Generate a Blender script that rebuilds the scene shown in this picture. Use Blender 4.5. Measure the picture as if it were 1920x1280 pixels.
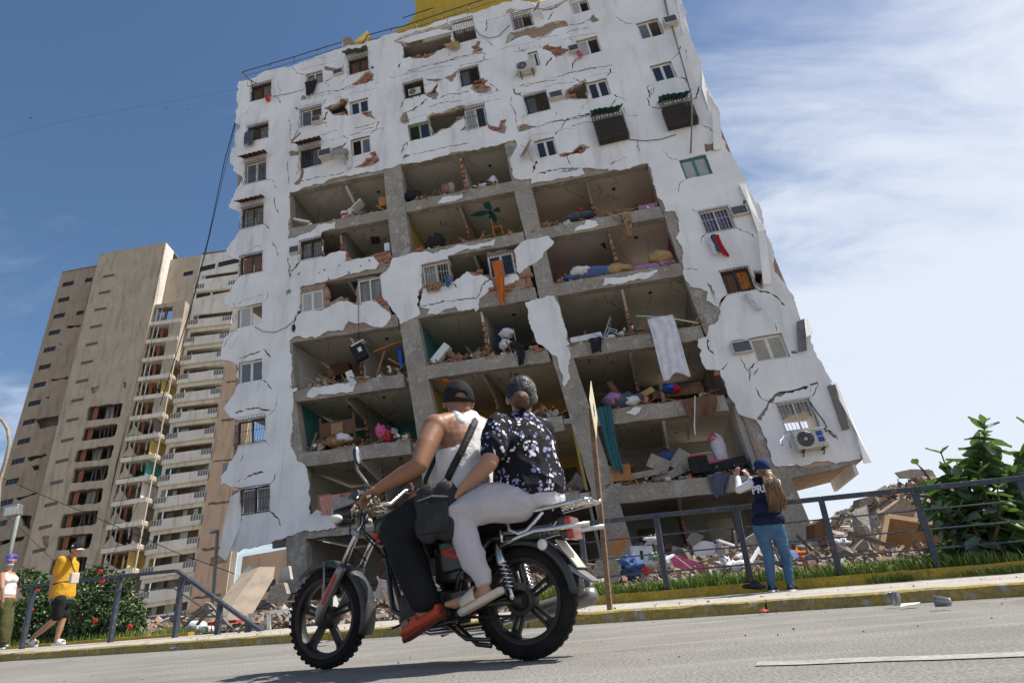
import bpy, bmesh, math, random
import numpy as np
from mathutils import Vector, Matrix, noise
from mathutils.geometry import delaunay_2d_cdt
for _o in list(bpy.data.objects): bpy.data.objects.remove(_o)
SC = bpy.context.scene
COL = SC.collection
rad = math.radians
def xp(a, b):                                        # quick cross product for single vectors
    if len(a) == 3 and not hasattr(a[0], '__len__'):
        a0, a1, a2 = float(a[0]), float(a[1]), float(a[2]); b0, b1, b2 = float(b[0]), float(b[1]), float(b[2]); return np.array((a1*b2-a2*b1, a2*b0-a0*b2, a0*b1-a1*b0))
    return np.cross(a, b)
# ------------------------------------------------------------------ camera
FPX = 1175.0; CH = 0.308
_d = np.array([722.-960, 640.+2220., -FPX]); _d /= np.linalg.norm(_d)
_f = np.array([0, 0, -1.]); _f = _f - _d*(_f@_d); _f /= np.linalg.norm(_f)
RC = np.array([xp(_f, _d), _f, _d])            # camera axes -> world
CAMP = np.array([0, 0, CH])
cam = bpy.data.cameras.new('camera'); camo = bpy.data.objects.new('camera', cam); COL.objects.link(camo)
cam.sensor_width = 36; cam.lens = FPX*36/1920; cam.clip_start = 0.05; cam.clip_end = 6000
_m = Matrix.Identity(4)
for i in range(3):
    for j in range(3): _m[i][j] = RC[i][j]
    _m[i][3] = CAMP[i]
camo.matrix_world = _m
SC.camera = camo
# ------------------------------------------------------------------ light
S_ = np.array([.9166, -.3998, 0]); N_ = np.array([.3998, .9166, 0])      # along the street, away from the camera
SUND = S_*-.55 + N_*-.35 + np.array([0, 0, -1.])                         # direction the light travels
SUND /= np.linalg.norm(SUND)
sun = bpy.data.lights.new('sun', 'SUN'); suno = bpy.data.objects.new('sun', sun); COL.objects.link(suno)
sun.energy = 4.3; sun.angle = rad(0.6); sun.color = (1, .955, .88)
suno.rotation_euler = Vector(SUND).to_track_quat('-Z', 'Y').to_euler()
suno.location = (20, 5, 40)
SUN_EL = math.asin(-SUND[2]); SUN_AZ = math.atan2(-SUND[0], -SUND[1])
w = bpy.data.worlds.new('World'); SC.world = w; w.use_nodes = True
nt = w.node_tree; nt.nodes.clear()
def WN(t, **k):
    n = nt.nodes.new(t)
    for a, b in k.items(): setattr(n, a, b)
    return n
wo = WN('ShaderNodeOutputWorld'); bg = WN('ShaderNodeBackground'); sky = WN('ShaderNodeTexSky', sky_type='NISHITA')
sky.sun_disc = False; sky.sun_elevation = SUN_EL; sky.sun_rotation = SUN_AZ
sky.air_density = 1.0; sky.dust_density = .7; sky.ozone_density = 2.2; sky.altitude = 0
bg.inputs['Strength'].default_value = 0.085
tc = WN('ShaderNodeTexCoord'); sep = WN('ShaderNodeSeparateXYZ'); nt.links.new(tc.outputs['Generated'], sep.inputs[0])
def WM(op, a, b=None, clamp=False):
    n = WN('ShaderNodeMath', operation=op); n.use_clamp = clamp
    for i, x in enumerate((a, b)):
        if x is None: continue
        if isinstance(x, (int, float)): n.inputs[i].default_value = x
        else: nt.links.new(x, n.inputs[i])
    return n.outputs[0]
zc = WM('MAXIMUM', WM('ADD', sep.outputs[2], .12), .05)
cmb = WN('ShaderNodeCombineXYZ')
nt.links.new(WM('DIVIDE', sep.outputs[0], zc), cmb.inputs[0]); nt.links.new(WM('DIVIDE', sep.outputs[1], zc), cmb.inputs[1])
mp = WN('ShaderNodeMapping'); mp.inputs['Rotation'].default_value = (0, 0, rad(28)); mp.inputs['Scale'].default_value = (.55, 1.25, 1)
mp.inputs['Location'].default_value = (3.1, 1.7, 0)
nt.links.new(cmb.outputs[0], mp.inputs[0])
n1 = WN('ShaderNodeTexNoise'); n1.inputs['Scale'].default_value = 1.15; n1.inputs['Detail'].default_value = 9; n1.inputs['Roughness'].default_value = .58; n1.inputs['Distortion'].default_value = .9
n2 = WN('ShaderNodeTexNoise'); n2.inputs['Scale'].default_value = 4.2; n2.inputs['Detail'].default_value = 7; n2.inputs['Roughness'].default_value = .62; n2.inputs['Distortion'].default_value = 1.1
nt.links.new(mp.outputs[0], n1.inputs['Vector']); nt.links.new(mp.outputs[0], n2.inputs['Vector'])
# thin cloud sheet, thicker towards the sun's side of the sky and towards the horizon
east = WM('MAXIMUM', WM('MULTIPLY', sep.outputs[0], .5), -.17)
low = WM('MULTIPLY', WM('SUBTRACT', .52, sep.outputs[2]), .56)
cov = WM('ADD', WM('ADD', WM('MULTIPLY', WM('SUBTRACT', n1.outputs[0], .5), .95), WM('ADD', .5, WM('MULTIPLY', WM('SUBTRACT', n2.outputs[0], .5), .4))), WM('ADD', east, low))
mr = WN('ShaderNodeMapRange'); mr.interpolation_type = 'SMOOTHSTEP'
mr.inputs['From Min'].default_value = .37; mr.inputs['From Max'].default_value = .88; mr.inputs['To Min'].default_value = .02; mr.inputs['To Max'].default_value = .9
nt.links.new(cov, mr.inputs[0])
cl = WN('ShaderNodeMix', data_type='RGBA')
nt.links.new(mr.outputs[0], cl.inputs['Factor']); hs = WN('ShaderNodeHueSaturation'); hs.inputs['Saturation'].default_value = 1.15; hs.inputs['Value'].default_value = .9; nt.links.new(sky.outputs[0], hs.inputs['Color']); nt.links.new(hs.outputs[0], cl.inputs['A'])
cl.inputs['B'].default_value = (6.5, 6.95, 7.75, 1)
nt.links.new(cl.outputs['Result'], bg.inputs[0]); nt.links.new(bg.outputs[0], wo.inputs[0])
vs = SC.view_settings; vs.view_transform = 'Standard'; vs.look = 'None'; vs.exposure = 0.6; vs.gamma = 1; vs.use_curve_mapping = False
SC.cycles.max_bounces = 8; SC.cycles.diffuse_bounces = 5; SC.cycles.glossy_bounces = 3; SC.cycles.transparent_max_bounces = 8
SC.cycles.use_denoising = True
SC.cycles.sample_clamp_indirect = 8
# ------------------------------------------------------------------ geometry of the view
def ray(x, y):
    return RC@np.array([(x-960)/FPX, -(y-640)/FPX, -1.])
def atN(x, y, n):                    # point of the upright plane at street distance n
    v = ray(x, y); t = (n-CAMP@N_)/(v@N_); return CAMP+t*v
def atZ(x, y, z):
    v = ray(x, y); return CAMP+v*((z-CH)/v[2])
def st(s, n, z): return S_*s+N_*n+np.array([0, 0, z])
def sn(P): return float(P@S_), float(P@N_), float(P[2])
# ------------------------------------------------------------------ materials
MATS = {}
def lerp(a, b, t): return tuple(x+(y-x)*t for x, y in zip(a, b))
def mat(name, c1, c2=None, scale=3.0, rough=.8, metal=0., bump=0., bscale=None, detail=6, c3=None, stretch=(1, 1, 1), spec=.4, lo=.35, hi=.65, fine=None, vary=0., coat=0., trans=0., sub=0.):
    """noise-mixed colours with fine relief"""
    if name in MATS: return MATS[name]
    m = bpy.data.materials.new(name); m.use_nodes = True; t = m.node_tree; b = t.nodes['Principled BSDF']
    MATS[name] = m
    b.inputs['Roughness'].default_value = rough; b.inputs['Metallic'].default_value = metal
    b.inputs['Specular IOR Level'].default_value = spec
    if coat: b.inputs['Coat Weight'].default_value = coat; b.inputs['Coat Roughness'].default_value = .15
    if trans: b.inputs['Transmission Weight'].default_value = trans
    if sub:
        b.inputs['Subsurface Weight'].default_value = sub; b.inputs['Subsurface Radius'].default_value = (.012, .005, .003); b.inputs['Subsurface Scale'].default_value = 1.
    L = t.links.new
    def nd(ty, **k):
        n = t.nodes.new(ty)
        for a, v in k.items(): setattr(n, a, v)
        return n
    if c2 is None: c2 = tuple(x*.82 for x in c1)
    tc = nd('ShaderNodeTexCoord'); mp = nd('ShaderNodeMapping'); mp.inputs['Scale'].default_value = stretch; L(tc.outputs['Object'], mp.inputs[0])
    nz = nd('ShaderNodeTexNoise'); nz.inputs['Scale'].default_value = scale; nz.inputs['Detail'].default_value = detail; nz.inputs['Roughness'].default_value = .6
    L(mp.outputs[0], nz.inputs['Vector'])
    r = nd('ShaderNodeMapRange'); r.inputs['From Min'].default_value = lo; r.inputs['From Max'].default_value = hi; L(nz.outputs[0], r.inputs[0])
    mx = nd('ShaderNodeMix', data_type='RGBA'); mx.inputs['A'].default_value = (*c1, 1); mx.inputs['B'].default_value = (*c2, 1); L(r.outputs[0], mx.inputs['Factor'])
    out = mx.outputs['Result']
    if c3 is not None:
        n3 = nd('ShaderNodeTexNoise'); n3.inputs['Scale'].default_value = scale*2.7; n3.inputs['Detail'].default_value = 5; L(mp.outputs[0], n3.inputs['Vector'])
        r3 = nd('ShaderNodeMapRange'); r3.inputs['From Min'].default_value = .56; r3.inputs['From Max'].default_value = .68; L(n3.outputs[0], r3.inputs[0])
        m3 = nd('ShaderNodeMix', data_type='RGBA'); L(out, m3.inputs['A']); m3.inputs['B'].default_value = (*c3, 1); L(r3.outputs[0], m3.inputs['Factor']); out = m3.outputs['Result']
    if fine:
        n4 = nd('ShaderNodeTexNoise'); n4.inputs['Scale'].default_value = fine; n4.inputs['Detail'].default_value = 3; L(tc.outputs['Object'], n4.inputs['Vector'])
        r4 = nd('ShaderNodeMapRange'); r4.inputs['From Min'].default_value = .3; r4.inputs['From Max'].default_value = .7; r4.inputs['To Min'].default_value = .72; r4.inputs['To Max'].default_value = 1.22; L(n4.outputs[0], r4.inputs[0])
        m4 = nd('ShaderNodeMix', data_type='RGBA'); m4.blend_type = 'MULTIPLY'; m4.inputs['Factor'].default_value = 1; L(out, m4.inputs['A']); L(r4.outputs[0], m4.inputs['B']); out = m4.outputs['Result']
    if vary:
        oi = nd('ShaderNodeNewGeometry'); r5 = nd('ShaderNodeMapRange'); r5.inputs['To Min'].default_value = 1-vary; r5.inputs['To Max'].default_value = 1+vary; L(oi.outputs['Random Per Island'], r5.inputs[0])
        m5 = nd('ShaderNodeMix', data_type='RGBA'); m5.blend_type = 'MULTIPLY'; m5.inputs['Factor'].default_value = 1; L(out, m5.inputs['A']); L(r5.outputs[0], m5.inputs['B']); out = m5.outputs['Result']
    L(out, b.inputs['Base Color'])
    if bump:
        bn = nd('ShaderNodeTexNoise'); bn.inputs['Scale'].default_value = bscale or scale*6; bn.inputs['Detail'].default_value = 6; L(tc.outputs['Object'], bn.inputs['Vector'])
        bp = nd('ShaderNodeBump'); bp.inputs['Strength'].default_value = bump; bp.inputs['Distance'].default_value = .02; L(bn.outputs[0], bp.inputs['Height']); L(bp.outputs[0], b.inputs['Normal'])
    return m
# ------------------------------------------------------------------ mesh helpers
class MB:
    def __init__(s): s.v = []; s.f = []; s.m = []
    def add(s, vs, fs, mi=0):
        o = len(s.v); s.v.extend([tuple(map(float, p)) for p in vs]); s.f.extend([tuple(i+o for i in q) for q in fs]); s.m.extend([mi]*len(fs)); return s
    def box(s, c, a, b, d, mi=0):      # centre and three half vectors
        c, a, b, d = map(lambda q: np.asarray(q, float), (c, a, b, d))
        P = [c+i*a+j*b+k*d for i in (-1, 1) for j in (-1, 1) for k in (-1, 1)]
        F = [(0, 1, 3, 2), (4, 6, 7, 5), (0, 4, 5, 1), (2, 3, 7, 6), (0, 2, 6, 4), (1, 5, 7, 3)]
        if np.dot(xp(a, b), d) < 0: F = [q[::-1] for q in F]
        return s.add(P, F, mi)
    def beam(s, p, q, wx, wz, up=(0, 0, 1), mi=0):   # rectangular bar between two points
        p = np.asarray(p, float); q = np.asarray(q, float); d = q-p; L = np.linalg.norm(d)
        if L < 1e-6: return s
        d /= L; up = np.asarray(up, float)
        x = xp(d, up)
        if np.linalg.norm(x) < 1e-3: x = xp(d, (0.3, 1, 0.1))
        x /= np.linalg.norm(x); z = xp(x, d)
        return s.box((p+q)/2, x*wx/2, d*L/2, z*wz/2, mi)
    def prism(s, poly, ext, mi=0):
        P = [np.asarray(p, float) for p in poly]; e = np.asarray(ext, float); n = len(P)
        nrm = np.zeros(3)
        for i in range(n): nrm += xp(P[i], P[(i+1) % n])
        if nrm@e < 0: P = P[::-1]
        F = [tuple(range(n))[::-1], tuple(range(n, 2*n))]+[(i, (i+1) % n, n+(i+1) % n, n+i) for i in range(n)]
        return s.add(P+[p+e for p in P], F, mi)
    def tube(s, pts, r, n=8, cap=True, mi=0):
        P = [np.asarray(p, float) for p in pts]; k = len(P)
        R = list(r) if hasattr(r, '__len__') else [r]*k
        vs = []; prev = None
        for i in range(k):
            t = P[min(i+1, k-1)]-P[max(i-1, 0)]; t = t/(np.linalg.norm(t)+1e-9)
            if prev is None:
                a = xp(t, (0, 0, 1.)); 
                if np.linalg.norm(a) < .05: a = xp(t, (0, 1., 0))
            else:
                a = prev-t*(prev@t)
            a /= np.linalg.norm(a)+1e-9; prev = a; b = xp(t, a)
            for j in range(n):
                q = 2*math.pi*j/n; vs.append(P[i]+R[i]*(math.cos(q)*a+math.sin(q)*b))
        F = [(i*n+j, i*n+(j+1) % n, (i+1)*n+(j+1) % n, (i+1)*n+j) for i in range(k-1) for j in range(n)]
        if cap: F += [tuple(range(n))[::-1], tuple(range((k-1)*n, k*n))]
        return s.add(vs, F, mi)
    def ell(s, c, a, b, d, nu=12, nv=8, mi=0):
        c, a, b, d = map(lambda q: np.asarray(q, float), (c, a, b, d))
        vs = [c+d]; 
        for i in range(1, nv):
            th = math.pi*i/nv
            for j in range(nu):
                ph = 2*math.pi*j/nu; vs.append(c+math.sin(th)*(math.cos(ph)*a+math.sin(ph)*b)+math.cos(th)*d)
        vs.append(c-d); F = []
        for j in range(nu): F.append((0, 1+j, 1+(j+1) % nu))
        for i in range(nv-2):
            for j in range(nu): F.append((1+i*nu+j, 1+(i+1)*nu+j, 1+(i+1)*nu+(j+1) % nu, 1+i*nu+(j+1) % nu))
        e = len(vs)-1; o = 1+(nv-2)*nu
        for j in range(nu): F.append((o+j, e, o+(j+1) % nu))
        if np.dot(xp(a, b), d) < 0: F = [q[::-1] for q in F]
        return s.add(vs, F, mi)
    def lathe(s, c, ax, prof, n=16, mi=0, ref=(0.13, 0.31, 1.0), cap=True):    # prof: (distance along axis, radius)
        c = np.asarray(c, float); ax = np.asarray(ax, float); ax = ax/np.linalg.norm(ax)
        a = xp(ax, ref); a /= np.linalg.norm(a); b = xp(ax, a)
        vs = [c+ax*h+r*(math.cos(2*math.pi*j/n)*a+math.sin(2*math.pi*j/n)*b) for h, r in prof for j in range(n)]
        k = len(prof)
        F = [(i*n+j, i*n+(j+1) % n, (i+1)*n+(j+1) % n, (i+1)*n+j) for i in range(k-1) for j in range(n)]
        if cap: F += [tuple(range(n))[::-1], tuple(range((k-1)*n, k*n))]
        return s.add(vs, F, mi)
    def grid(s, fn, nu, nv, mi=0):
        vs = [fn(i/nu, j/nv) for j in range(nv+1) for i in range(nu+1)]
        F = [(j*(nu+1)+i, j*(nu+1)+i+1, (j+1)*(nu+1)+i+1, (j+1)*(nu+1)+i) for j in range(nv) for i in range(nu)]
        return s.add(vs, F, mi)
    def build(s, name, mats, parent=None, smooth=False):
        o = np.array(parent['_o']) if parent is not None else np.zeros(3)
        if parent is None and s.v:
            A = np.array(s.v); o = np.array([A[:, 0].mean(), A[:, 1].mean(), A[:, 2].min()])
        me = bpy.data.meshes.new(name)
        me.from_pydata((np.array(s.v)-o).tolist(), [], s.f)
        for mm in (mats if isinstance(mats, (list, tuple)) else [mats]): me.materials.append(mm)
        if any(s.m): me.polygons.foreach_set('material_index', s.m)
        if smooth: me.polygons.foreach_set('use_smooth', [True]*len(me.polygons))
        me.validate(); me.update()
        ob = bpy.data.objects.new(name, me); COL.objects.link(ob)
        ob['_o'] = [float(x) for x in o]
        if parent is not None: ob.parent = parent
        else: ob.location = o
        return ob
def thing(name, label, cat, loc, group=None):
    o = bpy.data.objects.new(name, None); COL.objects.link(o); o.location = loc; o['_o'] = [float(x) for x in loc]
    o.empty_display_size = .1
    o['label'] = label; o['category'] = cat
    if group: o['group'] = group
    return o
def tag(o, label, cat, group=None):
    o['label'] = label; o['category'] = cat
    if group: o['group'] = group
    return o
def struct(o): o['kind'] = 'structure'; return o
def stuff(o, label=None, cat=None):
    o['kind'] = 'stuff'
    if label: o['label'] = label
    if cat: o['category'] = cat
    return o
def bevel(ob, wdt=.01, seg=2):
    m = ob.modifiers.new('bevel', 'BEVEL'); m.width = wdt; m.segments = seg; m.limit_method = 'ANGLE'; return ob
def jag(poly, amp, step, rng, closed=True):
    out = []; n = len(poly)
    for i in range(n if closed else n-1):
        a = np.array(poly[i], float); b = np.array(poly[(i+1) % n], float); L = np.linalg.norm(b-a)
        k = max(1, int(L/step)); nr = np.array([-(b-a)[1], (b-a)[0]])/(L+1e-9); out.append(tuple(a))
        for j in range(1, k):
            out.append(tuple(a+(b-a)*(j+rng.uniform(-.3, .3))/k+nr*rng.uniform(-amp, amp)))
    if not closed: out.append(tuple(poly[-1]))
    return out
def inside(px, py, poly):
    P = np.asarray(poly); x1, y1 = P[:, 0], P[:, 1]; x2, y2 = np.roll(x1, -1), np.roll(y1, -1)
    res = np.zeros(len(px), bool); sel = np.nonzero((px >= x1.min()) & (px <= x1.max()) & (py >= y1.min()) & (py <= y1.max()))[0]
    if not len(sel): return res
    px, py = px[sel], py[sel]; r = np.zeros(len(px), bool)
    for a, b, c, d in zip(x1, y1, x2, y2):
        if b == d: continue
        k = ((b > py) != (d > py)) & (px < (c-a)*(py-b)/(d-b)+a); r ^= k
    res[sel] = r; return res
def sheet(mb, outlines, holes, fn, w0, w1, mi=0, side=None):
    """flat plate of any outline with holes (2D triangulation), thickness w0..w1 along fn's third axis"""
    vs = []; ed = []
    for pl in list(outlines)+list(holes):
        o = len(vs); k = len(pl); vs += [Vector((float(a), float(b))) for a, b in pl]; ed += [(o+i, o+(i+1) % k) for i in range(k)]
    V, E, Fc, _, _, _ = delaunay_2d_cdt(vs, ed, [], 0, 1e-4)
    P = np.array([(a.x, a.y) for a in V]); T = np.array([tuple(q) for q in Fc])
    c = P[T].mean(1); keep = np.zeros(len(T), bool)
    for pl in outlines: keep |= inside(c[:, 0], c[:, 1], pl)
    for pl in holes: keep &= ~inside(c[:, 0], c[:, 1], pl)
    T = T[keep]
    ar = xp(P[T[:, 1]]-P[T[:, 0]], P[T[:, 2]]-P[T[:, 0]]); T[ar < 0] = T[ar < 0][:, ::-1]
    cnt = {}
    for t in T:
        for i in range(3): cnt[(t[i], t[(i+1) % 3])] = 1
    n = len(P)
    vv = [fn(a, b, w1) for a, b in P]+[fn(a, b, w0) for a, b in P]
    mb.add(vv, [tuple(t) for t in T]+[tuple(t[::-1]+n) for t in T], mi)
    sd = [(a+n, b+n, b, a) for (a, b) in cnt if (b, a) not in cnt]
    mb.add(vv, sd, mi if side is None else side)
    return mb
_CS = [(i, j, k) for i in (-1, 1) for j in (-1, 1) for k in (-1, 1)]
def chunk(mb, c, size, rng, mi=0, flat=1.):
    """one irregular broken lump"""
    a = rng.normal(size=3); a /= np.linalg.norm(a)+1e-9; b = xp(a, rng.normal(size=3)); b /= np.linalg.norm(b)+1e-9; d = xp(a, b)
    s3 = np.array([1, rng.uniform(.45, 1), rng.uniform(.25, .8)*flat])*size/2
    P = np.asarray(c, float)+(np.array(_CS)*rng.uniform(.55, 1.1, (8, 1)))@np.array([a*s3[0], b*s3[1], d*s3[2]])
    mb.add(P, [(0, 1, 3, 2), (4, 6, 7, 5), (0, 4, 5, 1), (2, 3, 7, 6), (0, 2, 6, 4), (1, 5, 7, 3)], mi)
def clean():
    for o in bpy.data.objects:
        if '_o' in o: del o['_o']
# ------------------------------------------------------------------ palette
def plaster_mat(name, base, stain, dirt=.5):
    m = mat(name, base, tuple(x*.86 for x in base), scale=.55, rough=.9, bump=.35, bscale=9, spec=.2)
    t = m.node_tree; L = t.links.new; b = t.nodes['Principled BSDF']
    src = b.inputs['Base Color'].links[0].from_socket
    tc = t.nodes.new('ShaderNodeTexCoord'); mp = t.nodes.new('ShaderNodeMapping'); mp.inputs['Scale'].default_value = (1.1, 1.1, .16); L(tc.outputs['Object'], mp.inputs[0])
    nz = t.nodes.new('ShaderNodeTexNoise'); nz.inputs['Scale'].default_value = 1.6; nz.inputs['Detail'].default_value = 9; nz.inputs['Roughness'].default_value = .66; L(mp.outputs[0], nz.inputs['Vector'])
    r = t.nodes.new('ShaderNodeMapRange'); r.inputs['From Min'].default_value = .50; r.inputs['From Max'].default_value = .76; r.inputs['To Max'].default_value = dirt; L(nz.outputs[0], r.inputs[0])
    mx = t.nodes.new('ShaderNodeMix'); mx.data_type = 'RGBA'; L(r.outputs[0], mx.inputs['Factor']); L(src, mx.inputs['A']); mx.inputs['B'].default_value = (*stain, 1)
    # small scratches and pits
    n2 = t.nodes.new('ShaderNodeTexNoise'); n2.inputs['Scale'].default_value = 7; n2.inputs['Detail'].default_value = 8; n2.inputs['Roughness'].default_value = .7; L(tc.outputs['Object'], n2.inputs['Vector'])
    r2 = t.nodes.new('ShaderNodeMapRange'); r2.inputs['From Min'].default_value = .66; r2.inputs['From Max'].default_value = .76; r2.inputs['To Max'].default_value = .45; L(n2.outputs[0], r2.inputs[0])
    m2 = t.nodes.new('ShaderNodeMix'); m2.data_type = 'RGBA'; L(r2.outputs[0], m2.inputs['Factor']); L(mx.outputs['Result'], m2.inputs['A']); m2.inputs['B'].default_value = (.42, .40, .37, 1)
    L(m2.outputs['Result'], b.inputs['Base Color']); return m
M = {}
M['plaster'] = plaster_mat('white_plaster', (.87, .86, .845), (.40, .385, .36), .5)
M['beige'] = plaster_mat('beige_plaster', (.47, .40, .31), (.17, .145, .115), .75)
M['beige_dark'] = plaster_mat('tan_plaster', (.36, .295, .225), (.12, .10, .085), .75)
M['peach'] = plaster_mat('peach_plaster', (.56, .40, .285), (.22, .17, .13), .7)
M['cream'] = plaster_mat('cream_parapet', (.72, .68, .60), (.28, .245, .20), .7)
M['conc'] = mat('bare_concrete', (.37, .33, .275), (.27, .24, .20), scale=1.3, bump=.5, bscale=14, rough=.95, c3=(.42, .40, .37), fine=18)
M['conc_d'] = mat('grey_concrete', (.22, .21, .195), (.15, .145, .135), scale=1.6, bump=.5, bscale=14, rough=.95)
M['mortar'] = mat('rough_mortar', (.38, .275, .21), (.28, .20, .155), scale=3.2, bump=.8, bscale=16, rough=.95, c3=(.42, .20, .12), fine=14)
M['brick'] = mat('red_brick', (.38, .155, .09), (.29, .115, .07), scale=6, bump=.6, rough=.95, vary=.35, fine=20)
M['ceil'] = mat('room_ceiling', (.76, .71, .62), (.62, .58, .51), scale=.8, rough=.95, bump=.2)
M['room'] = mat('room_wall', (.36, .335, .29), (.25, .23, .2), scale=.9, rough=.95)  # darkened for grime and for the shade inside the rooms
M['room_y'] = mat('yellow_room_wall', (.60, .44, .14), (.48, .34, .12), scale=.9, rough=.95)
M['room_t'] = mat('teal_room_wall', (.10, .34, .32), (.07, .25, .24), scale=.9, rough=.95)
M['room_p'] = mat('pink_room_wall', (.60, .30, .24), (.5, .24, .2), scale=.9, rough=.95)
M['room_m'] = mat('magenta_room_wall', (.42, .09, .20), (.34, .07, .16), scale=.9, rough=.95)
M['room_w'] = mat('white_room_wall', (.68, .67, .64), (.55, .54, .51), scale=.9, rough=.95)
M['white'] = mat('white_painted_metal', (.74, .74, .72), (.62, .61, .58), scale=5, rough=.45)
M['dark'] = mat('dark_iron', (.045, .038, .034), (.075, .05, .038), scale=9, rough=.7)
M['iron_w'] = mat('white_iron_bars', (.62, .61, .58), (.42, .38, .33), scale=9, rough=.6)
M['green_f'] = mat('green_window_frame', (.30, .42, .30), (.22, .33, .23), scale=5, rough=.6)
M['teal_f'] = mat('teal_window_frame', (.05, .27, .25), (.04, .20, .2), scale=5, rough=.6)
M['brown'] = mat('brown_wood', (.17, .085, .042), (.10, .052, .028), scale=8, rough=.75, stretch=(1, 1, .2))
M['wood'] = mat('raw_wood', (.36, .22, .11), (.25, .145, .07), scale=8, rough=.8, vary=.3)
M['wood_o'] = mat('orange_wood', (.42, .19, .06), (.33, .14, .045), scale=5, rough=.6)
def glass_mat(name, c, rough=.08):
    m = mat(name, c, tuple(x*.7 for x in c), scale=1.2, rough=rough, spec=.7); return m
M['g_grey'] = glass_mat('dusty_window_pane', (.16, .175, .19), .15)
M['g_dark'] = glass_mat('dark_window_pane', (.03, .034, .042))
M['g_beige'] = glass_mat('beige_blind_pane', (.40, .36, .27), .25)
M['g_light'] = glass_mat('pale_blind_pane', (.46, .45, .42), .25)
M['cur_g'] = mat('grey_curtain', (.36, .35, .33), (.16, .16, .165), scale=14, rough=.9, stretch=(1, 1, .04))
M['cur_b'] = mat('brown_curtain', (.25, .135, .085), (.15, .085, .06), scale=14, rough=.9, stretch=(1, 1, .04))
M['cur_w'] = mat('white_curtain', (.66, .66, .67), (.42, .43, .45), scale=14, rough=.9, stretch=(1, 1, .03))
M['cur_r'] = mat('rose_curtain', (.33, .19, .15), (.22, .13, .11), scale=14, rough=.9, stretch=(1, 1, .04))
M['cur_o'] = mat('orange_patterned_curtain', (.60, .33, .06), (.55, .10, .03), scale=5, rough=.9)
M['cur_v'] = mat('violet_curtain', (.18, .17, .30), (.11, .10, .19), scale=14, rough=.9, stretch=(1, 1, .05))
M['awn_r'] = mat('rust_red_awning', (.12, .035, .025), (.075, .025, .02), scale=6, rough=.8)
M['awn_g'] = mat('dark_green_awning', (.015, .12, .085), (.01, .075, .055), scale=6, rough=.6)
M['awn_t'] = mat('grey_green_tarp', (.17, .20, .175), (.09, .11, .095), scale=8, rough=.8)
M['cage'] = mat('dark_mesh_cage', (.055, .052, .05), (.025, .024, .023), scale=11, rough=.9, c3=(.12, .115, .105))
M['ac'] = mat('white_air_conditioner', (.62, .60, .54), (.48, .455, .40), scale=6, rough=.5)
M['ac_d'] = mat('dark_grille', (.035, .035, .037), (.06, .06, .062), scale=30, rough=.6)
M['yellow'] = plaster_mat('yellow_painted_wall', (.52, .36, .055), (.26, .18, .04), .6)
M['steel'] = mat('dark_railing_paint', (.045, .05, .058), (.075, .06, .05), scale=8, rough=.6)
M['red'] = mat('red_plastic', (.62, .025, .03), (.5, .02, .025), rough=.4)
M['blue'] = mat('blue_plastic', (.02, .09, .42), (.015, .06, .3), rough=.4)
M['black'] = mat('black_cloth', (.012, .012, .014), (.022, .022, .026), scale=9, rough=.9)
M['pink'] = mat('pink_cloth', (.66, .12, .25), (.5, .09, .2), scale=6, rough=.85)
M['mauve'] = mat('mauve_bedding', (.42, .22, .42), (.32, .16, .34), scale=6, rough=.85)
M['orange'] = mat('orange_towel', (.60, .155, .03), (.46, .11, .02), scale=6, rough=.95)
M['white_c'] = mat('white_cloth', (.74, .74, .76), (.58, .58, .62), scale=5, rough=.9)
M['grey_c'] = mat('grey_sheet', (.42, .43, .46), (.30, .31, .34), scale=5, rough=.9)
M['blue_c'] = mat('blue_cloth', (.05, .11, .30), (.10, .16, .34), scale=7, rough=.9)
M['teal_c'] = mat('teal_curtain_cloth', (.04, .16, .19), (.025, .09, .11), scale=9, rough=.9)
M['red_c'] = mat('red_cloth', (.50, .02, .03), (.38, .015, .02), scale=7, rough=.9)
M['tan_c'] = mat('tan_cloth', (.46, .31, .14), (.34, .22, .1), scale=7, rough=.9)
M['navy_c'] = mat('grey_blue_cloth', (.10, .115, .155), (.06, .07, .1), scale=7, rough=.9)
M['pat_c'] = mat('patterned_cloth', (.10, .055, .04), (.5, .30, .14), scale=9, rough=.9, c3=(.03, .03, .035))
M['metal'] = mat('bare_metal', (.5, .5, .5), (.35, .34, .33), scale=8, rough=.4, metal=.8)
M['cable'] = mat('black_cable', (.02, .02, .022), rough=.7)
# ------------------------------------------------------------------ the leaning white building
FA = np.array([19.3998, -3.9198, .4356]); FB = np.array([-.2394, .173, 2.6838]); FT = np.array([-12.3573, 25.3772, 26.0311])
FA /= np.linalg.norm(FA); FB /= np.linalg.norm(FB); FN = xp(FA, FB); FN /= np.linalg.norm(FN)
if FN[1] > 0: FN = -FN
def W(u, v, w=0.): return FT+u*FA+v*FB+w*FN
def fac(x, y, w=0.):
    r = ray(x, y); q = np.linalg.solve(np.array([FA, FB, -r]).T, CAMP-FT-w*FN); return (float(q[0]), float(q[1]))
def cr(ox, oy, s):
    return lambda *a: [fac(ox+a[i]/s, oy+a[i+1]/s) for i in range(0, len(a), 2)]
k1 = cr(400, 0, 3.657); k2 = cr(720, 0, 3.657); k3 = cr(1050, 0, 3.657); k4 = cr(400, 320, 3.657); k5 = cr(720, 320, 3.657)
k6 = cr(1000, 300, 3.657); k7 = cr(1250, 320, 3.657); k8 = cr(1250, 600, 3.657); k1b = cr(400, 600, 3.657); k6b = cr(1000, 600, 3.657); k4b = cr(400, 850, 3.2)
pxs = cr(0, 0, 1.)
rng = np.random.default_rng(7)
BLD = thing('apartment_building', 'tall white apartment block, cracked and leaning, its front torn open floor by floor', 'building', W(10, -26, -4))
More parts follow.
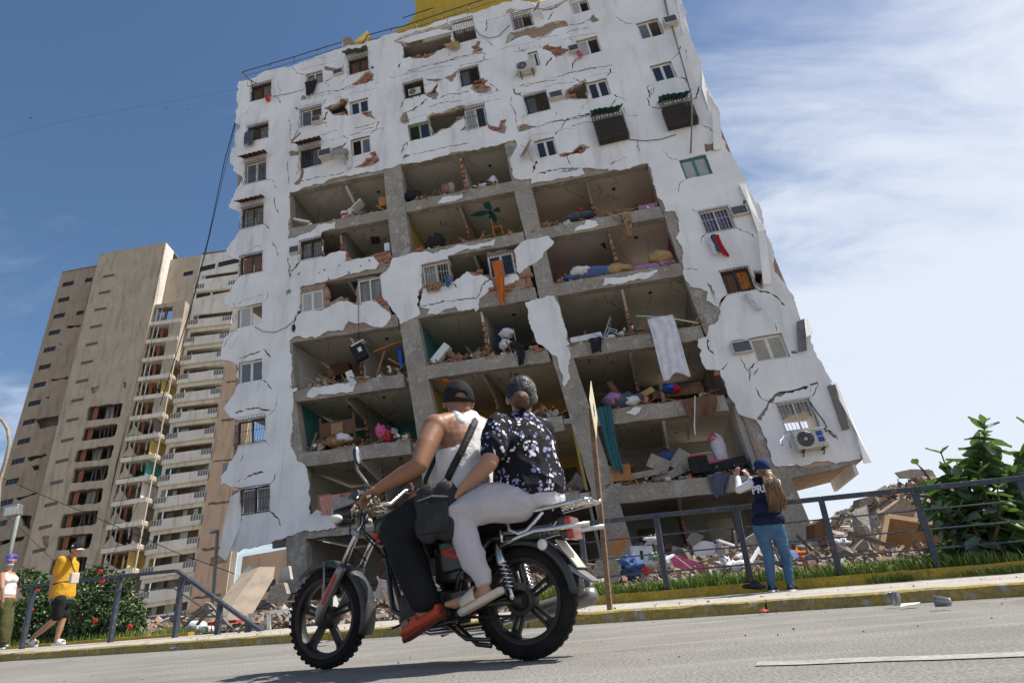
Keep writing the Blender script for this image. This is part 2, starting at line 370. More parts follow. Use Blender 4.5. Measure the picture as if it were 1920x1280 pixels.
def vt(k, u, bay):                       # top of the opening of row k
    u0 = (0, 1.9, 7.45, 13.1)[bay]; return -7.18-2.69*(k-4)-.035*(u-u0)-(0, 0, 0, .18)[bay]
BAY = {1: (1.85, 6.6), 2: (7.45, 12.35), 3: (13.1, 17.9)}
# windows: top-left and bottom-right in the view, frame, panes, bars, awning
WIN = [
 (472.5, 163.5, 509.5, 182, 'd', ('b', 'c'), 'flat', None), (465.6, 240.6, 504, 258.4, 'd', ('b', 'c'), 'bow', None), (461.5, 309, 500, 337.7, 'w', ('g', 'g'), 'bow', 'r'),
 (455.5, 392.5, 495, 421, 'd', ('c', 'c'), 'bow', 'r'), (452, 482.7, 493, 508.7, 'd', ('r', 'r'), 'flat', None), (448.7, 577, 492.4, 607, 'w', ('l', 'o'), None, None),
 (449, 680.7, 493, 712.7, 'w', ('g', 'g'), None, None), (446.5, 791.4, 498.4, 827, 'd', ('o', 'o'), 'bow', None), (450, 917, 507, 958, 'd', ('c', 'c'), 'flat', None),
 (574, 141, 606.5, 156, 'w', ('c', 'c'), None, None), (654, 115, 692.6, 132.6, 'd', ('br', 'br'), 'bow', 't'), (564, 209, 604.5, 230, 'w', ('g', 'br'), 'bow', None),
 (655.7, 193, 692.6, 209, 'w', ('k', 'k'), None, None), (564, 284, 603.7, 309, 'd', ('k', 'g'), 'bow', 'r'), (658.4, 264, 696.7, 285.8, 'w', ('o', 'g'), None, None),
 (564, 454, 605, 481, 'd', ('c', 'c'), 'bow', None), (564, 549.7, 606.5, 578.4, 'w', ('l', 'l'), None, None), (670.7, 526.5, 717.8, 560.6, 'w', ('c', 'c'), None, None),
 (847, 45, 894, 74, 'd', ('o', 'o'), 'flat', None), (757, 160, 797, 178, 'd', ('o', 'o'), 'flat', None), (861, 134, 902, 156, 'd', ('g', 'o'), 'flat', None),
 (765, 236.5, 809, 257, 'gr', ('o', 'k'), None, None), (870, 206.5, 915.5, 236.5, 'w', ('l', 'k'), 'bow', None), (791.6, 499, 846, 530.5, 'w', ('c', 'o'), 'white', None),
 (913, 481, 969, 513, 'w', ('k', 'k'), 'flat', None), (958, 31, 1001, 49, 'w', ('c', 'o'), 'flat', None), (1067, 4, 1107.7, 20.5, 'w', ('l', 'o'), None, None),
 (989, 101, 1014, 124, 'w', ('l', 'k'), None, None), (1080, 79, 1129, 98, 'w', ('l', 'o'), None, None), (982.5, 183, 1031.7, 206.5, 'd', ('g', 'o'), 'flat', None),
 (1099, 157, 1147, 179, 'w', ('k', 'k'), None, None), (1001.6, 266.6, 1046.8, 290, 'w', ('k', 'k'), None, None), (1115.6, 232, 1177, 262.5, 'd', ('k', 'k'), 'cage', 'g'),
 (1192, 46.5, 1245.5, 65.6, 'w', ('g', 'o'), None, None), (1218, 126, 1270, 146, 'w', ('k', 'k'), None, None), (1241.4, 206.5, 1305.7, 235, 'd', ('k', 'k'), 'cage', 'g'),
 (1273, 302, 1337, 327, 'te', ('l', 'l'), None, None), (1309, 399, 1380, 429, 'w', ('v', 'v'), 'white', None), (1350, 511, 1417, 543, 'd', ('br', 'or'), 'flat', None),
 (1403, 635.5, 1482.4, 669.7, 'w', ('be', 'be'), None, None), (1453.7, 757, 1537, 801, 'w', ('o', 'o'), 'white', None)]
wrect = []
for q in WIN:
    (a, b), (c, d) = fac(q[0], q[1]), fac(q[2], q[3]); wrect.append((a, d, c, b))
wholes = [[(a, b), (c, b), (c, d), (a, d)] for a, b, c, d in wrect]
WALLHOLE = [jag(h, .02, .25, rng) for h in wholes]
# places where the render has fallen off (X) and where the wall itself is gone (V)
X = [k1(760, 462, 830, 470, 905, 458, 890, 480, 820, 500, 765, 485), k1(950, 590, 1005, 545, 1040, 500, 1075, 490, 1100, 510, 1105, 555, 1060, 575, 1000, 590),
 k1(600, 690, 610, 660, 640, 665, 640, 685), k1(1030, 780, 1090, 765, 1095, 800, 1120, 825, 1060, 810), k1(525, 965, 560, 945, 605, 905, 600, 930, 560, 965, 540, 1000),
 k1(520, 1050, 540, 1035, 600, 1040, 590, 1070, 530, 1080), k1(805, 1025, 880, 1005, 935, 965, 910, 1000, 860, 1050, 815, 1040),
 k1(965, 1155, 1040, 1115, 1080, 1090, 1100, 1050, 1120, 1055, 1145, 1105, 1090, 1145, 1000, 1155), k1(555, 1265, 600, 1200, 605, 1165, 625, 1165, 620, 1220, 600, 1270, 570, 1275),
 k1(775, 745, 850, 715, 920, 675, 935, 800, 870, 800, 820, 795), k1(1080, 460, 1105, 460, 1105, 480, 1080, 480),
 k2(70, 285, 150, 250, 440, 165, 470, 185, 470, 215, 370, 245, 130, 315, 90, 300), k2(600, 380, 640, 285, 665, 290, 675, 360, 640, 370), k2(415, 540, 500, 490, 515, 500, 470, 570, 420, 545),
 k2(285, 545, 370, 545, 415, 550, 370, 565, 300, 562), k2(595, 620, 620, 575, 690, 560, 705, 595, 735, 600, 735, 635, 680, 650, 640, 645),
 k2(710, 860, 790, 880, 800, 845, 830, 840, 845, 880, 830, 925, 770, 910, 720, 890), k2(520, 905, 560, 865, 557, 900), k2(110, 830, 130, 780, 160, 775, 175, 850, 120, 855),
 k2(835, 290, 870, 225, 960, 205, 1060, 195, 1130, 165, 1235, 150, 1265, 185, 1180, 205, 1090, 265, 1020, 270, 980, 250, 900, 275, 835, 310),
 k2(835, 70, 870, 60, 920, 75, 1030, 60, 1150, 50, 1240, 10, 1270, 5, 1150, 80, 1060, 80, 920, 95, 840, 105), k2(1065, 335, 1150, 325, 1250, 340, 1260, 355, 1225, 390, 1180, 405, 1160, 375, 1110, 350),
 k2(910, 880, 960, 855, 1060, 870, 1000, 895, 920, 910), k2(905, 640, 940, 640, 942, 668), k2(1230, 690, 1245, 630, 1300, 590, 1380, 545, 1400, 690, 1300, 690),
 k2(1195, 1065, 1290, 1050, 1350, 995, 1420, 1010, 1360, 1060, 1240, 1085), k2(300, 800, 560, 728, 565, 810, 500, 845, 460, 885, 390, 905, 330, 945),
 k2(120, 400, 240, 385, 300, 370, 380, 345, 340, 385, 250, 408), k2(280, 655, 330, 625, 365, 575, 380, 570, 360, 690, 300, 668), k2(130, 1100, 145, 1065, 185, 1072, 150, 1088),
 k3(195, 135, 235, 105, 270, 150, 220, 165), k3(0, 150, 40, 150, 60, 190, 0, 195), k3(985, 1000, 1050, 985, 1062, 1040, 1000, 1052),
 k4(500, 830, 535, 815, 540, 840, 505, 858), k7(660, 690, 590, 690, 600, 780, 650, 820), k8(440, 150, 520, 135, 560, 150, 480, 230, 440, 200), k8(850, 215, 890, 215, 895, 232, 855, 235),
 k8(975, 440, 1030, 425, 1030, 440, 985, 455), k7(525, 205, 545, 210, 540, 240, 520, 240), k1(155, 850, 188, 868, 180, 895, 158, 880)]
Vd = [k1(790, 752, 850, 728, 912, 690, 918, 790, 870, 772, 830, 788), k2(122, 308, 370, 232, 462, 205, 465, 298, 390, 352, 300, 372, 240, 392, 126, 408),
 k2(290, 650, 330, 632, 362, 588, 370, 580, 358, 620, 345, 645), k2(312, 802, 550, 742, 550, 798, 490, 828, 450, 876, 390, 888, 330, 928, 316, 860),
 k2(1250, 640, 1300, 605, 1375, 565, 1398, 680, 1300, 662), k2(1215, 1060, 1290, 1053, 1350, 1008, 1372, 1022, 1340, 1048, 1250, 1068), k7(655, 700, 600, 700, 610, 760, 645, 780)]
X = [jag(jag(p, .11, .3, rng), .045, .12, rng) for p in X]; Vd = [jag(jag(p, .10, .3, rng), .05, .12, rng) for p in Vd]
# cracks: open slits in the render
CR = [(k1(700, 660, 900, 612, 960, 590), .05), (k1(600, 1250, 700, 1222, 800, 1210, 900, 1190), .05), (k1(760, 570, 800, 552, 830, 530), .06), (k1(758, 832, 790, 770), .1), (k1(600, 870, 560, 950), .04),
 (k1(935, 940, 1050, 890, 1110, 880), .04), (k1(210, 800, 270, 735), .03), (k2(150, 495, 300, 455, 420, 430, 500, 400, 590, 385, 690, 365), .05), (k2(130, 520, 300, 490, 480, 455), .025),
 (k2(160, 780, 250, 730, 300, 680), .07), (k2(105, 770, 140, 690), .05), (k2(120, 1065, 140, 1000, 170, 970), .07), (k2(190, 1065, 370, 1030, 480, 1005, 580, 985), .05), (k2(350, 690, 500, 650, 590, 630), .05),
 (k2(700, 225, 705, 140), .05), (k2(1080, 865, 1250, 830, 1463, 780), .06), (k2(1285, 872, 1380, 845, 1463, 838), .05), (k2(1060, 1200, 1170, 1170, 1350, 1160), .06), (k2(1105, 462, 1165, 390), .06),
 (k2(940, 590, 1130, 550, 1463, 470), .035), (k2(880, 570, 915, 510), .04), (k2(940, 830, 970, 790), .04), (k2(1020, 1190, 1045, 1105), .09), (k2(1125, 145, 1165, 80), .05), (k2(98, 485, 120, 430), .06),
 (k2(880, 360, 1060, 330), .03), (k2(1260, 180, 1350, 170, 1420, 140), .05), (k2(200, 600, 380, 560), .03), (k3(80, 830, 230, 790, 370, 760), .05), (k3(0, 1185, 140, 1165), .06), (k3(340, 1130, 460, 1085), .045),
 (k3(20, 520, 200, 480, 330, 450), .035), (k3(350, 740, 390, 680), .05), (k3(860, 345, 870, 400, 850, 430), .03), (k3(610, 680, 640, 600), .03), (k4(410, 490, 440, 545, 450, 590), .04), (k4(420, 185, 430, 260, 460, 300), .04), (k4(515, 690, 545, 690, 600, 625), .07),
 (k4(512, 600, 525, 700, 530, 740), .06), (k4(560, 1115, 570, 1000, 595, 960), .12), (k4(170, 580, 330, 520), .025), (k4(175, 915, 350, 850), .03), (k5(242, 940, 245, 870, 268, 815), .12),
 (k5(250, 932, 370, 910, 500, 890, 640, 880), .05), (k1b(170, 265, 350, 205, 400, 265), .05), (k1b(150, 640, 290, 605, 400, 625), .05), (k1b(160, 1110, 350, 1045), .05), (k1b(180, 990, 220, 920), .03),
 (k8(620, 685, 690, 590, 740, 520, 840, 495, 970, 455), .09), (k8(500, 250, 530, 300, 560, 370), .03), (k8(600, 385, 630, 330), .03), (k8(370, 345, 420, 290), .03), (k8(750, 20, 755, 85), .03), (k8(975, 450, 985, 500), .03), (k8(840, 820, 860, 890), .025),
 (k7(285, 780, 320, 830, 345, 890, 345, 920), .035), (k7(115, 680, 220, 680), .025), (k7(640, 470, 650, 640), .02), (k6(1190, 840, 1250, 990), .03), (k8(275, 130, 290, 210, 330, 245), .04), (k2(1110, 1020, 1060, 960), .03), (k1(520, 820, 530, 960), .03), (k1(515, 1100, 520, 1270), .03), (k1(450, 540, 455, 720), .02),
 (k2(870, 670, 905, 800, 912, 880), .025), (k3(520, 960, 545, 1050), .03), (k3(640, 590, 610, 690), .02)]
for k in range(1, 5):                       # slits along the floor lines and short diagonal ones
    for bay in (1, 2, 3):
        if k == 4 and bay != 3: continue
        for dv, wd in ((.42, .035), (-.02, .03)):
            a0 = BAY[bay][0]+rng.uniform(-.3, .6)
            while a0 < BAY[bay][1]:
                b0 = min(BAY[bay][1]+.3, a0+rng.uniform(.6, 2.4)); v_ = vt(k, a0, bay)+dv+rng.uniform(-.06, .06); CR.append(([(a0, v_), ((a0+b0)/2, v_+rng.uniform(-.08, .05)), (b0, vt(k, b0, bay)+dv+rng.uniform(-.06, .06))], wd*rng.uniform(.5, 1.2))); a0 = b0+rng.uniform(.1, .9)
for (a, b, c, d) in wrect:
    for cx, cy, sx_, sy_ in ((a, b, -1, -1), (c, b, 1, -1), (a, d, -1, 1), (c, d, 1, 1)):
        if rng.random() < .55: L_ = rng.uniform(.25, .9); CR.append(([(cx+.02*sx_, cy+.02*sy_), (cx+sx_*L_*.5, cy+sy_*L_*rng.uniform(.2, .5)), (cx+sx_*L_*rng.uniform(.5, 1), cy+sy_*L_)], rng.uniform(.018, .05)))
CRK = []
for pl, wd in CR:
    p = jag(jag(pl, .10, .4, rng, closed=False), .04, .1, rng, closed=False); up = []; dn = []
    for i, a in enumerate(p):
        t = wd*.62*(rng.uniform(.25, 1.5))*(1 if 0 < i < len(p)-1 else .15)
        d = np.array(p[min(i+1, len(p)-1)])-np.array(p[max(i-1, 0)]); d /= np.linalg.norm(d)+1e-9; nr = np.array([-d[1], d[0]])
        up.append(tuple(np.array(a)+nr*t)); dn.append(tuple(np.array(a)-nr*t))
    CRK.append(up+dn[::-1])
# white render: left wing with the top block, bay 3 and the right wing, then the loose patches on the frame
left_edge = pxs(449, 154.5, 448, 168, 445, 176, 442, 228, 447, 240, 445, 247, 442, 276, 435.5, 280, 434, 309, 445, 325, 456, 336, 452, 345, 438, 372, 430, 387, 432, 391, 452, 399, 452, 429, 446, 440, 432, 459, 426, 468, 426, 474, 440, 484, 452, 489, 450.6, 521, 436, 541, 422, 558, 423, 570, 448, 578, 449, 616.7, 430, 628, 420.5, 636, 416, 660, 416, 674, 440, 681, 446.5, 684, 446.5, 724, 434, 748, 422, 767, 428, 775, 446, 787, 447, 842, 430, 870, 416, 895, 416, 909, 450, 913, 453, 962, 456, 975, 440, 997, 423, 1019, 420, 1037.5)
bottom = pxs(420, 1037.5, 470, 1028, 500, 1020, 536, 1008, 555, 1001, 572, 994, 587, 996, 634, 987)
up_c1 = pxs(634, 968, 612, 962, 595, 955, 583, 965)+k1b(655, 1180, 655, 1090, 630, 990, 575, 960, 560, 905, 545, 880, 530, 830, 548, 760, 545, 700, 553, 600, 555, 540, 548, 530, 548, 495, 585, 480, 580, 465, 545, 480, 540, 300, 528, 168)+k4(528, 1165, 890, 1100, 930, 1035, 1040, 1045, 1080, 1065, 1165, 1075, 1220, 1010, 1220, 990, 1150, 930, 1120, 900, 1060, 895, 1010, 925, 960, 915, 895, 893, 850, 905, 800, 940, 755, 955, 745, 965, 600, 970, 600, 800, 760, 765, 1000, 705, 1110, 680, 1142, 640, 1100, 592, 1050, 600, 980, 610, 905, 625, 915, 560, 870, 553, 820, 565, 780, 590, 755, 598, 740, 465, 745, 428, 835, 402, 842, 355, 720, 380, 690, 410, 670, 428, 590, 452, 515, 472, 518, 400, 525, 155)
top_low = pxs(544, 361, 600, 346, 660, 331, 722, 318, 750, 309.5, 796, 303, 873, 284, 944, 270, 966, 264, 970, 276, 956.5, 306, 965, 335, 975.7, 338, 996, 336, 996, 346, 1060, 335, 1097, 328, 1091, 317, 1120, 319, 1143, 317, 1139, 321, 1180, 318, 1216, 308)
right_l = k6(790, 30, 810, 80, 835, 200, 850, 260, 880, 280, 900, 355, 970, 355, 990, 400, 1005, 490, 975, 540, 1015, 590, 1020, 690, 1030, 790, 1045, 830, 1075, 870, 1150, 885, 1195, 905, 1185, 970, 1225, 985, 1260, 1010, 1285, 1045, 1270, 1100, 1240, 1130, 1200, 1145)+k8(285, 75, 275, 118, 215, 135, 212, 185, 240, 210, 225, 240, 240, 290, 270, 340, 365, 345, 370, 385, 400, 430, 415, 500, 445, 550, 470, 580, 480, 620, 510, 655, 550, 668, 610, 685, 625, 705, 650, 760, 680, 810, 695, 880, 715, 950, 740, 1000, 790, 1000, 860, 985, 940, 1000, 980, 990, 1100, 965, 1160, 985, 1250, 970, 1330, 950)
right_r = pxs(1613, 860, 1600, 800, 1575, 742, 1557, 712, 1545, 690, 1531, 670, 1519, 637, 1497.5, 591, 1492, 574, 1474, 536, 1452, 511, 1451, 490, 1441, 449, 1434, 432, 1414, 375, 1398, 342, 1387, 320, 1362, 282, 1354, 262, 1348, 208, 1340, 197, 1325, 164, 1316, 132, 1293, 62)+[(21.75, -1.2), (21.75, .6)]
roof = [(19, .85), (15.5, 1.02)]+pxs(967, 2, 880, 27, 800, 52, 720, 69, 600, 106, 520, 131)
outl = left_edge+bottom+up_c1+top_low+right_l+right_r+roof
outl = jag(jag(jag(outl, .13, .6, rng), .075, .24, rng), .035, .1, rng)
PATCH = [k5(0, 700, 30, 680, 60, 605, 165, 575, 290, 555, 340, 575, 400, 545, 440, 545, 500, 515, 640, 510, 765, 475, 750, 520, 600, 545, 560, 540, 440, 585, 440, 615, 262, 645, 266, 790, 245, 820, 240, 940, 250, 985, 210, 1010, 110, 1050, 80, 980, 0, 880, -50, 780),
 k5(250, 932, 247, 870, 272, 812, 400, 800, 465, 770, 530, 735, 570, 695, 620, 725, 700, 730, 745, 760, 755, 810, 700, 850, 655, 880, 650, 950, 630, 970, 620, 945, 510, 965, 490, 935, 440, 950, 370, 985, 300, 990, 320, 950),
 k5(800, 745, 915, 715, 930, 740, 890, 770, 810, 790), k5(920, 520, 945, 495, 1115, 450, 1168, 490, 1150, 520, 1100, 560, 1085, 600, 1010, 650, 960, 680, 930, 710, 910, 690, 892, 550),
 k5(970, 905, 1080, 880, 1165, 860, 1195, 910, 1230, 1040, 1250, 1150, 1275, 1190, 1285, 1280)+k6b(245, 180, 260, 250, 250, 380, 255, 400, 230, 440, 210, 458, 200, 430, 205, 380, 175, 320, 160, 250, 130, 240, 85, 195, 20, 150)+k5(1050, 1180, 1020, 1100, 990, 990),
 k5(370, 230, 400, 190, 540, 160, 540, 190, 470, 215), k6(280, 490, 310, 460, 350, 450, 360, 420, 430, 420, 450, 450, 420, 465, 340, 480), k6(475, 865, 490, 810, 730, 775, 855, 755, 850, 770, 770, 820, 640, 840),
 k6b(635, 640, 680, 605, 740, 600, 730, 630, 700, 655), k6b(1060, 600, 1055, 570, 1080, 575, 1120, 560, 1200, 545, 1230, 555, 1210, 590, 1130, 600), k1b(645, 530, 660, 490, 700, 460, 830, 445, 985, 420, 960, 490, 800, 510)]
mb = MB(); sheet(mb, [outl], WALLHOLE+X+Vd+CRK, W, .029, .06); mb.build('wall_render', M['plaster'], BLD)
M['scratch'] = mat('cement_undercoat', (.47, .435, .385), (.36, .33, .285), scale=4, rough=.95, bump=.6, bscale=18)
def shrink(p_):
    q_ = np.array(p_); c_ = q_.mean(0); return [tuple(c_+(a_-c_)*rng.uniform(.62, .97)) for a_ in q_]
mb = MB(); sheet(mb, [outl], WALLHOLE+[shrink(p_) for p_ in X]+Vd+CRK, W, -.001, .028); mb.build('undercoat', M['scratch'], BLD)
for p in PATCH:
    mb = MB(); sheet(mb, [jag(jag(jag(p, .13, .6, rng), .075, .24, rng), .035, .1, rng)], WALLHOLE+CRK, W, .006, .055); mb.build('render_patch', M['plaster'], BLD)
# bent and hanging plates along the right corner, and the torn corner at lower left
def plate(pts, ws, m, th=.05, name='wall_plate'):
    q = [W(*fac(a, b, w), w) for (a, b), w in zip(pts, ws)]; e = -FN*th
    mb = MB(); n = len(q); mb.add(q+[p+e for p in q], [tuple(range(n))[::-1], tuple(range(n, 2*n))]+[(i, (i+1) % n, n+(i+1) % n, n+i) for i in range(n)]); mb.build(name, m, BLD)
plate([(1262, -30), (1270, -30), (1293, 62), (1280, 64)], [.1, .02, .0, .12], M['plaster'])
plate([(1316, 132), (1326, 164), (1345, 198), (1329, 207), (1316, 165)], [.1, .02, -.1, .1, .2], M['plaster'])
plate([(1335, 208), (1348, 206), (1354, 262), (1351, 279), (1338, 280)], [.25, .2, .15, .15, .25], M['plaster'])
plate([(1386, 345), (1397, 343), (1414, 375), (1436, 432), (1421, 434), (1404, 385)], [.2, .12, .1, .05, .2, .25], M['plaster'])
plate([(1421, 434), (1436, 433), (1447, 531), (1431, 532)], [.4, .32, .3, .42], M['plaster'])
plate([(1494, 603), (1508, 597), (1513, 656), (1497, 659)], [.2, .2, .2, .2], M['conc_d'])
plate([(1508, 597), (1512, 594), (1525, 623), (1512, 632)], [.2, .05, .1, .3], M['plaster'])
plate([(1552, 723), (1566, 720), (1593, 803), (1580, 806)], [.12, .12, .12, .12], M['conc_d'])
plate([(1557, 717), (1569, 716), (1600, 786), (1634, 866), (1620, 868), (1606, 810)], [.1, .0, .0, .0, .15, .2], M['plaster'])
plate([(432, 931), (450, 920), (452, 965), (449, 985), (430, 1018), (422, 1050), (410, 1040), (418, 990)], [.5, .1, .1, .1, .15, .5, .7, .65], M['plaster'])
plate([(435, 640), (448, 622), (447, 625), (430, 655)], [.2, .1, .1, .2], M['plaster'])
# masonry behind the render
def rect(a, b, c, d): return [(a, b), (c, b), (c, d), (a, d)]
sub = [jag(p, .05, .2, rng) for p in (k4(598, 485, 750, 470, 755, 600, 790, 580, 870, 548, 915, 552, 930, 590, 960, 612, 1120, 570, 1215, 555, 1225, 650, 760, 770, 590, 800),
 k4(590, 800, 760, 765, 782, 800, 800, 905, 830, 888, 880, 858, 910, 897, 978, 905, 985, 740, 1165, 715, 1195, 860, 1222, 1000, 1270, 1040, 560, 1150),
 k5(248, 640, 445, 600, 470, 765, 570, 690, 640, 700, 720, 715, 705, 560, 900, 535, 960, 640, 1000, 660, 1020, 800, 690, 860, 240, 960))]
mb = MB()
sheet(mb, [rect(-1.0, -7.15, 12.5, .97), rect(12.45, -9.95, 18.2, .6)], wholes+Vd+CRK, W, -.14, -.003)
for p in sub: sheet(mb, [p], wholes+CRK, W, -.14, -.003)
mb.build('masonry', M['mortar'], BLD)
mb = MB()
for k in range(1, 10):
    v0 = .8-2.69*(k-1)
    sheet(mb, [rect(-.75, max(v0-2.6, -23.3), 1.4, v0-.45)], [h for h in wholes+CRK if h[0][0] < 2], W, -.16, -.003)
sheet(mb, [rect(18.25, -23.0, 21.15, .4)], wholes+CRK+[k7(655, 700, 600, 700, 610, 760, 645, 780)], W, -.16, -.003)
mb.build('masonry', M['mortar'], BLD)
# exposed bricks
bsz = (.27, .15); bm = MB(); bm.box((0, 0, 0), FA*bsz[0]/2*.94, FB*bsz[1]/2*.9, FN*.05)
bme = None; nb = 0
BRK = [X[i] for i in (1, 7, 9, 3, 12, 15, 16, 21, 24, 25, 26, 27)]+[k4(1120, 590, 1215, 555, 1222, 640, 1150, 640), k4(900, 560, 960, 610, 920, 620), k5(690, 865, 760, 800, 930, 770, 1010, 670, 1015, 800, 900, 830), k5(600, 690, 700, 705, 700, 730, 620, 722), k5(170, 555, 280, 530, 290, 555, 180, 572), k4(1120, 880, 1180, 880, 1190, 940, 1150, 960), k4(900, 890, 960, 890, 960, 920, 900, 920),
 k4(770, 800, 800, 900, 760, 940, 755, 830), k8(270, 345, 375, 350, 385, 420, 300, 385), k6b(10, 160, 90, 200, 60, 230, 0, 200)]
for p in BRK:
    p = np.array(p); u0, v0 = p.min(0); u1, v1 = p.max(0); row = 0; v = v0+.08
    while v < v1:
        u = u0+(.07 if row % 2 else .2)
        while u < u1:
            if inside(np.array([u]), np.array([v]), p)[0] and rng.random() < .42 and nb < 260 and not any(inside(np.array([u]), np.array([v]), q)[0] for q in Vd):
                c = W(u, v, .012+rng.uniform(-.02, .02))
                if bme is None:
                    o = bm.build('brick', M['brick'], None); bme = o.data; COL.objects.unlink(o); bpy.data.objects.remove(o)
                ob = bpy.data.objects.new('brick', bme); COL.objects.link(ob); ob.parent = BLD
                ob.location = Vector(c-np.array(BLD['_o'])); ob.rotation_euler = (0, rng.uniform(-.08, .08), 0); nb += 1
            u += bsz[0]
        v += bsz[1]; row += 1
# concrete frame
def poly_part(name, pts, w0, w1, m, jg=0.):
    p = jag(pts, jg, .35, rng) if jg else pts
    mb = MB(); sheet(mb, [p], [], W, w0, w1); return mb.build(name, m, BLD)
for pts in ([(1.2, .6), (1.2, -15.2), (1.45, -20.5), (1.6, -23.2), (2.35, -23.2), (2.35, -20.8), (2.0, -18), (1.85, -15.2), (1.85, .6)],
            [(6.6, .6), (6.58, -9), (6.66, -15.3), (6.78, -17.6), (6.92, -20.2), (7.0, -25.8), (7.85, -25.8), (7.75, -20.2), (7.56, -17.5), (7.45, -15.3), (7.43, .6)],
            [(12.35, .6), (12.33, -10), (12.45, -14), (12.45, -18), (12.8, -22.9), (12.95, -25.9), (13.75, -25.9), (13.58, -22.5), (13.2, -18), (13.1, -15), (13.1, .6)],
            [(17.95, .5), (17.9, -16), (18.0, -19.5), (18.35, -21.8), (18.45, -23.45), (18.3, -25.9), (19.15, -25.9), (19.06, -23.47), (19.1, -22), (18.9, -19), (18.75, -15), (18.6, .5)]):
    poly_part('column', pts, -.42, 0, M['conc'], .012)
poly_part('column', pxs(536, 1003, 573, 990, 575, 1106, 537, 1113), -.42, -.01, M['conc'], .01)
for k in range(4, 11):
    for bay in (1, 2, 3):
        u0, u1 = BAY[bay]; a, b = vt(k, u0, bay), vt(k, u1, bay)
        if bay == 1 and k >= 9: u0 += .35
        poly_part('beam', [(u0+.002, a), (u1-.002, b), (u1-.002, b+.55), (u0+.002, a+.55)], -.34, -.004, M['conc'], .02)
for k in range(2, 4):
    for bay in (1, 2, 3):
        u0, u1 = BAY[bay]; a, b = vt(k, u0, bay), vt(k, u1, bay); poly_part('beam', [(u0+.002, a), (u1-.002, b), (u1-.002, b+.45), (u0+.002, a+.45)], -.34, -.16, M['conc'])
# floor slabs, room walls
def prism_uvw(mb, pts, w0, w1): return mb.prism([W(a, b, w0) for a, b in pts], FN*(w1-w0))
for k in range(2, 11):
    mb = MB()
    for bay in (1, 2, 3):
        u0, u1 = BAY[bay]; u0 -= .42; u1 += .42
        if bay == 3: u1 = 18.3
        if bay == 1: u0 = 1.35
        a, b = vt(k, u0, bay), vt(k, u1, bay)
        prism_uvw(mb, [(u0, a+.34), (u1, b+.34), (u1, b+.53), (u0, a+.53)], -7.2, -.345)
    mb.build('floor_slab', M['ceil'], BLD)
    a = vt(k, 0, 1)
    if k < 10:
        mb = MB(); prism_uvw(mb, [(-1.15, a+.2), (1.2, a+.15), (1.2, a+.5), (-1.15, a+.55)], -3.2, -.2); prism_uvw(mb, [(-1.22, a+.12), (1.2, a+.1), (1.2, a+.52), (-1.22, a+.56)], -.2, -.005); mb.build('floor_slab', M['conc'], BLD)
        b = vt(k, 18.7, 3); mb = MB(); prism_uvw(mb, [(18.65, b+.2), (21.0, b+.1), (21.0, b+.45), (18.65, b+.55)], -3.2, -.18); mb.build('floor_slab', M['ceil'], BLD)
mb = MB(); prism_uvw(mb, [(18.5, -23.5), (21.3, -23.15), (21.3, -22.9), (18.5, -23.1)], -3.4, -.01); mb.build('floor_slab', M['peach'], BLD)
poly_part('beam', k8(740, 1010, 860, 995, 960, 1010, 1140, 980, 1340, 958, 1150, 1020, 860, 1080, 760, 1090), -.3, -.006, M['conc'], .02)
rowcol = {(4, 1): 'room', (4, 2): 'room', (5, 1): 'room', (5, 2): 'room_y', (5, 3): 'room_p', (6, 1): 'room', (6, 2): 'room', (6, 3): 'room_m', (7, 1): 'room_w', (7, 2): 'room_t', (7, 3): 'room', (8, 1): 'room_t', (8, 2): 'room_y', (8, 3): 'room', (9, 1): 'room_w', (9, 2): 'room_y', (9, 3): 'room_w', (10, 1): 'room_w', (10, 2): 'room', (10, 3): 'room_w'}
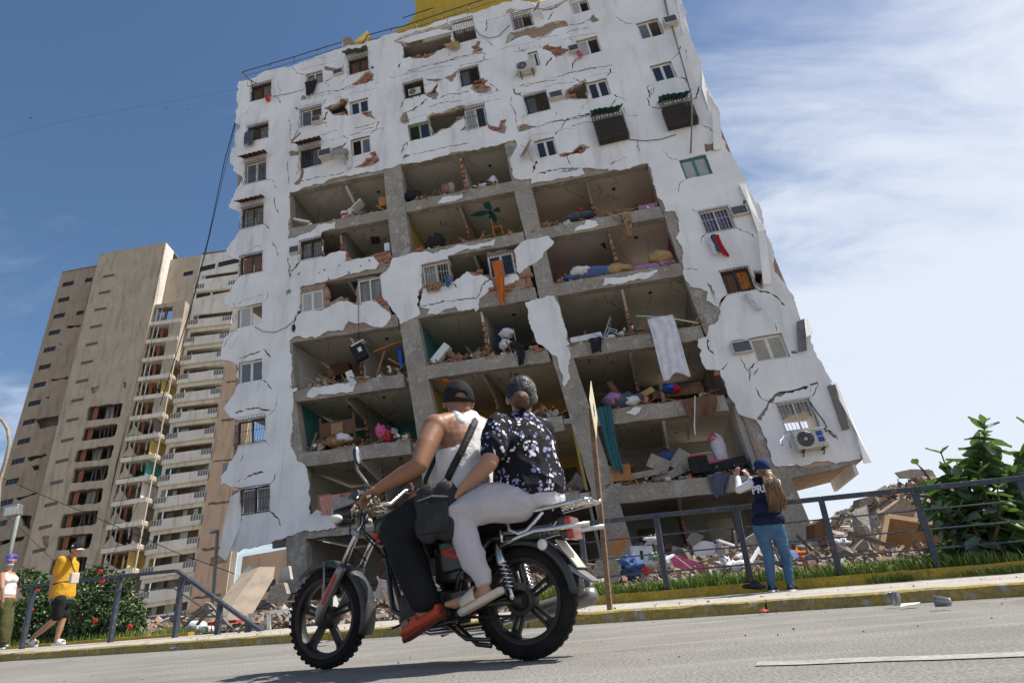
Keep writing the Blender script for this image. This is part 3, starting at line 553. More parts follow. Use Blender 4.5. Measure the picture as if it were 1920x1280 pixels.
for k in range(1, 11):
    for bay in (1, 2, 3):
        u0, u1 = BAY[bay]; u0 -= .3; u1 += .3; t = vt(k, (u0+u1)/2, bay)+.33; bt = t-2.49
        if k == 1: t = .86-.0226*(u1+1.1)
        m = M[rowcol.get((k, bay), 'room')]
        dep = -4.1 if k < 7 else -5.2
        mb = MB(); mid = (u0+u1)/2
        # back wall with two doorways, two side walls
        d1 = u0+.8+rng.random()*.6; d2 = mid+.5+rng.random()*.9
        sheet(mb, [rect(u0, bt, u1, t)], [rect(d1, bt-.1, d1+.95, t-.5), rect(d2, bt-.1, d2+.95, t-.5)], W, dep-.12, dep)
        prism_uvw(mb, rect(u0-.02, bt, u0+.08, t), dep, -.43); prism_uvw(mb, rect(u1-.08, bt, u1+(.45 if bay == 3 else .02), t), dep, -.43)
        mb.build('room_wall', m, BLD)
        mb = MB(); prism_uvw(mb, rect(u0, bt, u1, t), -7.3, -7.2); mb.build('room_wall', M['room'], BLD)
        if (k >= 4 and not (k == 4 and bay == 3)):
            # partition across the bay, broken towards the front
            pm = mid+(.1, -.25, .25, .05, .3, -.1, .2)[k % 7]
            fr = -.5 if (k+bay) % 3 == 0 else -1.3
            if k >= 8: fr = -2.2
            L = [(dep, bt), (fr-.25, bt), (fr, bt+.5), (fr-.3, bt+1.1), (fr+.1, bt+1.7), (-.36, t-.35), (-.36, t), (dep, t)]
            mb = MB(); mb.prism([W(pm-.05, b, a) for a, b in L], FA*.1); mb.build('partition', M['room_w'] if k in (4, 7, 9) else M['room'], BLD)
            mb = MB()
            for i in range(9):
                vv = bt+.1+i*.26; ww = fr+.03+rng.uniform(-.06, .06)
                mb.box(W(pm, vv, ww), FA*.055, FB*.09, FN*.08)
            mb.build('broken_partition_edge', M['brick'], BLD)
            # ceiling fitting
            mb = MB(); mb.lathe(W(pm+1.1, t-.01, -1.6), -FB, [(0, .09), (.04, .09), (.06, .03), (.1, .03)], 10); mb.build('ceiling_light', M['dark'], BLD)
# wings: inner walls (the lowest right room and one left room are open to the back)
for k in range(1, 10):
    for (a, b), opn, bay in (((-1.0, 1.25), k in (8,), 1), ((18.7, 20.95), k == 9, 3)):
        t = vt(k, a, bay)+.15; bt = t-2.3
        if not opn:
            mb = MB(); prism_uvw(mb, rect(a, bt-.3, b, t+.1), -3.2, -3.1); mb.build('room_wall', M['room'], BLD)
        if a < 0 or not opn:
            mb = MB(); prism_uvw(mb, rect(b-.06, bt-.3, b, t+.1) if a < 0 else rect(a, bt-.3, a+.06, t+.1), -3.2, -.45); mb.build('room_wall', M['room_w'], BLD)
        if not (a < 0 and 3 < k):
            e = a-.06 if a < 0 else b; mb = MB(); prism_uvw(mb, rect(e, bt-.4, e+.1, t+.2), -3.2, -.2); mb.build('wall_side', M['plaster'], BLD)
mb = MB(); prism_uvw(mb, [(-1.1, .86), (21.5, .35), (21.5, .5), (-1.1, 1.0)], -7.3, -.19); mb.build('roof_slab', M['conc'], BLD)
mb = MB(); prism_uvw(mb, [(-1.1, .8), (10, .7), (21.6, .1), (21.6, .6), (15.5, .92), (10.5, 1.12), (-1.08, 1.25)], -.18, 0.0); mb.build('parapet', M['plaster'], BLD)
# ------------------------------------------------------------------ windows of the white building
FRM = {'w': 'white', 'd': 'dark', 'gr': 'green_f', 'te': 'teal_f'}
PNE = {'g': 'g_grey', 'k': 'g_dark', 'l': 'g_light', 'be': 'g_beige', 'c': 'cur_g', 'b': 'brown', 'br': 'cur_b', 'r': 'cur_r', 'v': 'cur_v', 'or': 'cur_o'}
def wbox(mb, u0, v0, u1, v1, w0, w1, mi=0):
    mb.box(W((u0+u1)/2, (v0+v1)/2, (w0+w1)/2), FA*(u1-u0)/2, FB*(v1-v0)/2, FN*(w1-w0)/2, mi)
def wavy(u0, v0, u1, v1, w0, amp=.03, waves=7, th=0, skew=0.):
    def fn(a, b): return W(u0+(u1-u0)*a+skew*(1-b), v0+(v1-v0)*b, w0+amp*math.sin(a*waves*6.28+b*.8)*(1.2-.4*b))
    return fn
for i, (q, (u0, v0, u1, v1)) in enumerate(zip(WIN, wrect)):
    fr, pn, gr, aw = q[4:]
    mb = MB(); t = .055; wf0, wf1 = -.11, -.045
    wbox(mb, u0, v0, u1, v0+t, wf0, wf1); wbox(mb, u0, v1-t, u1, v1, wf0, wf1); wbox(mb, u0, v0+t, u0+t, v1-t, wf0, wf1); wbox(mb, u1-t, v0+t, u1, v1-t, wf0, wf1)
    um = (u0+u1)/2; wbox(mb, um-t*.5, v0+t, um+t*.5, v1-t, wf0+.005, wf1-.005)
    for sd in (0, 1):            # sash rails
        a, b = (u0+t, um-t*.5) if sd == 0 else (um+t*.5, u1-t)
        if pn[sd] in 'gkl' or pn[sd] == 'be':
            for e in ((a, v0+t, a+.03, v1-t), (b-.03, v0+t, b, v1-t), (a+.03, v0+t, b-.03, v0+t+.03), (a+.03, v1-t-.03, b-.03, v1-t)): wbox(mb, *e, wf0+.012, wf1-.012)
    wn = mb.build('window', M[FRM[fr]], BLD)
    for sd in (0, 1):
        a, b = (u0+t, um-t*.5) if sd == 0 else (um+t*.5, u1-t)
        p = pn[sd]
        if p == 'o':
            continue
        mb = MB()
        if p in ('c', 'b', 'br', 'r', 'v', 'or'):
            mb.grid(wavy(a, v0+t+(0 if p != 'or' else .12), b, v1-t, -.16, .02, 5), 24, 4); mb.build('curtain', M[PNE[p]], wn, True)
            if p in 'cv':
                mb = MB(); wbox(mb, a, v0+t, b, v0+t+.03, wf0+.012, wf1-.012); mb.build('sash', M['white'], wn)
        else:
            wbox(mb, a+.03, v0+t+.03, b-.03, v1-t-.03, wf0+.03, wf0+.038); mb.build('pane', M[PNE[p]], wn)
            if p in ('g', 'k') and i % 2 == 0:
                mb = MB(); e = b-(b-a)*rng.uniform(.25, .6); mb.grid(wavy(e, v0+t, b, v1-t, -.15, .02, 3), 10, 2); mb.build('curtain', M['cur_g'], wn, True)
    if gr in ('flat', 'bow', 'white'):
        mb = MB(); z0 = .1; n = max(6, int((u1-u0)/.11)); bow = .12 if gr == 'bow' else 0.; m = M['iron_w'] if gr == 'white' else M['dark']
        for j in range(n+1):
            u = u0-.02+(u1-u0+.04)*j/n
            mb.tube([W(u, v1+.06, .03), W(u, v1+.02, z0), W(u, v0+(v1-v0)*.45, z0+.02), W(u, v0+.2, z0+.02+bow), W(u, v0, z0+bow), W(u, v0-.05, .03)], .009, 4)
        for vv in (v1+.02, v0+(v1-v0)*.52, v0):
            mb.tube([W(u0-.03, vv, .03), W(u0-.03, vv, z0+.01+(bow if vv == v0 else 0)), W(u1+.03, vv, z0+.01+(bow if vv == v0 else 0)), W(u1+.03, vv, .03)], .012, 4)
        if gr == 'bow' and i % 3 != 0:
            for j in range(n+1):
                u = u0-.02+(u1-u0+.04)*j/n; mb.tube([W(u, v1+.02, z0), W(u-.02, v1+.17, z0+.05), W(u-.05, v1+.13, z0+.09)], .007, 4)
        mb.build('grille', m, wn)
    if gr == 'cage':
        mb = MB(); d = .45; vb = v0-.05; va = v1+.02
        for j in range(12):
            u = u0-.08+(u1-u0+.16)*j/11; mb.tube([W(u, va, .06), W(u, va, d), W(u, vb, d-.04), W(u, vb, .06)], .011, 4)
        for j in range(8):
            vv = vb+(va-vb)*j/7; mb.tube([W(u0-.08, vv, .06), W(u0-.08, vv, d), W(u1+.08, vv, d), W(u1+.08, vv, .06)], .011, 4)
        mb.build('cage', M['dark'], wn)
        mb = MB(); wbox(mb, u0-.06, vb+.02, u1+.06, va-.25, d-.09, d-.05); wbox(mb, u0-.06, vb+.02, u1+.06, vb+.05, .07, d-.09); wbox(mb, u0-.06, vb+.05, u0-.03, va-.25, .07, d-.09); wbox(mb, u1+.03, vb+.05, u1+.06, va-.25, .07, d-.09); mb.build('cage_screen', M['cage'], wn)
        mb = MB()
        for j in range(5): wbox(mb, u0+.1+j*(u1-u0-.2)/5, va-.21, u0+.1+(j+.7)*(u1-u0-.2)/5, va-.08, d-.06, d-.02)
        mb.build('cage_edge', M['white_c'], wn)
    if aw:
        mb = MB(); m = M[{'r': 'awn_r', 'g': 'awn_g', 't': 'awn_t'}[aw]]; d = .5 if aw != 'g' else .62; ex = .12
        def fn(a, b, s=(u0-ex, u1+ex, v1), d=d, aw=aw):
            uu = s[0]+(s[1]-s[0])*a+.06*math.sin(b*3+a*5)
            rip = .025*math.sin(a*40) if aw != 't' else .04*math.sin(a*23)+.03*math.sin(a*9+b*5)
            return W(uu, s[2]+.36-.28*b+rip+(.0 if aw == 'r' else .05*math.sin(a*6)), .06+d*b)
        mb.grid(fn, 40, 5)
        o = mb.build('awning', m, wn); sm = o.modifiers.new('th', 'SOLIDIFY'); sm.thickness = .02
# the curtain blown through the open lower right room
u0, v0, u1, v1 = wrect[-1]
mb = MB(); ys = [(u0+.05, v1-.05), (u1-.05, v1-.05), (u1-.05, v1-.6), (u1-.2, v1-.3), (um+.1, v1-.5), (u0+.3, v0+.55), (u0+.08, v0+.45)]
um = (u0+u1)/2; ys[4] = (um+.15, v1-.4); sheet(mb, [ys], [], W, -.14, -.13); mb.build('curtain', M['cur_g'], BLD)
# ------------------------------------------------------------------ roof of the white building
T_Y = thing('rooftop_house', 'yellow painted stair house broken open on the roof of the white block', 'rooftop house', W(12, .9, -2.5))
def wp(x, y, w): return W(*fac(x, y, w), w)
mb = MB(); ww = -2.2
pl = [fac(a, b, ww) for a, b in ((772, 60), (776, 30), (780, 26), (778, 5), (783, -40), (790, -120), (1000, -190), (1010, 0), (900, 40))]
sheet(mb, [jag(pl, .05, .3, rng)], [], W, ww-.15, ww); mb.build('wall', M['yellow'], T_Y)
mb = MB(); a, b = fac(1000, -190, ww), fac(1010, 0, ww); mb.prism([W(a[0], a[1], ww-.15), W(b[0], b[1]-.3, ww-.15), W(b[0], b[1]-.3, -6), W(a[0], a[1], -6)], FA*-.15); mb.build('wall', M['yellow'], T_Y)
mb = MB(); pl = [fac(x, y, -1.9) for x, y in ((730, 66), (752, 52), (775, 36), (788, 44), (770, 58))]; sheet(mb, [jag(pl, .05, .2, rng)], [], W, -2.1, -1.9); mb.build('broken_wall', M['yellow'], T_Y)
mb = MB(); mb.tube([wp(755, 34, -1.7), wp(812, 15, -1.5)], .03, 5); mb.build('bent_pipe', M['steel'], T_Y)
t = thing('roof_fragment', 'broken yellow slab tilted up behind the roof railing', 'slab', W(6, .8, -1.4))
mb = MB(); q = [wp(622, 100, -1.6), wp(664, 78, -1.6), wp(689, 57, -2.2), wp(699, 76, -1.2), wp(668, 90, -.9)]; mb.prism(q, FN*-.22); mb.build('slab', M['yellow'], t)
mb = MB(); mb.prism([wp(641, 76, -.7), wp(648, 70, -.7), wp(656, 69, -.7), wp(669, 86, -.7), wp(664, 90, -.7), wp(652, 82, -.7)], FN*-.35); mb.build('brick_edge', M['mortar'], t)
t = thing('roof_railing', 'thin dark railing along the roof edge, bent beside the fallen slab', 'railing', W(3, 1.2, -.1))
tp = [(455, 135), (500, 122), (551, 107), (596, 93), (641, 79)]; tq = [(679, 82), (690, 66), (734, 54), (755, 50), (781, 41), (828, 25), (880, 8), (930, -8)]
for run in (tp, tq):
    mb = MB(); mb.tube([wp(x, y, -.1) for x, y in run], .028, 6); mb.build('top_rail', M['steel'], t)
    mb = MB(); mb.tube([wp(x+1, y+(9 if run is tp else 10), -.1) for x, y in run[(0 if run is tp else 1):]], .014, 5); mb.build('middle_rail', M['steel'], t)
for x, y, b in ((455, 135, 151), (507, 120, 135), (552, 107, 121), (596, 93, 107), (641, 79, 94), (688, 66, 82), (734, 54, 66), (781, 41, 52), (828, 25, 37), (880, 8, 22)):
    mb = MB(); mb.tube([wp(x, y, -.1), wp(x-1, b, -.1)], .022, 6); mb.build('post', M['steel'], t)
mb = MB(); mb.tube([wp(455, 136, -.1), wp(466, 148, .05), wp(472, 153, .15), wp(473, 166, .15)], .018, 5); mb.tube([wp(466, 148, .05), wp(480, 156, .2), wp(474, 160, .2)], .015, 5); mb.build('bent_rod', M['steel'], t)
# ------------------------------------------------------------------ air conditioners and other fittings on the wall
def ac_unit(x, y, wd, hg, dp, label, kind='box', tilt=0.):
    u, v = fac(x, y, dp); t = thing('air_conditioner', label, 'air conditioner', W(u, v-hg/2, .3), 'air conditioners on the white block')
    mb = MB(); wbox(mb, u-wd/2, v-hg/2, u+wd/2, v+hg/2, -.2 if kind == 'box' else .12, dp); o = mb.build('housing', M['ac'], t); bevel(o, .02)
    mb = MB()
    if kind == 'box':
        wbox(mb, u-wd*.42, v-hg*.38, u+wd*.42, v+hg*.36, dp+.003, dp+.012); mb.build('grille', M['ac_d'], t)
        mb = MB()
        for j in range(5): wbox(mb, u-wd*.42, v-hg*.3+j*hg*.13, u+wd*.42, v-hg*.28+j*hg*.13, dp+.012, dp+.018)
        mb.build('louvre', M['metal'], t)
    else:
        c = W(u-wd*.16, v, dp+.002); r = hg*.40; mb.lathe(c, FN, [(0, r), (.012, r), (.012, r*.25)], 28); mb.build('fan_guard', M['ac_d'], t)
        mb = MB()
        for rr in (.99, .8, .62, .45): mb.tube([c+FN*.018+r*rr*(math.cos(a)*FA+math.sin(a)*FB) for a in np.linspace(0, 6.283, 25)], .004, 4)
        mb.lathe(c+FN*.015, FN, [(0, r*.25), (.012, r*.2)], 16); mb.build('guard_ring', M['metal'], t)
        for sd in (-1, 1):
            mb = MB(); mb.beam(W(u+sd*wd*.33, v-hg*.5-.02, .03), W(u+sd*wd*.33, v-hg*.5-.02, dp), .04, .04); mb.beam(W(u+sd*wd*.33, v-hg*.5-.16, .05), W(u+sd*wd*.33, v-hg*.5-.03, dp*.8), .03, .03); mb.build('bracket', M['dark'], t)
    return t
ac_unit(633, 133, .55, .36, .22, 'white boxy air conditioner beside the top left striped curtain window')
ac_unit(592, 222, .5, .36, .35, 'white boxy air conditioner set inside the second floor window grille')
ac_unit(608, 285, .68, .44, .45, 'large worn boxy air conditioner beside the red awning and satellite dish')
ac_unit(551, 467, .5, .4, .22, 'boxy air conditioner in cracked wall beside the lone middle window')
ac_unit(777, 171, .62, .42, -.1+.25, 'split air conditioner fan unit caged behind a window grille', 'fan')
ac_unit(984, 122, .86, .56, .45, 'large split air conditioner on long brackets near the top', 'fan')
ac_unit(1042, 176, .62, .4, .3, 'boxy air conditioner beside the dark hole in the upper wall')
ac_unit(1075, 89, .5, .4, .3, 'small boxy air conditioner under the pink cloth window')
ac_unit(1257, 35, .6, .44, .38, 'dark fronted air conditioner crossed by the tall downpipe')
ac_unit(1386, 393, .62, .42, .24, 'boxy air conditioner beside the white barred violet curtain window')
ac_unit(1391, 649, .66, .46, .24, 'boxy air conditioner in chipped hole beside the beige blind window')
t = ac_unit(1520, 821, .92, .62, .45, 'big split air conditioner with blue label under the see-through window', 'fan')
u, v = fac(1520, 821, .45); mb = MB(); wbox(mb, u+.2, v+.04, u+.38, v+.2, .454, .458); wbox(mb, u+.2, v-.15, u+.38, v+.01, .454, .458); mb.build('label', M['blue'], t)
def cable(name, pts, r, label, cat='cable', m=None, sag=None, group=None):
    mb = MB(); mb.tube(pts, r, 5); return tag(mb.build(name, m or M['cable'], None, True), label, cat, group)
cable('power_cable', [wp(1517, 752, .15), wp(1530, 770, .2), wp(1545, 790, .15), wp(1550, 800, .15), wp(1537, 812, .3), wp(1552, 806, .1), wp(1566, 820, .08)], .02, 'thick black cable looping down to the lowest big air conditioner')
cable('downpipe', [wp(1244, -10, .1), wp(1252, 25, .12), wp(1265, 65, .15), wp(1297, 180, .72), wp(1297, 240, .7), wp(1295, 287, .1)], .035, 'thin grey pipe hanging down the upper right wall', 'pipe', M['conc_d'])
cable('service_wire', [wp(1180, 262, .08), wp(1210, 264, .1), wp(1240, 261, .1), wp(1268, 252, .1)], .014, 'thin wire sagging between the two green awning cages')
cable('service_wire', [wp(891, 55, .08), wp(900, 66, .1), wp(917, 72, .1), wp(935, 68, .1), wp(955, 48, .08)], .014, 'thin wire sagging between the two top floor windows')
cable('service_wire', [wp(477, 612, .08), wp(492, 621, .1), wp(515, 623, .1), wp(537, 613, .1), wp(553, 599, .08)], .012, 'thin wire drooping from the patterned left window')
cable('service_wire', [wp(511, 181, .06), wp(540, 176, .08), wp(570, 168, .06)], .012, 'thin wire running from the red can window')
cable('hanging_cable', [wp(442, 226, -.2), wp(425, 300, -.6)+np.array([-.1, 0, 0]), wp(405, 380, -1), wp(390, 450, -1.4), wp(372, 520, -2), wp(360, 570, -2.4), wp(300, 760, -5)], .022, 'thick black cable hanging from the left roof corner across the beige tower')
cable('hanging_cable', [wp(443, 226, -.2), wp(408, 378, -1), wp(378, 505, -2), wp(352, 600, -2.6)], .012, 'thin cable beside the thick one hanging off the left roof corner')
def dish(x, y, r, label, az):
    u, v = fac(x, y, .4); t = thing('satellite_dish', label, 'satellite dish', W(u, v-.3, .2))
    ax = FN*math.cos(az)+FA*math.sin(az)+FB*.5; ax /= np.linalg.norm(ax)
    mb = MB(); mb.lathe(W(u, v, .4), ax, [(0, .02), (.01, r*.4), (.05, r*.75), (.1, r), (.11, r*.98), (.06, r*.73), (.02, r*.38), (.012, .0201)], 24, ref=(.3, .1, .9)); mb.build('reflector', M['conc'], t, True)
    mb = MB(); mb.tube([W(u, v, .4), W(u+.05, v-.15, .2), W(u+.1, v-.45, .06)], .025, 6); mb.tube([W(u, v, .4)+ax*.02, W(u, v, .4)+ax*.35], .012, 5); mb.build('arm', M['metal'], t)
dish(637, 288, .42, 'grey satellite dish beside the red awning window', .3)
dish(989, 280, .45, 'pale green satellite dish on the torn plaster above the third bay', -.9)
dish(1009, 14, .32, 'small satellite dish on a post near the roof', -.8)
# ------------------------------------------------------------------ cloth hanging from windows and ledges
def cloth(name, x, y, wd, hg, w, m, label, cat='cloth', waves=3, taper=.75, skew=0., amp=.05, group='cloths hanging on the white block'):
    u, v = fac(x, y, w); sd = rng.uniform(0, 6)
    def fn(a, b):
        k = 1-(1-taper)*b; a2 = a+.09*math.sin(a*5+sd)+.03*math.sin(b*6+a*3+sd); return W(u+(a-.5)*wd*k+skew*b+.03*math.sin(b*4+sd), v-hg*b-.05*math.sin(a*7+sd)*b*hg, w+amp*(.5+.6*noise.noise(Vector((a*2+sd, b, sd))))*math.sin(a2*waves*6.28+sd+1.5*b)+.07*b*noise.noise(Vector((a*3+sd, b*3, 2.)))+.03*b)
    mb = MB(); mb.grid(fn, 36, 20); o = mb.build(name, m, None, True); md = o.modifiers.new('th', 'SOLIDIFY'); md.thickness = .012
    return tag(o, label, cat, group)
cloth('garment', 582, 152, .7, 1.0, .16, M['black'], 'black garment hanging from the striped curtain window', taper=.55)
cloth('garment', 467, 246, .55, .95, .22, M['navy_c'], 'grey trousers hanging from the second left window grille', taper=.9)
cloth('garment', 652, 287, .3, 1.0, .15, M['white_c'], 'white patterned cloth hanging beside the satellite dish', taper=.8)
cloth('garment', 651, 286, .12, .42, .22, M['room_y'], 'small yellow cloth beside the white one near the dish')
cloth('garment', 1085, 96, .2, .42, .2, M['pink'], 'pink cloth caught below the upper window with air conditioner', taper=1.3)
cloth('towel', 930, 489, .42, 2.0, .2, M['orange'], 'long orange towel hanging from the barred middle window', 'towel', 2, .55)
cloth('garment', 838, 518, .28, .5, .22, M['blue_c'], 'blue cloth hung on the white grille')
cloth('garment', 812, 530, .7, .4, .2, M['pat_c'], 'bundle of dark patterned clothes under the white grille', amp=.08)
cloth('garment', 1329, 445, .2, .8, .2, M['white_c'], 'white cloth hanging left of the red one')
cloth('garment', 1336, 440, .18, .8, .22, M['navy_c'], 'dark cloth between the white and red ones')
cloth('garment', 1341, 441, .26, 1.0, .2, M['red_c'], 'red cloth hanging under the violet curtain window', skew=.1)
cloth('garment', 1402, 550, .25, .75, .2, M['white_c'], 'white cloth hanging under the orange curtain window', skew=.12)
cloth('sheet', 1236, 594, .92, 2.35, .22, M['white_c'], 'long pale sheet hanging over the ledge in the third bay', 'sheet', 4, 1.0, amp=.05)
cloth('curtain_cloth', 1169, 402, .42, 1.2, .1, M['pat_c'], 'dark patterned curtain dangling below the pink room ledge', 'curtain', 3, .5)
cloth('curtain_cloth', 1131, 762, .5, 2.3, .12, M['teal_c'], 'long teal curtain hanging beside the traffic sign', 'curtain', 4, .6)
cloth('garment', 1308, 744, 1.2, .75, .12, M['brown'], 'brown cloth draped over the bed ledge of the third bay', taper=.7)
cloth('garment', 1345, 887, .75, .75, .12, M['navy_c'], 'grey blue rag hanging beside the phone', taper=.4, skew=-.1)
cloth('garment', 1114, 633, .45, .6, .15, M['black'], 'black shirt lying over the brick edge of the third bay')
cloth('garment', 974, 656, .34, .62, .12, M['black'], 'black garment hanging below the white fan room', taper=.6)
cloth('tarpaulin', 845, 80, .8, .55, .2, M['tan_c'], 'torn tan tarpaulin sagging from the top floor hole', 'tarpaulin', 2, .5, .2)
cloth('garment', 620, 928, .8, .7, .1, M['room_p'], 'peach curtain hanging at the lowest left opening', waves=5, taper=1)
mb = MB(); u, v = fac(502, 183, .2); mb.lathe(W(u, v-.2, .2), FB, [(0, .1), (.02, .12), (.3, .12), (.34, .07), (.4, .07)], 14); tag(mb.build('jerry_can', M['red'], None, True), 'small red can hanging from the top left window', 'can')
cable('curtain_rod', [wp(1192, 592, .2), wp(1250, 595, .2), wp(1310, 606, .1)], .02, 'thin white curtain rod holding the long grey sheet', 'rod', M['white'])
cable('hanging_wire', [wp(672, 570, .1), wp(673, 645, .12)], .012, 'straight wire holding the dangling black appliance')
cable('hanging_pole', [wp(1303, 742, .15), wp(1302, 800, .18), wp(1304, 815, .2)], .025, 'thin pale pole dangling from the ledge above the lowest room', 'pole', M['white'])
t = thing('appliance', 'black appliance box dangling on a wire in the open left room', 'appliance', wp(672, 665, .1))
mb = MB(); u, v = fac(673, 660, .1); ax = FA*.93+FB*.35; ay = FB*.93-FA*.35; mb.box(W(u, v, .1), ax*.27, ay*.38, FN*.12); mb.build('case', M['black'], t)
mb = MB(); mb.box(W(u+.1, v+.05, .23), ax*.08, ay*.1, FN*.005); mb.box(W(u, v+.36, .1), ax*.29, ay*.03, FN*.14); mb.build('door_panel', M['white'], t)
mb = MB(); mb.box(W(u-.42, v-1.05, .05), (FA*.95+FB*.3)*.14, (FB*.95-FA*.3)*.33, FN*.04); mb.build('tank', M['white'], t)
# ------------------------------------------------------------------ things left in the open rooms
def floor_pt(u, k, bay, w): return W(u, vt(k+1, u, bay)+.56, w)
rub = {'c': MB(), 'b': MB(), 'p': MB(), 'w': MB()}
r2 = np.random.default_rng(11)
for k in range(4, 10):
    for bay in (1, 2, 3):
        if (k == 4 and bay == 3) or (k == 6 and bay != 3) : continue
        u0, u1 = BAY[bay]; n = 260 if k < 7 else 480
        for i in range(n):
            u = r2.uniform(u0, u1); d = -abs(r2.normal())*(1.1 if k < 8 else 1.9)-.02
            hp = .22*max(0, math.sin(u*2.1+k))*(1 if k < 7 else 1.8)*math.exp(d*.5)
            p = floor_pt(u, k, bay, max(d, -3.5))+FB*r2.uniform(0, hp+.05)
            key = 'cbpcbp'[r2.integers(6)] if r2.random() > .22 else 'w'
            if key == 'w':
                dr = FA*r2.normal()+FN*r2.normal()*.6+FB*r2.normal()*.35; dr /= np.linalg.norm(dr); rub['w'].beam(p-dr*.3, p+dr*r2.uniform(.3, .7), .05, .03)
            else: chunk(rub[key], p, .04+.26*r2.random()**2, r2)
# hanging wires and bars from the broken ceilings
hw_ = MB()
for k in range(4, 10):
    for bay in (1, 2, 3):
        if (k == 4 and bay == 3) or (k == 6 and bay != 3): continue
        for _ in range(5):
            u = r2.uniform(*BAY[bay]); d = -r2.uniform(.36, 2.2); a = W(u, vt(k, u, bay)+.32, d); L = r2.uniform(.25, 1.1); hw_.tube([a, a-FB*L*.5+FA*r2.normal()*.12, a-FB*L+FA*r2.normal()*.25+FN*r2.normal()*.15], .009, 4)
        for _ in range(3):
            u = r2.uniform(*BAY[bay]); a = W(u, vt(k, u, bay)+.02, .0); L = r2.uniform(.15, .5); hw_.tube([a, a-FB*L*.4+FN*.05, a-FB*L+FA*r2.normal()*.15+FN*r2.uniform(0, .2)], .008, 4)
dk = MB(); lt_ = MB()
for k in range(4, 11):
    for bay in (1, 2, 3):
        if (k == 4 and bay == 3) or (k == 6 and bay != 3): continue
        for i in range(34 if k > 6 else 16):
            u = r2.uniform(*BAY[bay]); d = -r2.uniform(.7, 3.9); p = floor_pt(u, k, bay, d); a = r2.normal(size=3); a /= np.linalg.norm(a); b = xp(a, r2.normal(size=3)); b /= np.linalg.norm(b); c_ = xp(a, b); h = r2.uniform(.1, .5); p = p+FB*h*r2.uniform(.2, 1.4)
            (dk if r2.random() < .7 else lt_).box(p, a*h, b*h*r2.uniform(.2, .9), c_*r2.uniform(.02, .25))
stuff(dk.build('room_wreckage', M['brown'], None), 'dark smashed furniture heaped inside the open rooms', 'wreckage'); stuff(lt_.build('room_wreckage', M['conc'], None), 'grey smashed panels heaped inside the open rooms', 'wreckage')
stuff(hw_.build('torn_wiring', M['dark'], None), 'torn wires and bars dangling in the open rooms', 'wiring')
for k, m, nm, lb in (('c', 'conc', 'room_rubble', 'broken concrete lumps strewn along the open floors'), ('b', 'brick', 'room_rubble', 'broken red brick strewn along the open floors'), ('p', 'room_w', 'room_rubble', 'white plaster lumps strewn along the open floors'), ('w', 'wood', 'room_debris', 'splintered timber strewn along the open floors')):
    stuff(rub[k].build(nm, M[m], None), lb, 'rubble')
ROOM = 'belongings left in the torn open rooms'
def furn(name, x, y, label, cat, w=-.3):
    c = wp(x, y, w); return thing(name, label, cat, c, ROOM), c
def lump(mb, c, a, b, d, seed, amp=.18, mi=0):          # soft uneven bundle
    o = len(mb.v); mb.ell(c, a, b, d, 14, 9, mi); c = np.asarray(c)
    for i in range(o, len(mb.v)):
        p = np.array(mb.v[i]); q = p-c; s = 1+amp*noise.noise(Vector(q*3.1/np.linalg.norm(a)+seed)); mb.v[i] = tuple(c+q*s)
def bundle(name, x, y, a, h, m, label, cat='bundle', w=-.35, d=.35, ang=0.):
    c = wp(x, y, w); mb = MB(); ca, sa = math.cos(ang), math.sin(ang); lump(mb, c, (FA*ca+FB*sa)*a, FN*d, (FB*ca-FA*sa)*h, rng.uniform(0, 50), .5); return tag(mb.build(name, m, None, True), label, cat, ROOM)
def mattress(x0, y0, x1, y1, m, label, w=-.25, th=.2, dep=.9):
    p, q = wp(x0, y0, w), wp(x1, y1, w); mb = MB(); d = q-p; L = np.linalg.norm(d); d /= L; up = xp(FN, d); up /= np.linalg.norm(up)
    mb.box((p+q)/2-FN*dep/2, d*L/2, FN*dep/2, up*th/2); o = mb.build('mattress', m, None); bevel(o, .06, 3); return tag(o, label, 'mattress', ROOM)
def chair(x, y, label, m, w=-.4, tip=0., s=1.):
    c = wp(x, y, w); t = thing('chair', label, 'chair', c, ROOM); ca, sa = math.cos(tip), math.sin(tip); a = FA*ca+FB*sa; b = FB*ca-FA*sa; n = FN
    def bx(nm, p0, hx, hy, hz): mb = MB(); mb.box(c+a*p0[0]*s+b*p0[1]*s+n*p0[2]*s, a*hx*s, b*hy*s, n*hz*s); mb.build(nm, m, t)
    bx('seat', (0, .45, 0), .21, .02, .21)
    for i in (-1, 1):
        for j in (-1, 1): bx('leg', (i*.19, .22, j*.19), .018, .215, .018)
    for i in (-1, 1): bx('back_post', (-.19, .7, i*.19), .018, .23, .018)
    bx('back_rail', (-.19, .88, 0), .014, .05, .17); bx('back_rail', (-.19, .7, 0), .014, .03, .17)
mattress(1052, 523, 1165, 510, M['white_c'], 'white mattress on the ledge with blue cloth, third bay', -.2)
bundle('bedding', 1110, 512, 1.0, .2, M['blue_c'], 'blue and white bedding heaped on the white mattress', 'bedding', -.15)
bundle('bedding', 1090, 510, .45, .18, M['white_c'], 'white sheet crumpled over the blue bedding', 'bedding', -.05)
bundle('bundle', 1155, 508, .7, .25, M['tan_c'], 'tan bundle of cloth beside the white mattress', w=-.3)
mattress(1188, 502, 1266, 490, M['mauve'], 'mauve mattress at the ledge of the magenta room', -.15, .22)
bundle('bundle', 1238, 484, .5, .28, M['tan_c'], 'ochre blanket folded in the magenta room corner')
mattress(1196, 390, 1234, 381, M['mauve'], 'mauve mattress at the right end of the striped ceiling room', -.2, .2)
bundle('bundle', 1085, 407, .6, .2, M['navy_c'], 'dark blanket heaped near the red toy in the pink room')
bundle('bundle', 1090, 399, .12, .09, M['red'], 'small bright red thing on the dark blanket', 'toy')
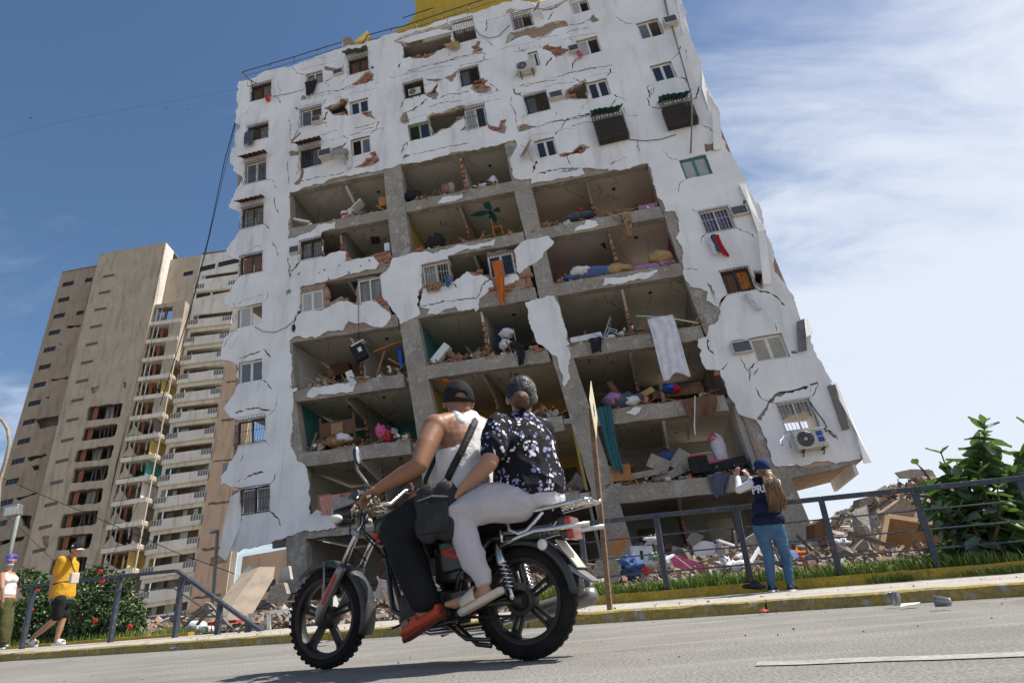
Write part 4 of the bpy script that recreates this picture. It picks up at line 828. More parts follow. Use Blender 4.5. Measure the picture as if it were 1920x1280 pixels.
mattress(1068, 638, 1128, 626, M['white_c'], 'pale mattress lying over bricks beside the black shirt', -.12, .25)
chair(937, 446, 'orange wooden chair in the flower ceiling room', M['wood_o'], -.35)
chair(1160, 640, 'upturned pale metal chair piled at the third bay ledge', M['metal'], -.3, .9)
chair(1142, 640, 'metal chair leaning against the upturned one', M['metal'], -.5, -.5)
bundle('sofa', 817, 458, .5, .38, M['black'], 'black sofa slumped at the flower ceiling room ledge', 'sofa', -.4, .4, .35)
bundle('bag', 775, 370, .45, .3, M['black'], 'black bag beside the bare column in the upper room', 'bag', -.3)
bundle('garment_pile', 925, 343, .22, .22, M['white_c'], 'white shirt hung on dark cloth in the upper room', 'clothes')
bundle('garment_pile', 916, 349, .35, .1, M['black'], 'dark cloth lying under the white shirt', 'clothes')
bundle('garment_pile', 837, 358, .22, .3, M['cur_r'], 'maroon clothes beside a drum in the upper room', 'clothes')
def drum(x, y, r, h, m, label, cat='bucket', band=None, w=-.3):
    c = wp(x, y, w); t = thing(cat, label, cat, c, ROOM); mb = MB(); mb.lathe(c-FB*h/2, FB, [(0, r*.88), (h*.95, r), (h, r*1.03), (h, r*.9), (h*.8, r*.88)], 18); mb.build('body', m, t, True)
    if band: mb = MB(); mb.lathe(c-FB*h*.25, FB, [(0, r*.965), (h*.4, r*1.01)], 18, cap=False); mb.build('label_band', band, t, True)
drum(846, 355, .17, .5, M['conc'], 'grey drum beside the maroon clothes', 'drum')
drum(646, 405, .17, .36, M['white_c'], 'white bucket with a red band at the left upper ledge', band=M['red'])
drum(658, 401, .17, .34, M['white_c'], 'second white bucket with a red band beside the broken partition', band=M['red'])
def wbx(name, x, y, wd, hg, dp, m, label, cat, w=-.3, ang=0.):
    c = wp(x, y, w); mb = MB(); ca, sa = math.cos(ang), math.sin(ang); mb.box(c, (FA*ca+FB*sa)*wd/2, (FB*ca-FA*sa)*hg/2, FN*dp/2); o = mb.build(name, m, None); bevel(o, .012); return tag(o, label, cat, ROOM)
wbx('cabinet', 720, 382, .35, .5, .4, M['wood_o'], 'small orange cabinet at the right of the bucket room', 'cabinet')
wbx('carton', 728, 466, .25, .42, .3, M['white_c'], 'white carton standing on bricks beside the bare column', 'carton')
wbx('board', 570, 418, .9, .1, .5, M['white'], 'white board lying at the upper left ledge', 'board', -.3, -.45)
wbx('door_fragment', 668, 390, .9, .06, .5, M['white'], 'white frame propped at the buckets', 'door', -.5, .7)
wbx('wardrobe', 945, 640, .55, 1.35, .5, M['black'], 'tall black wardrobe in the dark room beside the white plaster tongue', 'wardrobe', -.7)
bundle('clothes_pile', 951, 625, .3, .16, M['white_c'], 'white pillow on the rack before the black wardrobe', 'pillow', -.3)
bundle('clothes_pile', 948, 648, .25, .2, M['white_c'], 'white laundry lower on the rack', 'laundry', -.3)
bundle('clothes_pile', 968, 655, .4, .3, M['black'], 'black clothes heaped right of the rack', 'clothes', -.3)
t, c = furn('metal_rack', 955, 640, 'thin white metal rack hung with laundry before the black wardrobe', 'rack')
for i in range(3): mb = MB(); mb.tube([c+FA*(i*.25-.25)-FB*.6, c+FA*(i*.25-.25)+FB*.5], .012, 5); mb.build('upright', M['white'], t)
for i in range(3): mb = MB(); mb.tube([c-FA*.25+FB*(i*.45-.5), c+FA*.25+FB*(i*.45-.5)], .012, 5); mb.build('shelf_rail', M['white'], t)
wbx('broken_shelf', 827, 665, .3, .95, .35, M['white'], 'tilted white appliance panel in the teal striped room', 'shelf', -.3, -.8)
wbx('broken_shelf', 850, 668, .22, .9, .35, M['pat_c'], 'tilted dark patterned crate beside the white panel', 'crate', -.4, .7)
wbx('dresser', 640, 695, .9, .55, .45, M['brown'], 'dark brown dresser at the back of the white room', 'dresser', -2.4)
for i, (a, b, c_, d_) in enumerate(((706, 705, 722, 652), (700, 660, 752, 640), (728, 672, 760, 690))):
    mb = MB(); mb.beam(wp(a, b, -.5), wp(c_, d_, -.7), .1, .07); tag(mb.build('timber', M['wood_o'], None), ('upright orange timber leaning in the white room', 'slanting timber across the top of the leaning one', 'short timber beside the blue cloth')[i], 'timber', ROOM)
bundle('garment', 752, 672, .1, .5, M['blue'], 'bright blue cloth hanging beside the bare column', 'clothes', -.3, .15)
t, c = furn('bed', 633, 812, 'carved dark wooden bed headboard in the teal walled room', 'bed', -.6)
for i in (-1, 1): mb = MB(); mb.lathe(c+FA*.72*i-FB*.65, FB, [(0, .06), (.3, .05), (.35, .07), (.75, .05), (.8, .07), (1.25, .05), (1.3, .08), (1.42, .02)], 10); mb.build('bed_post', M['brown'], t, True)
mb = MB(); mb.box(c+FB*.2, FA*.68, FB*.3, FN*.03); mb.build('headboard', M['brown'], t); mb = MB(); mb.box(c+FB*.2+FN*.03, FA*.25, FB*.22, FN*.02); mb.build('carved_panel', M['wood'], t); mb = MB(); mb.box(c-FB*.45+FN*.1, FA*.7, FB*.15, FN*.4); mb.build('bed_frame', M['brown'], t)
bundle('bedding', 628, 828, .45, .2, M['pat_c'], 'patterned bedding on the rubble before the headboard', 'bedding', -.1)
bundle('bedding', 645, 822, .3, .16, M['white_c'], 'white bedding on the rubble beside the patterned one', 'bedding', -.1)
bundle('backpack', 715, 810, .2, .3, M['pink'], 'pink backpack with a yellow patch in the rubble of the teal room', 'backpack', -.2)
drum(727, 818, .16, .4, M['red'], 'red bucket beside the pink backpack')
chair(738, 828, 'small blue stool beside the red bucket', M['blue'], -.4, 0, .7)
wbx('cabinet', 612, 943, .55, .6, .3, M['wood_o'], 'orange wooden cabinet at the lowest left opening', 'cabinet', -.15)
wbx('cabinet', 652, 937, .5, .5, .3, M['wood_o'], 'second orange cabinet behind the motorcycle lamp', 'cabinet', -.15)
wbx('cabinet', 1163, 888, .72, .55, .4, M['wood_o'], 'orange bedside cabinet at the ledge right of the sign pole', 'cabinet', -.2, -.05)
wbx('speaker_box', 1311, 872, .6, .55, .4, M['black'], 'dark box under red books at the lowest ledge', 'box', -.15)
wbx('book_stack', 1307, 858, .5, .16, .3, M['red'], 'stack of red books on the dark box', 'books', -.15)
mattress(1325, 868, 1388, 859, M['pink'], 'long pink mattress at the lowest ledge beside the dark box', -.2, .16)
wbx('divan', 1356, 876, 1.5, .3, .8, M['black'], 'dark bed base under the long pink mattress', 'bed base', -.5, .12)
bundle('garment', 1348, 842, .24, .55, M['white_c'], 'white shirt hanging in the lowest right room', 'clothes', -.8, .15)
bundle('garment', 1337, 822, .17, .17, M['pink'], 'bright pink cap shape hanging above the white shirt', 'cap', -.8, .12)
bundle('cushion', 1252, 862, .35, .3, M['blue_c'], 'blue sack in the rubble of the lowest room', 'sack', -1.2)
for i, (x, y, a, b, an, lb) in enumerate(((1278, 865, .75, .6, .8, 'grey wall slab leaning beside the blue sack'), (1235, 870, .7, .5, -.6, 'grey slab lying left of the blue sack'), (1255, 892, 1.0, .25, .3, 'long pale concrete lump at the lowest ledge'), (1215, 888, 1.3, .2, .05, 'flat broken slab behind the orange cabinet'))):
    wbx('concrete_fragment', x, y, a, b, .2, M['conc'], lb, 'slab', -.6+i*.1, an)
mattress(1222, 740, 1320, 728, M['brown'], 'dark bed edge behind the brown draped cloth', -.35, .3)
bundle('clothes_pile', 1165, 752, .7, .22, M['navy_c'], 'heap of blue and dark clothes at the ledge near the sign top', 'clothes', -.2)
bundle('clothes_pile', 1150, 748, .3, .2, M['mauve'], 'mauve clothes on the heap near the sign top', 'clothes', -.1)
bundle('clothes_pile', 1185, 753, .35, .16, M['white_c'], 'white clothes at the end of the heap', 'clothes', -.15)
bundle('toy', 1258, 728, .3, .14, M['blue'], 'blue toy heap on the dark bed edge', 'toy', -.2)
bundle('toy', 1268, 729, .14, .1, M['red_c'], 'red toy on the dark bed edge', 'toy', -.15)
mb = MB(); mb.beam(wp(1236, 703, -.4), wp(1245, 754, -.3), .12, .12); tag(mb.build('timber_post', M['wood'], None), 'upright timber post beside the dark bed edge', 'post', ROOM)
wbx('slatted_board', 1205, 740, .9, .2, .1, M['tan_c'], 'slanting pale slatted board near the timber post', 'board', -.3, .35)
bundle('lantern', 838, 717, .13, .08, M['orange'], 'orange mobile decoration above the rider in the black cap', 'decoration', -.2)
bundle('curtain_cloth', 887, 795, .15, .35, M['mauve'], 'magenta cloth behind the rider shoulder', 'cloth', -.2)
# flower painted on a ceiling, lying on the slab
t = thing('ceiling_flower', 'large green four petalled flower painted on an open room ceiling', 'painted flower', W(10.9, vt(5, 10.9, 2)+.33, -1.6))
for i in range(4):
    mb = MB(); a = i*math.pi/2; d = FA*math.cos(a)*1.0+FN*math.sin(a)*.95; s = xp(d, FB); s /= np.linalg.norm(s); L = np.linalg.norm(d); d /= L; c = W(10.95, vt(5, 10.95, 2)+.325, -1.5)
    mb.add([c, c+d*.35*L+s*.2, c+d*.6*L+s*.17, c+d*L, c+d*.6*L-s*.17, c+d*.35*L-s*.2], [(0, 1, 2, 3, 4, 5)]); mb.build('petal', M['green_f'] if False else M['teal_f'], t)
mb = MB()
for i in range(46):
    a = rng.uniform(0, 6.28); r = rng.uniform(.6, 1.4); p = c+FA*math.cos(a)*r+FN*math.sin(a)*r*.8; q = rng.uniform(.03, .07); th = rng.uniform(0, 3); d = FA*math.cos(th)+FN*math.sin(th); s = FA*-math.sin(th)+FN*math.cos(th); mb.add([p-d*q, p+s*q*.4, p+d*q, p-s*q*.4], [(0, 1, 2, 3)])
mb.build('small_leaves', M['teal_f'], t)
# ------------------------------------------------------------------ the beige tower behind on the left
TU = np.array([.998, .0634, 0]); TV = np.array([.0271, .0397, .9988]); TT = np.array([-57.2389, 78.2917, 47.7567]); TN = np.array([.06335, -.99727, .03792])
def D(u, v, w=0.): return TT+u*TU+v*TV+w*TN
def tac(x, y, w=0.):
    r = ray(x, y); q = np.linalg.solve(np.array([TU, TV, -r]).T, CAMP-TT-w*TN); return (float(q[0]), float(q[1]))
TW = thing('apartment_tower', 'tall beige apartment tower with white balcony bands and torn open lower core', 'building', D(4, -47.6, -6))
def dbox(mb, u0, v0, u1, v1, w0, w1, sl=.1, mi=0):
    P = [D(u, v+sl*u, w_) for u in (u0, u1) for v in (v0, v1) for w_ in (w0, w1)]
    mb.add(P, [(0, 1, 3, 2), (4, 6, 7, 5), (0, 4, 5, 1), (2, 3, 7, 6), (0, 2, 6, 4), (1, 5, 7, 3)], mi)
def tx(ox, oy, s, w): return lambda *a: [tac(ox+a[i]/s, oy+a[i+1]/s, w) for i in range(0, len(a), 2)]
rt_ = np.random.default_rng(5)
GR = mat('grey_window_louvre', (.13, .125, .12), (.2, .19, .18), scale=12, rough=.7)
RU = mat('rust_stain_paint', (.36, .2, .1), (.24, .14, .08), scale=8)
# left wing
lw_top = [(-8.2, 2.43), (-1.9, 3.55)]
lw = [(-8.2, -48), (-1.9, -48)]+lw_top[::-1]
holes = []; lwin = []
for i in range(17):
    v = .26-2.63*i; h = [(-7.62, v-.5), (-6.1, v-.22), (-6.1, v+.5), (-7.62, v+.22)]; holes.append(h); lwin.append(h)
for v in (.77, -4.67): h = [(-4.55, v-.45), (-3.55, v-.28), (-3.55, v+.4), (-4.55, v+.25)]; holes.append(h); lwin.append(h)
q2 = tx(0, 440, 3.2, -2)
gash = [q2(398, 548, 485, 535, 482, 550, 400, 560), q2(305, 865, 412, 850, 410, 862, 310, 880), q2(215, 1105, 345, 1080, 352, 1140, 230, 1165), q2(355, 655, 372, 650, 368, 662), q2(270, 975, 300, 968, 290, 985)]
q3 = tx(0, 780, 2.783, -2)
gash += [q3(140, 215, 240, 195, 245, 205, 150, 235), q3(80, 425, 200, 395, 190, 405, 95, 440), q3(105, 520, 165, 515, 155, 590, 120, 570), q3(0, 650, 130, 625, 120, 645, 0, 670), q3(165, 260, 200, 250, 205, 275, 180, 285)]
gash = [jag(g, .1, .35, rt_) for g in gash]
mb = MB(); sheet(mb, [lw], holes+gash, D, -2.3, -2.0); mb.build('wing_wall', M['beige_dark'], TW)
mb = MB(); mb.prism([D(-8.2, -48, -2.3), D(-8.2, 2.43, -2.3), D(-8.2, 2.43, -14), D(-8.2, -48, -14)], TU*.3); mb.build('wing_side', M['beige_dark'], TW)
mb = MB(); dbox(mb, -8.0, -48, -2, 2.2, -3.6, -3.5, .17); mb.build('dark_room', M['conc_d'], TW)
mb = MB(); dbox(mb, -8.2, 3.6, -2, 3.75, -14, -2.0, .17); mb.build('roof', M['conc_d'], TW)
def dwin(h, w_, n):
    mb = MB(); P = h
    for a, b in zip(P, P[1:]+P[:1]): mb.beam(D(*a, w_), D(*b, w_), .07, .07)
    for j in range(1, n):
        t = j/n; a = np.array(P[0])*(1-t)+np.array(P[1])*t; b = np.array(P[3])*(1-t)+np.array(P[2])*t; mb.beam(D(*a, w_), D(*b, w_), .06, .06)
    o = mb.build('window', M['dark'], TW)
    mb = MB(); mb.add([D(a, b, w_-.05) for a, b in P], [(0, 1, 2, 3)]); mb.build('pane', M['g_dark'], o)
for h in lwin: dwin(h, -2.1, 3)
# lift core
c_top = [(-2.06, 3.85), (7.1, 5.36)]
core = [(-1.3, -48), (6.7, -48), (6.85, -38), (6.7, -28), (7.0, -21), (7.15, -12), (7.25, -4.9)]+c_top[::-1]
vents = []; voids = []
for i in range(17):
    v = -2.7*i; vents.append([(-.75, v-.36), (.8, v-.08), (.8, v+.36), (-.75, v+.1)])
vr_old = [(160, 757, 230, 790), (152, 796, 220, 828), (147, 832, 212, 862), (138, 872, 205, 906), (126, 913, 196, 946), (113, 956, 187, 989), (105, 1000, 176, 1031), (95, 1048, 165, 1078), (85, 1095, 155, 1125)]
vq = [(165, 762, 231, 754, 225, 782, 161, 789), (158, 801, 221, 793, 215, 818, 151, 827), (144, 843, 214, 832, 208, 859, 138, 867), (138, 877, 205, 870, 199, 899, 133, 906), (129, 920, 194, 913, 189, 942, 124, 948), (117, 963, 185, 955, 180, 983, 111, 991), (108, 1004, 175, 998, 167, 1028, 104, 1032), (97, 1048, 165, 1042, 158, 1071, 90, 1078), (86, 1094, 152, 1088, 146, 1116, 80, 1122)]
vr = []
for q_ in vq:
    c4 = [np.array(tac(q_[i], q_[i+1])) for i in (0, 2, 4, 6)]; p = []
    for i in range(4): a_, b_, c_ = c4[i-1], c4[i], c4[(i+1) % 4]; p += [tuple(b_+(a_-b_)*.14), tuple(b_+((a_-b_)+(c_-b_))*.03), tuple(b_+(c_-b_)*.1)]
    voids.append(jag(p, .07, .4, rt_)); vr.append((c4[3][0], c4[0][1], c4[1][0], c4[2][1]))
scr = [jag(tx(0, 440, 3.2, 0)(545, 915, 600, 905, 575, 945, 550, 955), .06, .3, rt_), jag(tx(0, 440, 3.2, 0)(738, 885, 760, 884, 755, 925, 742, 915), .05, .3, rt_), jag(tx(0, 780, 2.783, 0)(218, 625, 260, 622, 250, 685, 225, 670), .06, .3, rt_)]
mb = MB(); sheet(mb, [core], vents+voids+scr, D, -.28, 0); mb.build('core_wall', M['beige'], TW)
mb = MB(); sheet(mb, [core], vents+voids, D, -.3, -.285); mb.build('core_backing', M['mortar'], TW)
for h in vents:
    mb = MB()
    for j in range(5):
        t = (j+.5)/5; a = np.array(h[0])*(1-t)+np.array(h[3])*t; b = np.array(h[1])*(1-t)+np.array(h[2])*t; mb.beam(D(*a, -.12), D(*b, -.12), .05, .06)
    m_ = (np.array(h[0])+h[1])/2; n_ = (np.array(h[3])+h[2])/2; mb.beam(D(*m_, -.06), D(*n_, -.06), .1, .05, up=(0, 1, 0)); mb.add([D(a, b, -.16) for a, b in h], [(0, 1, 2, 3)]); mb.build('vent', GR, TW)
for (u0, v1, u1, v0), i in zip(vr, range(99)):
    pass
    mb = MB(); dbox(mb, u0-.2, v0-1.1-.15*u0, u1+.2, v1+.5-.15*u0, -4.4, -4.3, .15); dbox(mb, u0-.25, v0-1.2-.15*u0, u1+.2, v0-.95-.15*u0, -4.3, -.31, .15); dbox(mb, u0-.25, v1+.3-.15*u0, u1+.2, v1+.5-.15*u0, -4.3, -.31, .15); dbox(mb, u0-.3, v0-.95-.15*u0, u0-.2, v1+.3-.15*u0, -4.3, -.31, .15); mb.build('room_wall', M['conc_d'], TW)
    mb = MB(); dbox(mb, u0+.15, v0-.9-.15*u0, u0+.75, v1+.3-.15*u0, -.9, -.8, .15); mb.build('brick_wall', M['brick'], TW)
    if i % 2 == 0: mb = MB(); dbox(mb, u0+1.1, v0-.9-.15*u0, u0+2.1, v1+.2-.15*u0, -2.0, -1.9, .15); mb.build('inner_wall', M['room_w'], TW)
    mb = MB()
    for j in range(6): x = u0+1.4+j*.5+rt_.uniform(-.1, .1); mb.beam(D(x, v0-1+.15*(x-u0), -1.2-rt_.random()), D(x+rt_.uniform(-.2, .2), v1+.3+.15*(x-u0), -1.4), .12, .12)
    mb.build('pipe_riser', M['conc_d'], TW)
mb = MB(); mb.prism([D(7.1, 5.36, 0), D(7.25, -5.2, 0), D(7.25, -5.2, -2.6), D(7.1, 5.36, -2.6)], TU*-.28)
for v in mb.v: pass
mb.build('core_side', M['cream'], TW)
mb = MB(); dbox(mb, -2.05, 4.02, 7.1, 4.2, -8, -.02, .163); mb.build('roof', M['conc_d'], TW)
# corner loggias with their coloured walls
lg = []; lgh = []
for i in range(15):
    v = -5.6-2.76*i; h = [(7.35, v-2.15), (9.9, v-1.95), (9.9, v+.2), (7.35, v)]; lgh.append(jag(h, .08, .5, rt_)); lg.append(v)
side_open = [jag([(9.95, lg[i]-1.9), (11.4, lg[i]-1.75), (11.4, lg[i]+.15), (9.95, lg[i]+.2)], .1, .4, rt_) for i in (4, 6, 7, 8, 9, 11, 12, 13)]
wl = [(7.0, -5.0), (11.6, -5.0), (11.6, 4.2), (7.0, 3.6)]; wl2 = [(6.6, -48), (11.5, -48), (11.5, -4.6), (7.2, -5.0)]
uwin = [[(9.45, .55), (10.8, .8), (10.8, 1.55), (9.45, 1.3)], [(9.3, -4.6), (10.3, -4.4), (10.3, -3.5), (9.3, -3.7)]]
mb = MB(); sheet(mb, [wl], uwin, D, -2.35, -2.1); sheet(mb, [wl2], lgh+side_open, D, -.5, -.26); sheet(mb, [[(-.5, -48), (-.5, -4.6), (-2.4, -4.6), (-2.4, -48)]], [[(-.3, lg[i]-2.1), (-2.6, lg[i]-2.0), (-2.6, lg[i]+.3), (-.3, lg[i]+.3)] for i in range(3, 15)], lambda a, b, w_: D(11.5+w_, b, a), -.2, 0); mb.prism([D(7.0, -5.0, -.3), D(11.5, -4.6, -.3), D(11.5, -4.6, -2.3), D(7.0, -5.0, -2.3)], TV*-.2); mb.build('loggia_wall', M['beige'], TW)
for h in uwin: dwin(h, -2.2, 2)
for i, v in enumerate(lg):
    col = ('room_w', 'room_y', 'room_y', 'wood_o', 'room_y', 'room_y', 'conc_d', 'room_y', 'room_t', 'room_w', 'conc', 'conc_d', 'room_y', 'conc', 'conc')[i]
    mb = MB(); dbox(mb, 6.6, v-2.9-.08*7, 11.4, v+.4-.08*7, -4.7, -4.6, .08); dbox(mb, 10.3, v-2.9-.08*7, 10.4, v+.4-.08*7, -4.6, -.52, .08); dbox(mb, 6.75, v-2.9-.08*7, 6.9, v+.4-.08*7, -4.6, -.52, .08); mb.build('loggia_room', M[col], TW)
    mb = MB(); dbox(mb, 7.2, v-2.75-.6, 11.4, v-2.2-.6, -4.6, -.1, .08); mb.build('loggia_floor', M['cream'], TW)
    mb = MB(); dbox(mb, 7.5, v-2.2-.6, 7.65, v+.1-.6, -.8, -.66, .08); dbox(mb, 8.0, v-2.2-.6, 8.12, v+.1-.6, -1.0, -.9, .08); mb.build('pipe_riser', M['white'], TW)
    mb = MB(); dbox(mb, 8.3, v-2.2-.6, 8.65, v+.1-.6, -1.5, -1.3, .08); mb.build('brick_wall', M['brick'], TW)
    if i > 5:
        mb = MB(); p = jag([(7.4, v-2.1), (9.0+rt_.random(), v-2.0), (8.6, v-1.4), (8.0, v-.9+rt_.random()*.4), (7.6, v-1.5)], .08, .3, rt_); sheet(mb, [p], [], D, -.24, -.1); mb.build('broken_wall', M['beige'], TW)
# balcony wing
bw = [(11.6, -48), (17.9, -48), (22.6, -48), (22.6, 5.4), (11.6, 4.2)]
rec = []
for i in range(15):
    v = -7.07-2.79*i; rec.append([(12.0, v+.06), (17.5, v+.5), (17.5, v+1.45), (12.0, v+1.05)])
up = [[(11.3+.4, 1.2), (13.9, 1.7), (13.9, 2.6), (11.7, 2.1)], [(14.3, 1.85), (17.3, 2.5), (17.3, 3.4), (14.3, 2.75)], [(11.9, -4.9+1.6), (13.9, -4.6+1.7), (13.9, -2.0), (11.9, -2.4)], [(14.2, -2.85), (17.2, -2.3), (17.2, -1.3), (14.2, -1.9)], [(12.1, -.15), (17.4, .5), (17.4, 1.1), (12.1, .5)]]
mb = MB(); sheet(mb, [bw], rec+up, D, -2.35, -2.1); mb.build('balcony_wall', M['cream'], TW)
for h in up[:4]: dwin(h, -2.2, 5)
mb = MB(); dbox(mb, 11.7, -48, 18, 4.5, -4.4, -4.3, .07); mb.build('dark_room', M['conc_d'], TW)
mb = MB(); sheet(mb, [[(18.0, -48), (22.0, -48), (22.0, -9), (17.8, -9)]], [jag([(18.0+.3*(i % 3), -11.6-5.5*i), (21.5, -11.4-5.5*i), (21.4, -11.1-5.5*i), (18.3, -11.3-5.5*i)], .12, .4, rt_) for i in range(7)]+[[(19.6, -40.9), (21.6, -40.6), (21.6, -39.6), (19.6, -39.9)]], D, -2.0, -1.7); mb.build('end_wall', M['peach'], TW)
mb = MB(); sheet(mb, [[(22.0, -48), (38, -48), (38, -38.6), (30, -38.8), (22.0, -39.6)]], [[(24, -44.2), (26.5, -44), (26.5, -42.6), (24, -42.8)], [(29, -44), (32, -43.8), (32, -42.4), (29, -42.6)]], D, -6.0, -5.6); mb.build('annex_wall', M['peach'], TW); mb = MB(); dbox(mb, 22, -48, 37.8, -39.8, -8.0, -7.8, .0); mb.build('annex_room', M['conc_d'], TW)
mb = MB(); dbox(mb, 18.1, -48, 21.9, -9.5, -2.09, -2.02, .0); mb.build('end_backing', M['mortar'], TW)
for i in range(16):
    v = -7.07-2.79*i if i < 15 else -1.2; sl = .075; o = v-.075*11.6
    mb = MB(); dbox(mb, 13.0, o-1.15, 16.4, o+.0, -1.75, -1.62, sl); dbox(mb, 11.6, o-1.3, 17.75, o-1.15, -4.2, -1.6, sl); dbox(mb, 11.6, o-1.15, 13.0, o-.75, -1.75, -1.62, sl); dbox(mb, 16.4, o-1.15, 17.75, o-.75, -1.75, -1.62, sl); dbox(mb, 11.6, o-1.15, 11.72, o+.0, -2.0, -1.75, sl)
    bal = mb.build('balcony', M['cream'], TW)
    for a, b in ((11.65, 13.0), (16.4, 17.7)):
        mb = MB()
        for j in range(5): x = a+(b-a)*j/4; mb.beam(D(x, o-.75+sl*x, -1.68), D(x, o+sl*x, -1.68), .07, .07)
        for y in (-.75, -.03): mb.beam(D(a, o+y+sl*a, -1.68), D(b, o+y+sl*b, -1.68), .06, .06)
        mb.build('rail_grille', M['iron_w'], bal)
        mb = MB(); mb.add([D(a, o-.75+sl*a, -1.72), D(b, o-.75+sl*b, -1.72), D(b, o+sl*b, -1.72), D(a, o+sl*a, -1.72)], [(0, 1, 2, 3)]); mb.build('grille_screen', M['g_grey'], bal)
    for j in range(3):
        x = 12.4+j*1.8+rt_.uniform(-.3, .3); mb = MB(); dbox(mb, x, o-1.1, x+rt_.uniform(.5, 1.1), o+1.2, -3.9, -3.8, sl); mb.build('door_panel', M[('room_w', 'conc', 'brown')[rt_.integers(3)]], TW)
    if i % 3 == 1:
        mb = MB()
        for j in range(25): chunk(mb, D(rt_.uniform(12, 17), o+.07*14-1.1+rt_.uniform(0, 1.1), -3.0), rt_.uniform(.2, .6), rt_)
        mb.build('balcony_debris', M['conc'], bal)
mb = MB(); dbox(mb, 11.6, 3.3, 22.4, 3.5, -9, -2.1, .09); mb.build('roof', M['conc_d'], TW)
# ------------------------------------------------------------------ street
rs = np.random.default_rng(21)
M['asph'] = mat('dusty_asphalt', (.255, .243, .22), (.19, .181, .165), scale=.7, rough=.95, bump=.7, bscale=60, c3=(.26, .248, .225), fine=55, spec=.25)
M['dirt'] = mat('dusty_ground', (.30, .255, .20), (.22, .19, .15), scale=1.4, rough=1, bump=.8, bscale=12)
M['pave'] = mat('pavement_concrete', (.46, .425, .37), (.36, .33, .285), scale=1.6, rough=.95, bump=.5, bscale=30, c3=(.29, .26, .22), fine=35)
M['kerb_y'] = mat('worn_yellow_kerb', (.25, .20, .09), (.34, .245, .05), scale=3.2, rough=.9, bump=.7, bscale=24, c3=(.33, .305, .25), fine=26)
M['kerb_top'] = mat('kerb_top_concrete', (.44, .40, .33), (.40, .31, .12), scale=6, rough=.95, bump=.6, bscale=24)
M['kerb_i'] = mat('yellow_painted_border', (.42, .29, .03), (.34, .24, .035), scale=3.2, rough=.85, bump=.5, bscale=20, c3=(.28, .23, .10), fine=24)
M['paint'] = mat('worn_white_line', (.40, .39, .37), (.25, .24, .22), scale=3.5, rough=.9, fine=40)
M['rail'] = mat('blue_grey_rail_paint', (.03, .042, .07), (.05, .06, .08), scale=5, rough=.5, bump=.2, c3=(.14, .10, .075))
def road_mat():
    m = M['asph']; t = m.node_tree; L = t.links.new; b = t.nodes['Principled BSDF']; src = b.inputs['Base Color'].links[0].from_socket; tc = t.nodes.new('ShaderNodeTexCoord')
    def lay(src, rot, sc, scale, lo, hi, col, fac_, det=5):
        mp = t.nodes.new('ShaderNodeMapping'); mp.inputs['Rotation'].default_value = (0, 0, rot); mp.inputs['Scale'].default_value = sc; L(tc.outputs['Object'], mp.inputs[0]); n = t.nodes.new('ShaderNodeTexNoise'); n.inputs['Scale'].default_value = scale; n.inputs['Detail'].default_value = det; n.inputs['Roughness'].default_value = .65; L(mp.outputs[0], n.inputs['Vector'])
        r = t.nodes.new('ShaderNodeMapRange'); r.inputs['From Min'].default_value = lo; r.inputs['From Max'].default_value = hi; r.inputs['To Max'].default_value = fac_; L(n.outputs[0], r.inputs[0]); x = t.nodes.new('ShaderNodeMix'); x.data_type = 'RGBA'; L(r.outputs[0], x.inputs['Factor']); L(src, x.inputs['A']); x.inputs['B'].default_value = (*col, 1); return x.outputs['Result']
    src = lay(src, rad(23.6), (.16, 1.6, 1), 1.6, .5, .72, (.33, .305, .265), .75)      # dust swept along the lanes
    src = lay(src, rad(23.6), (.12, 1.1, 1), 2.3, .55, .75, (.10, .097, .09), .55)       # darker tyre tracks
    src = lay(src, 0, (1, 1, 1), 90, .60, .70, (.45, .43, .39), .8, 2); src = lay(src, 0, (1, 1, 1), 70, .62, .72, (.06, .058, .055), .8, 2)
    L(src, b.inputs['Base Color'])
road_mat()
def sgrid(name, s0, s1, n0, n1, zf, ds, dn, m, side=0):
    mb = MB(); a = int((s1-s0)/ds); b = int((n1-n0)/dn)
    mb.grid(lambda x, y: st(s0+(s1-s0)*x, n0+(n1-n0)*y, zf(s0+(s1-s0)*x, n0+(n1-n0)*y)), a, b); return mb.build(name, m, None, True)
def nz(x, y, sc=1., o=0.): return noise.noise(Vector((x*sc, y*sc, o)))
struct(sgrid('ground', -2500, 2500, -2500, 2500, lambda s, n: -.12, 500, 500, M['dirt']))
struct(sgrid('road', -70, 40, -22, 6.98, lambda s, n: 0., 1.0, .6, M['asph']))
mb = MB(); P = []
for i in range(60):
    s = -.48+i*.15; j = .012*rs.normal(); P.append((s, j))
mb = MB(); el = [(2.81+rs.uniform(-.014, .014), 2.945+rs.uniform(-.014, .014)) for _ in range(60)]
for i in range(59):
    if i < 3 and rs.random() < .3: continue
    s0, s1 = P[i][0], P[i+1][0]
    a = 2.83+rs.uniform(-.006, .006); b = 2.92+rs.uniform(-.006, .006)
    mb.add([st(s0, el[i][0], .004), st(s1, el[i+1][0], .004), st(s1, el[i+1][1], .004), st(s0, el[i][1], .004)], [(0, 1, 2, 3)])
struct(mb.build('road_marking', M['paint'], None))
struct(sgrid('pavement', -60, 30, 7.13, 9.25, lambda s, n: .112+.03*(n-7.1)/2.1+.006*nz(s, n, .8), .8, .35, M['pave']))
kb = struct(MB().box(st(0, 7.05, -.2), S_*.01, N_*.01, np.array([0, 0, .01])).build('kerb', M['kerb_y'], None))
js = [sn(atN(380, 1205, 6.95))[0], sn(atN(1437, 1140, 6.95))[0]]
cuts = []; L = (js[1]-js[0])/3
x = js[0]-L*14
while x < 26: cuts.append(x); x += L
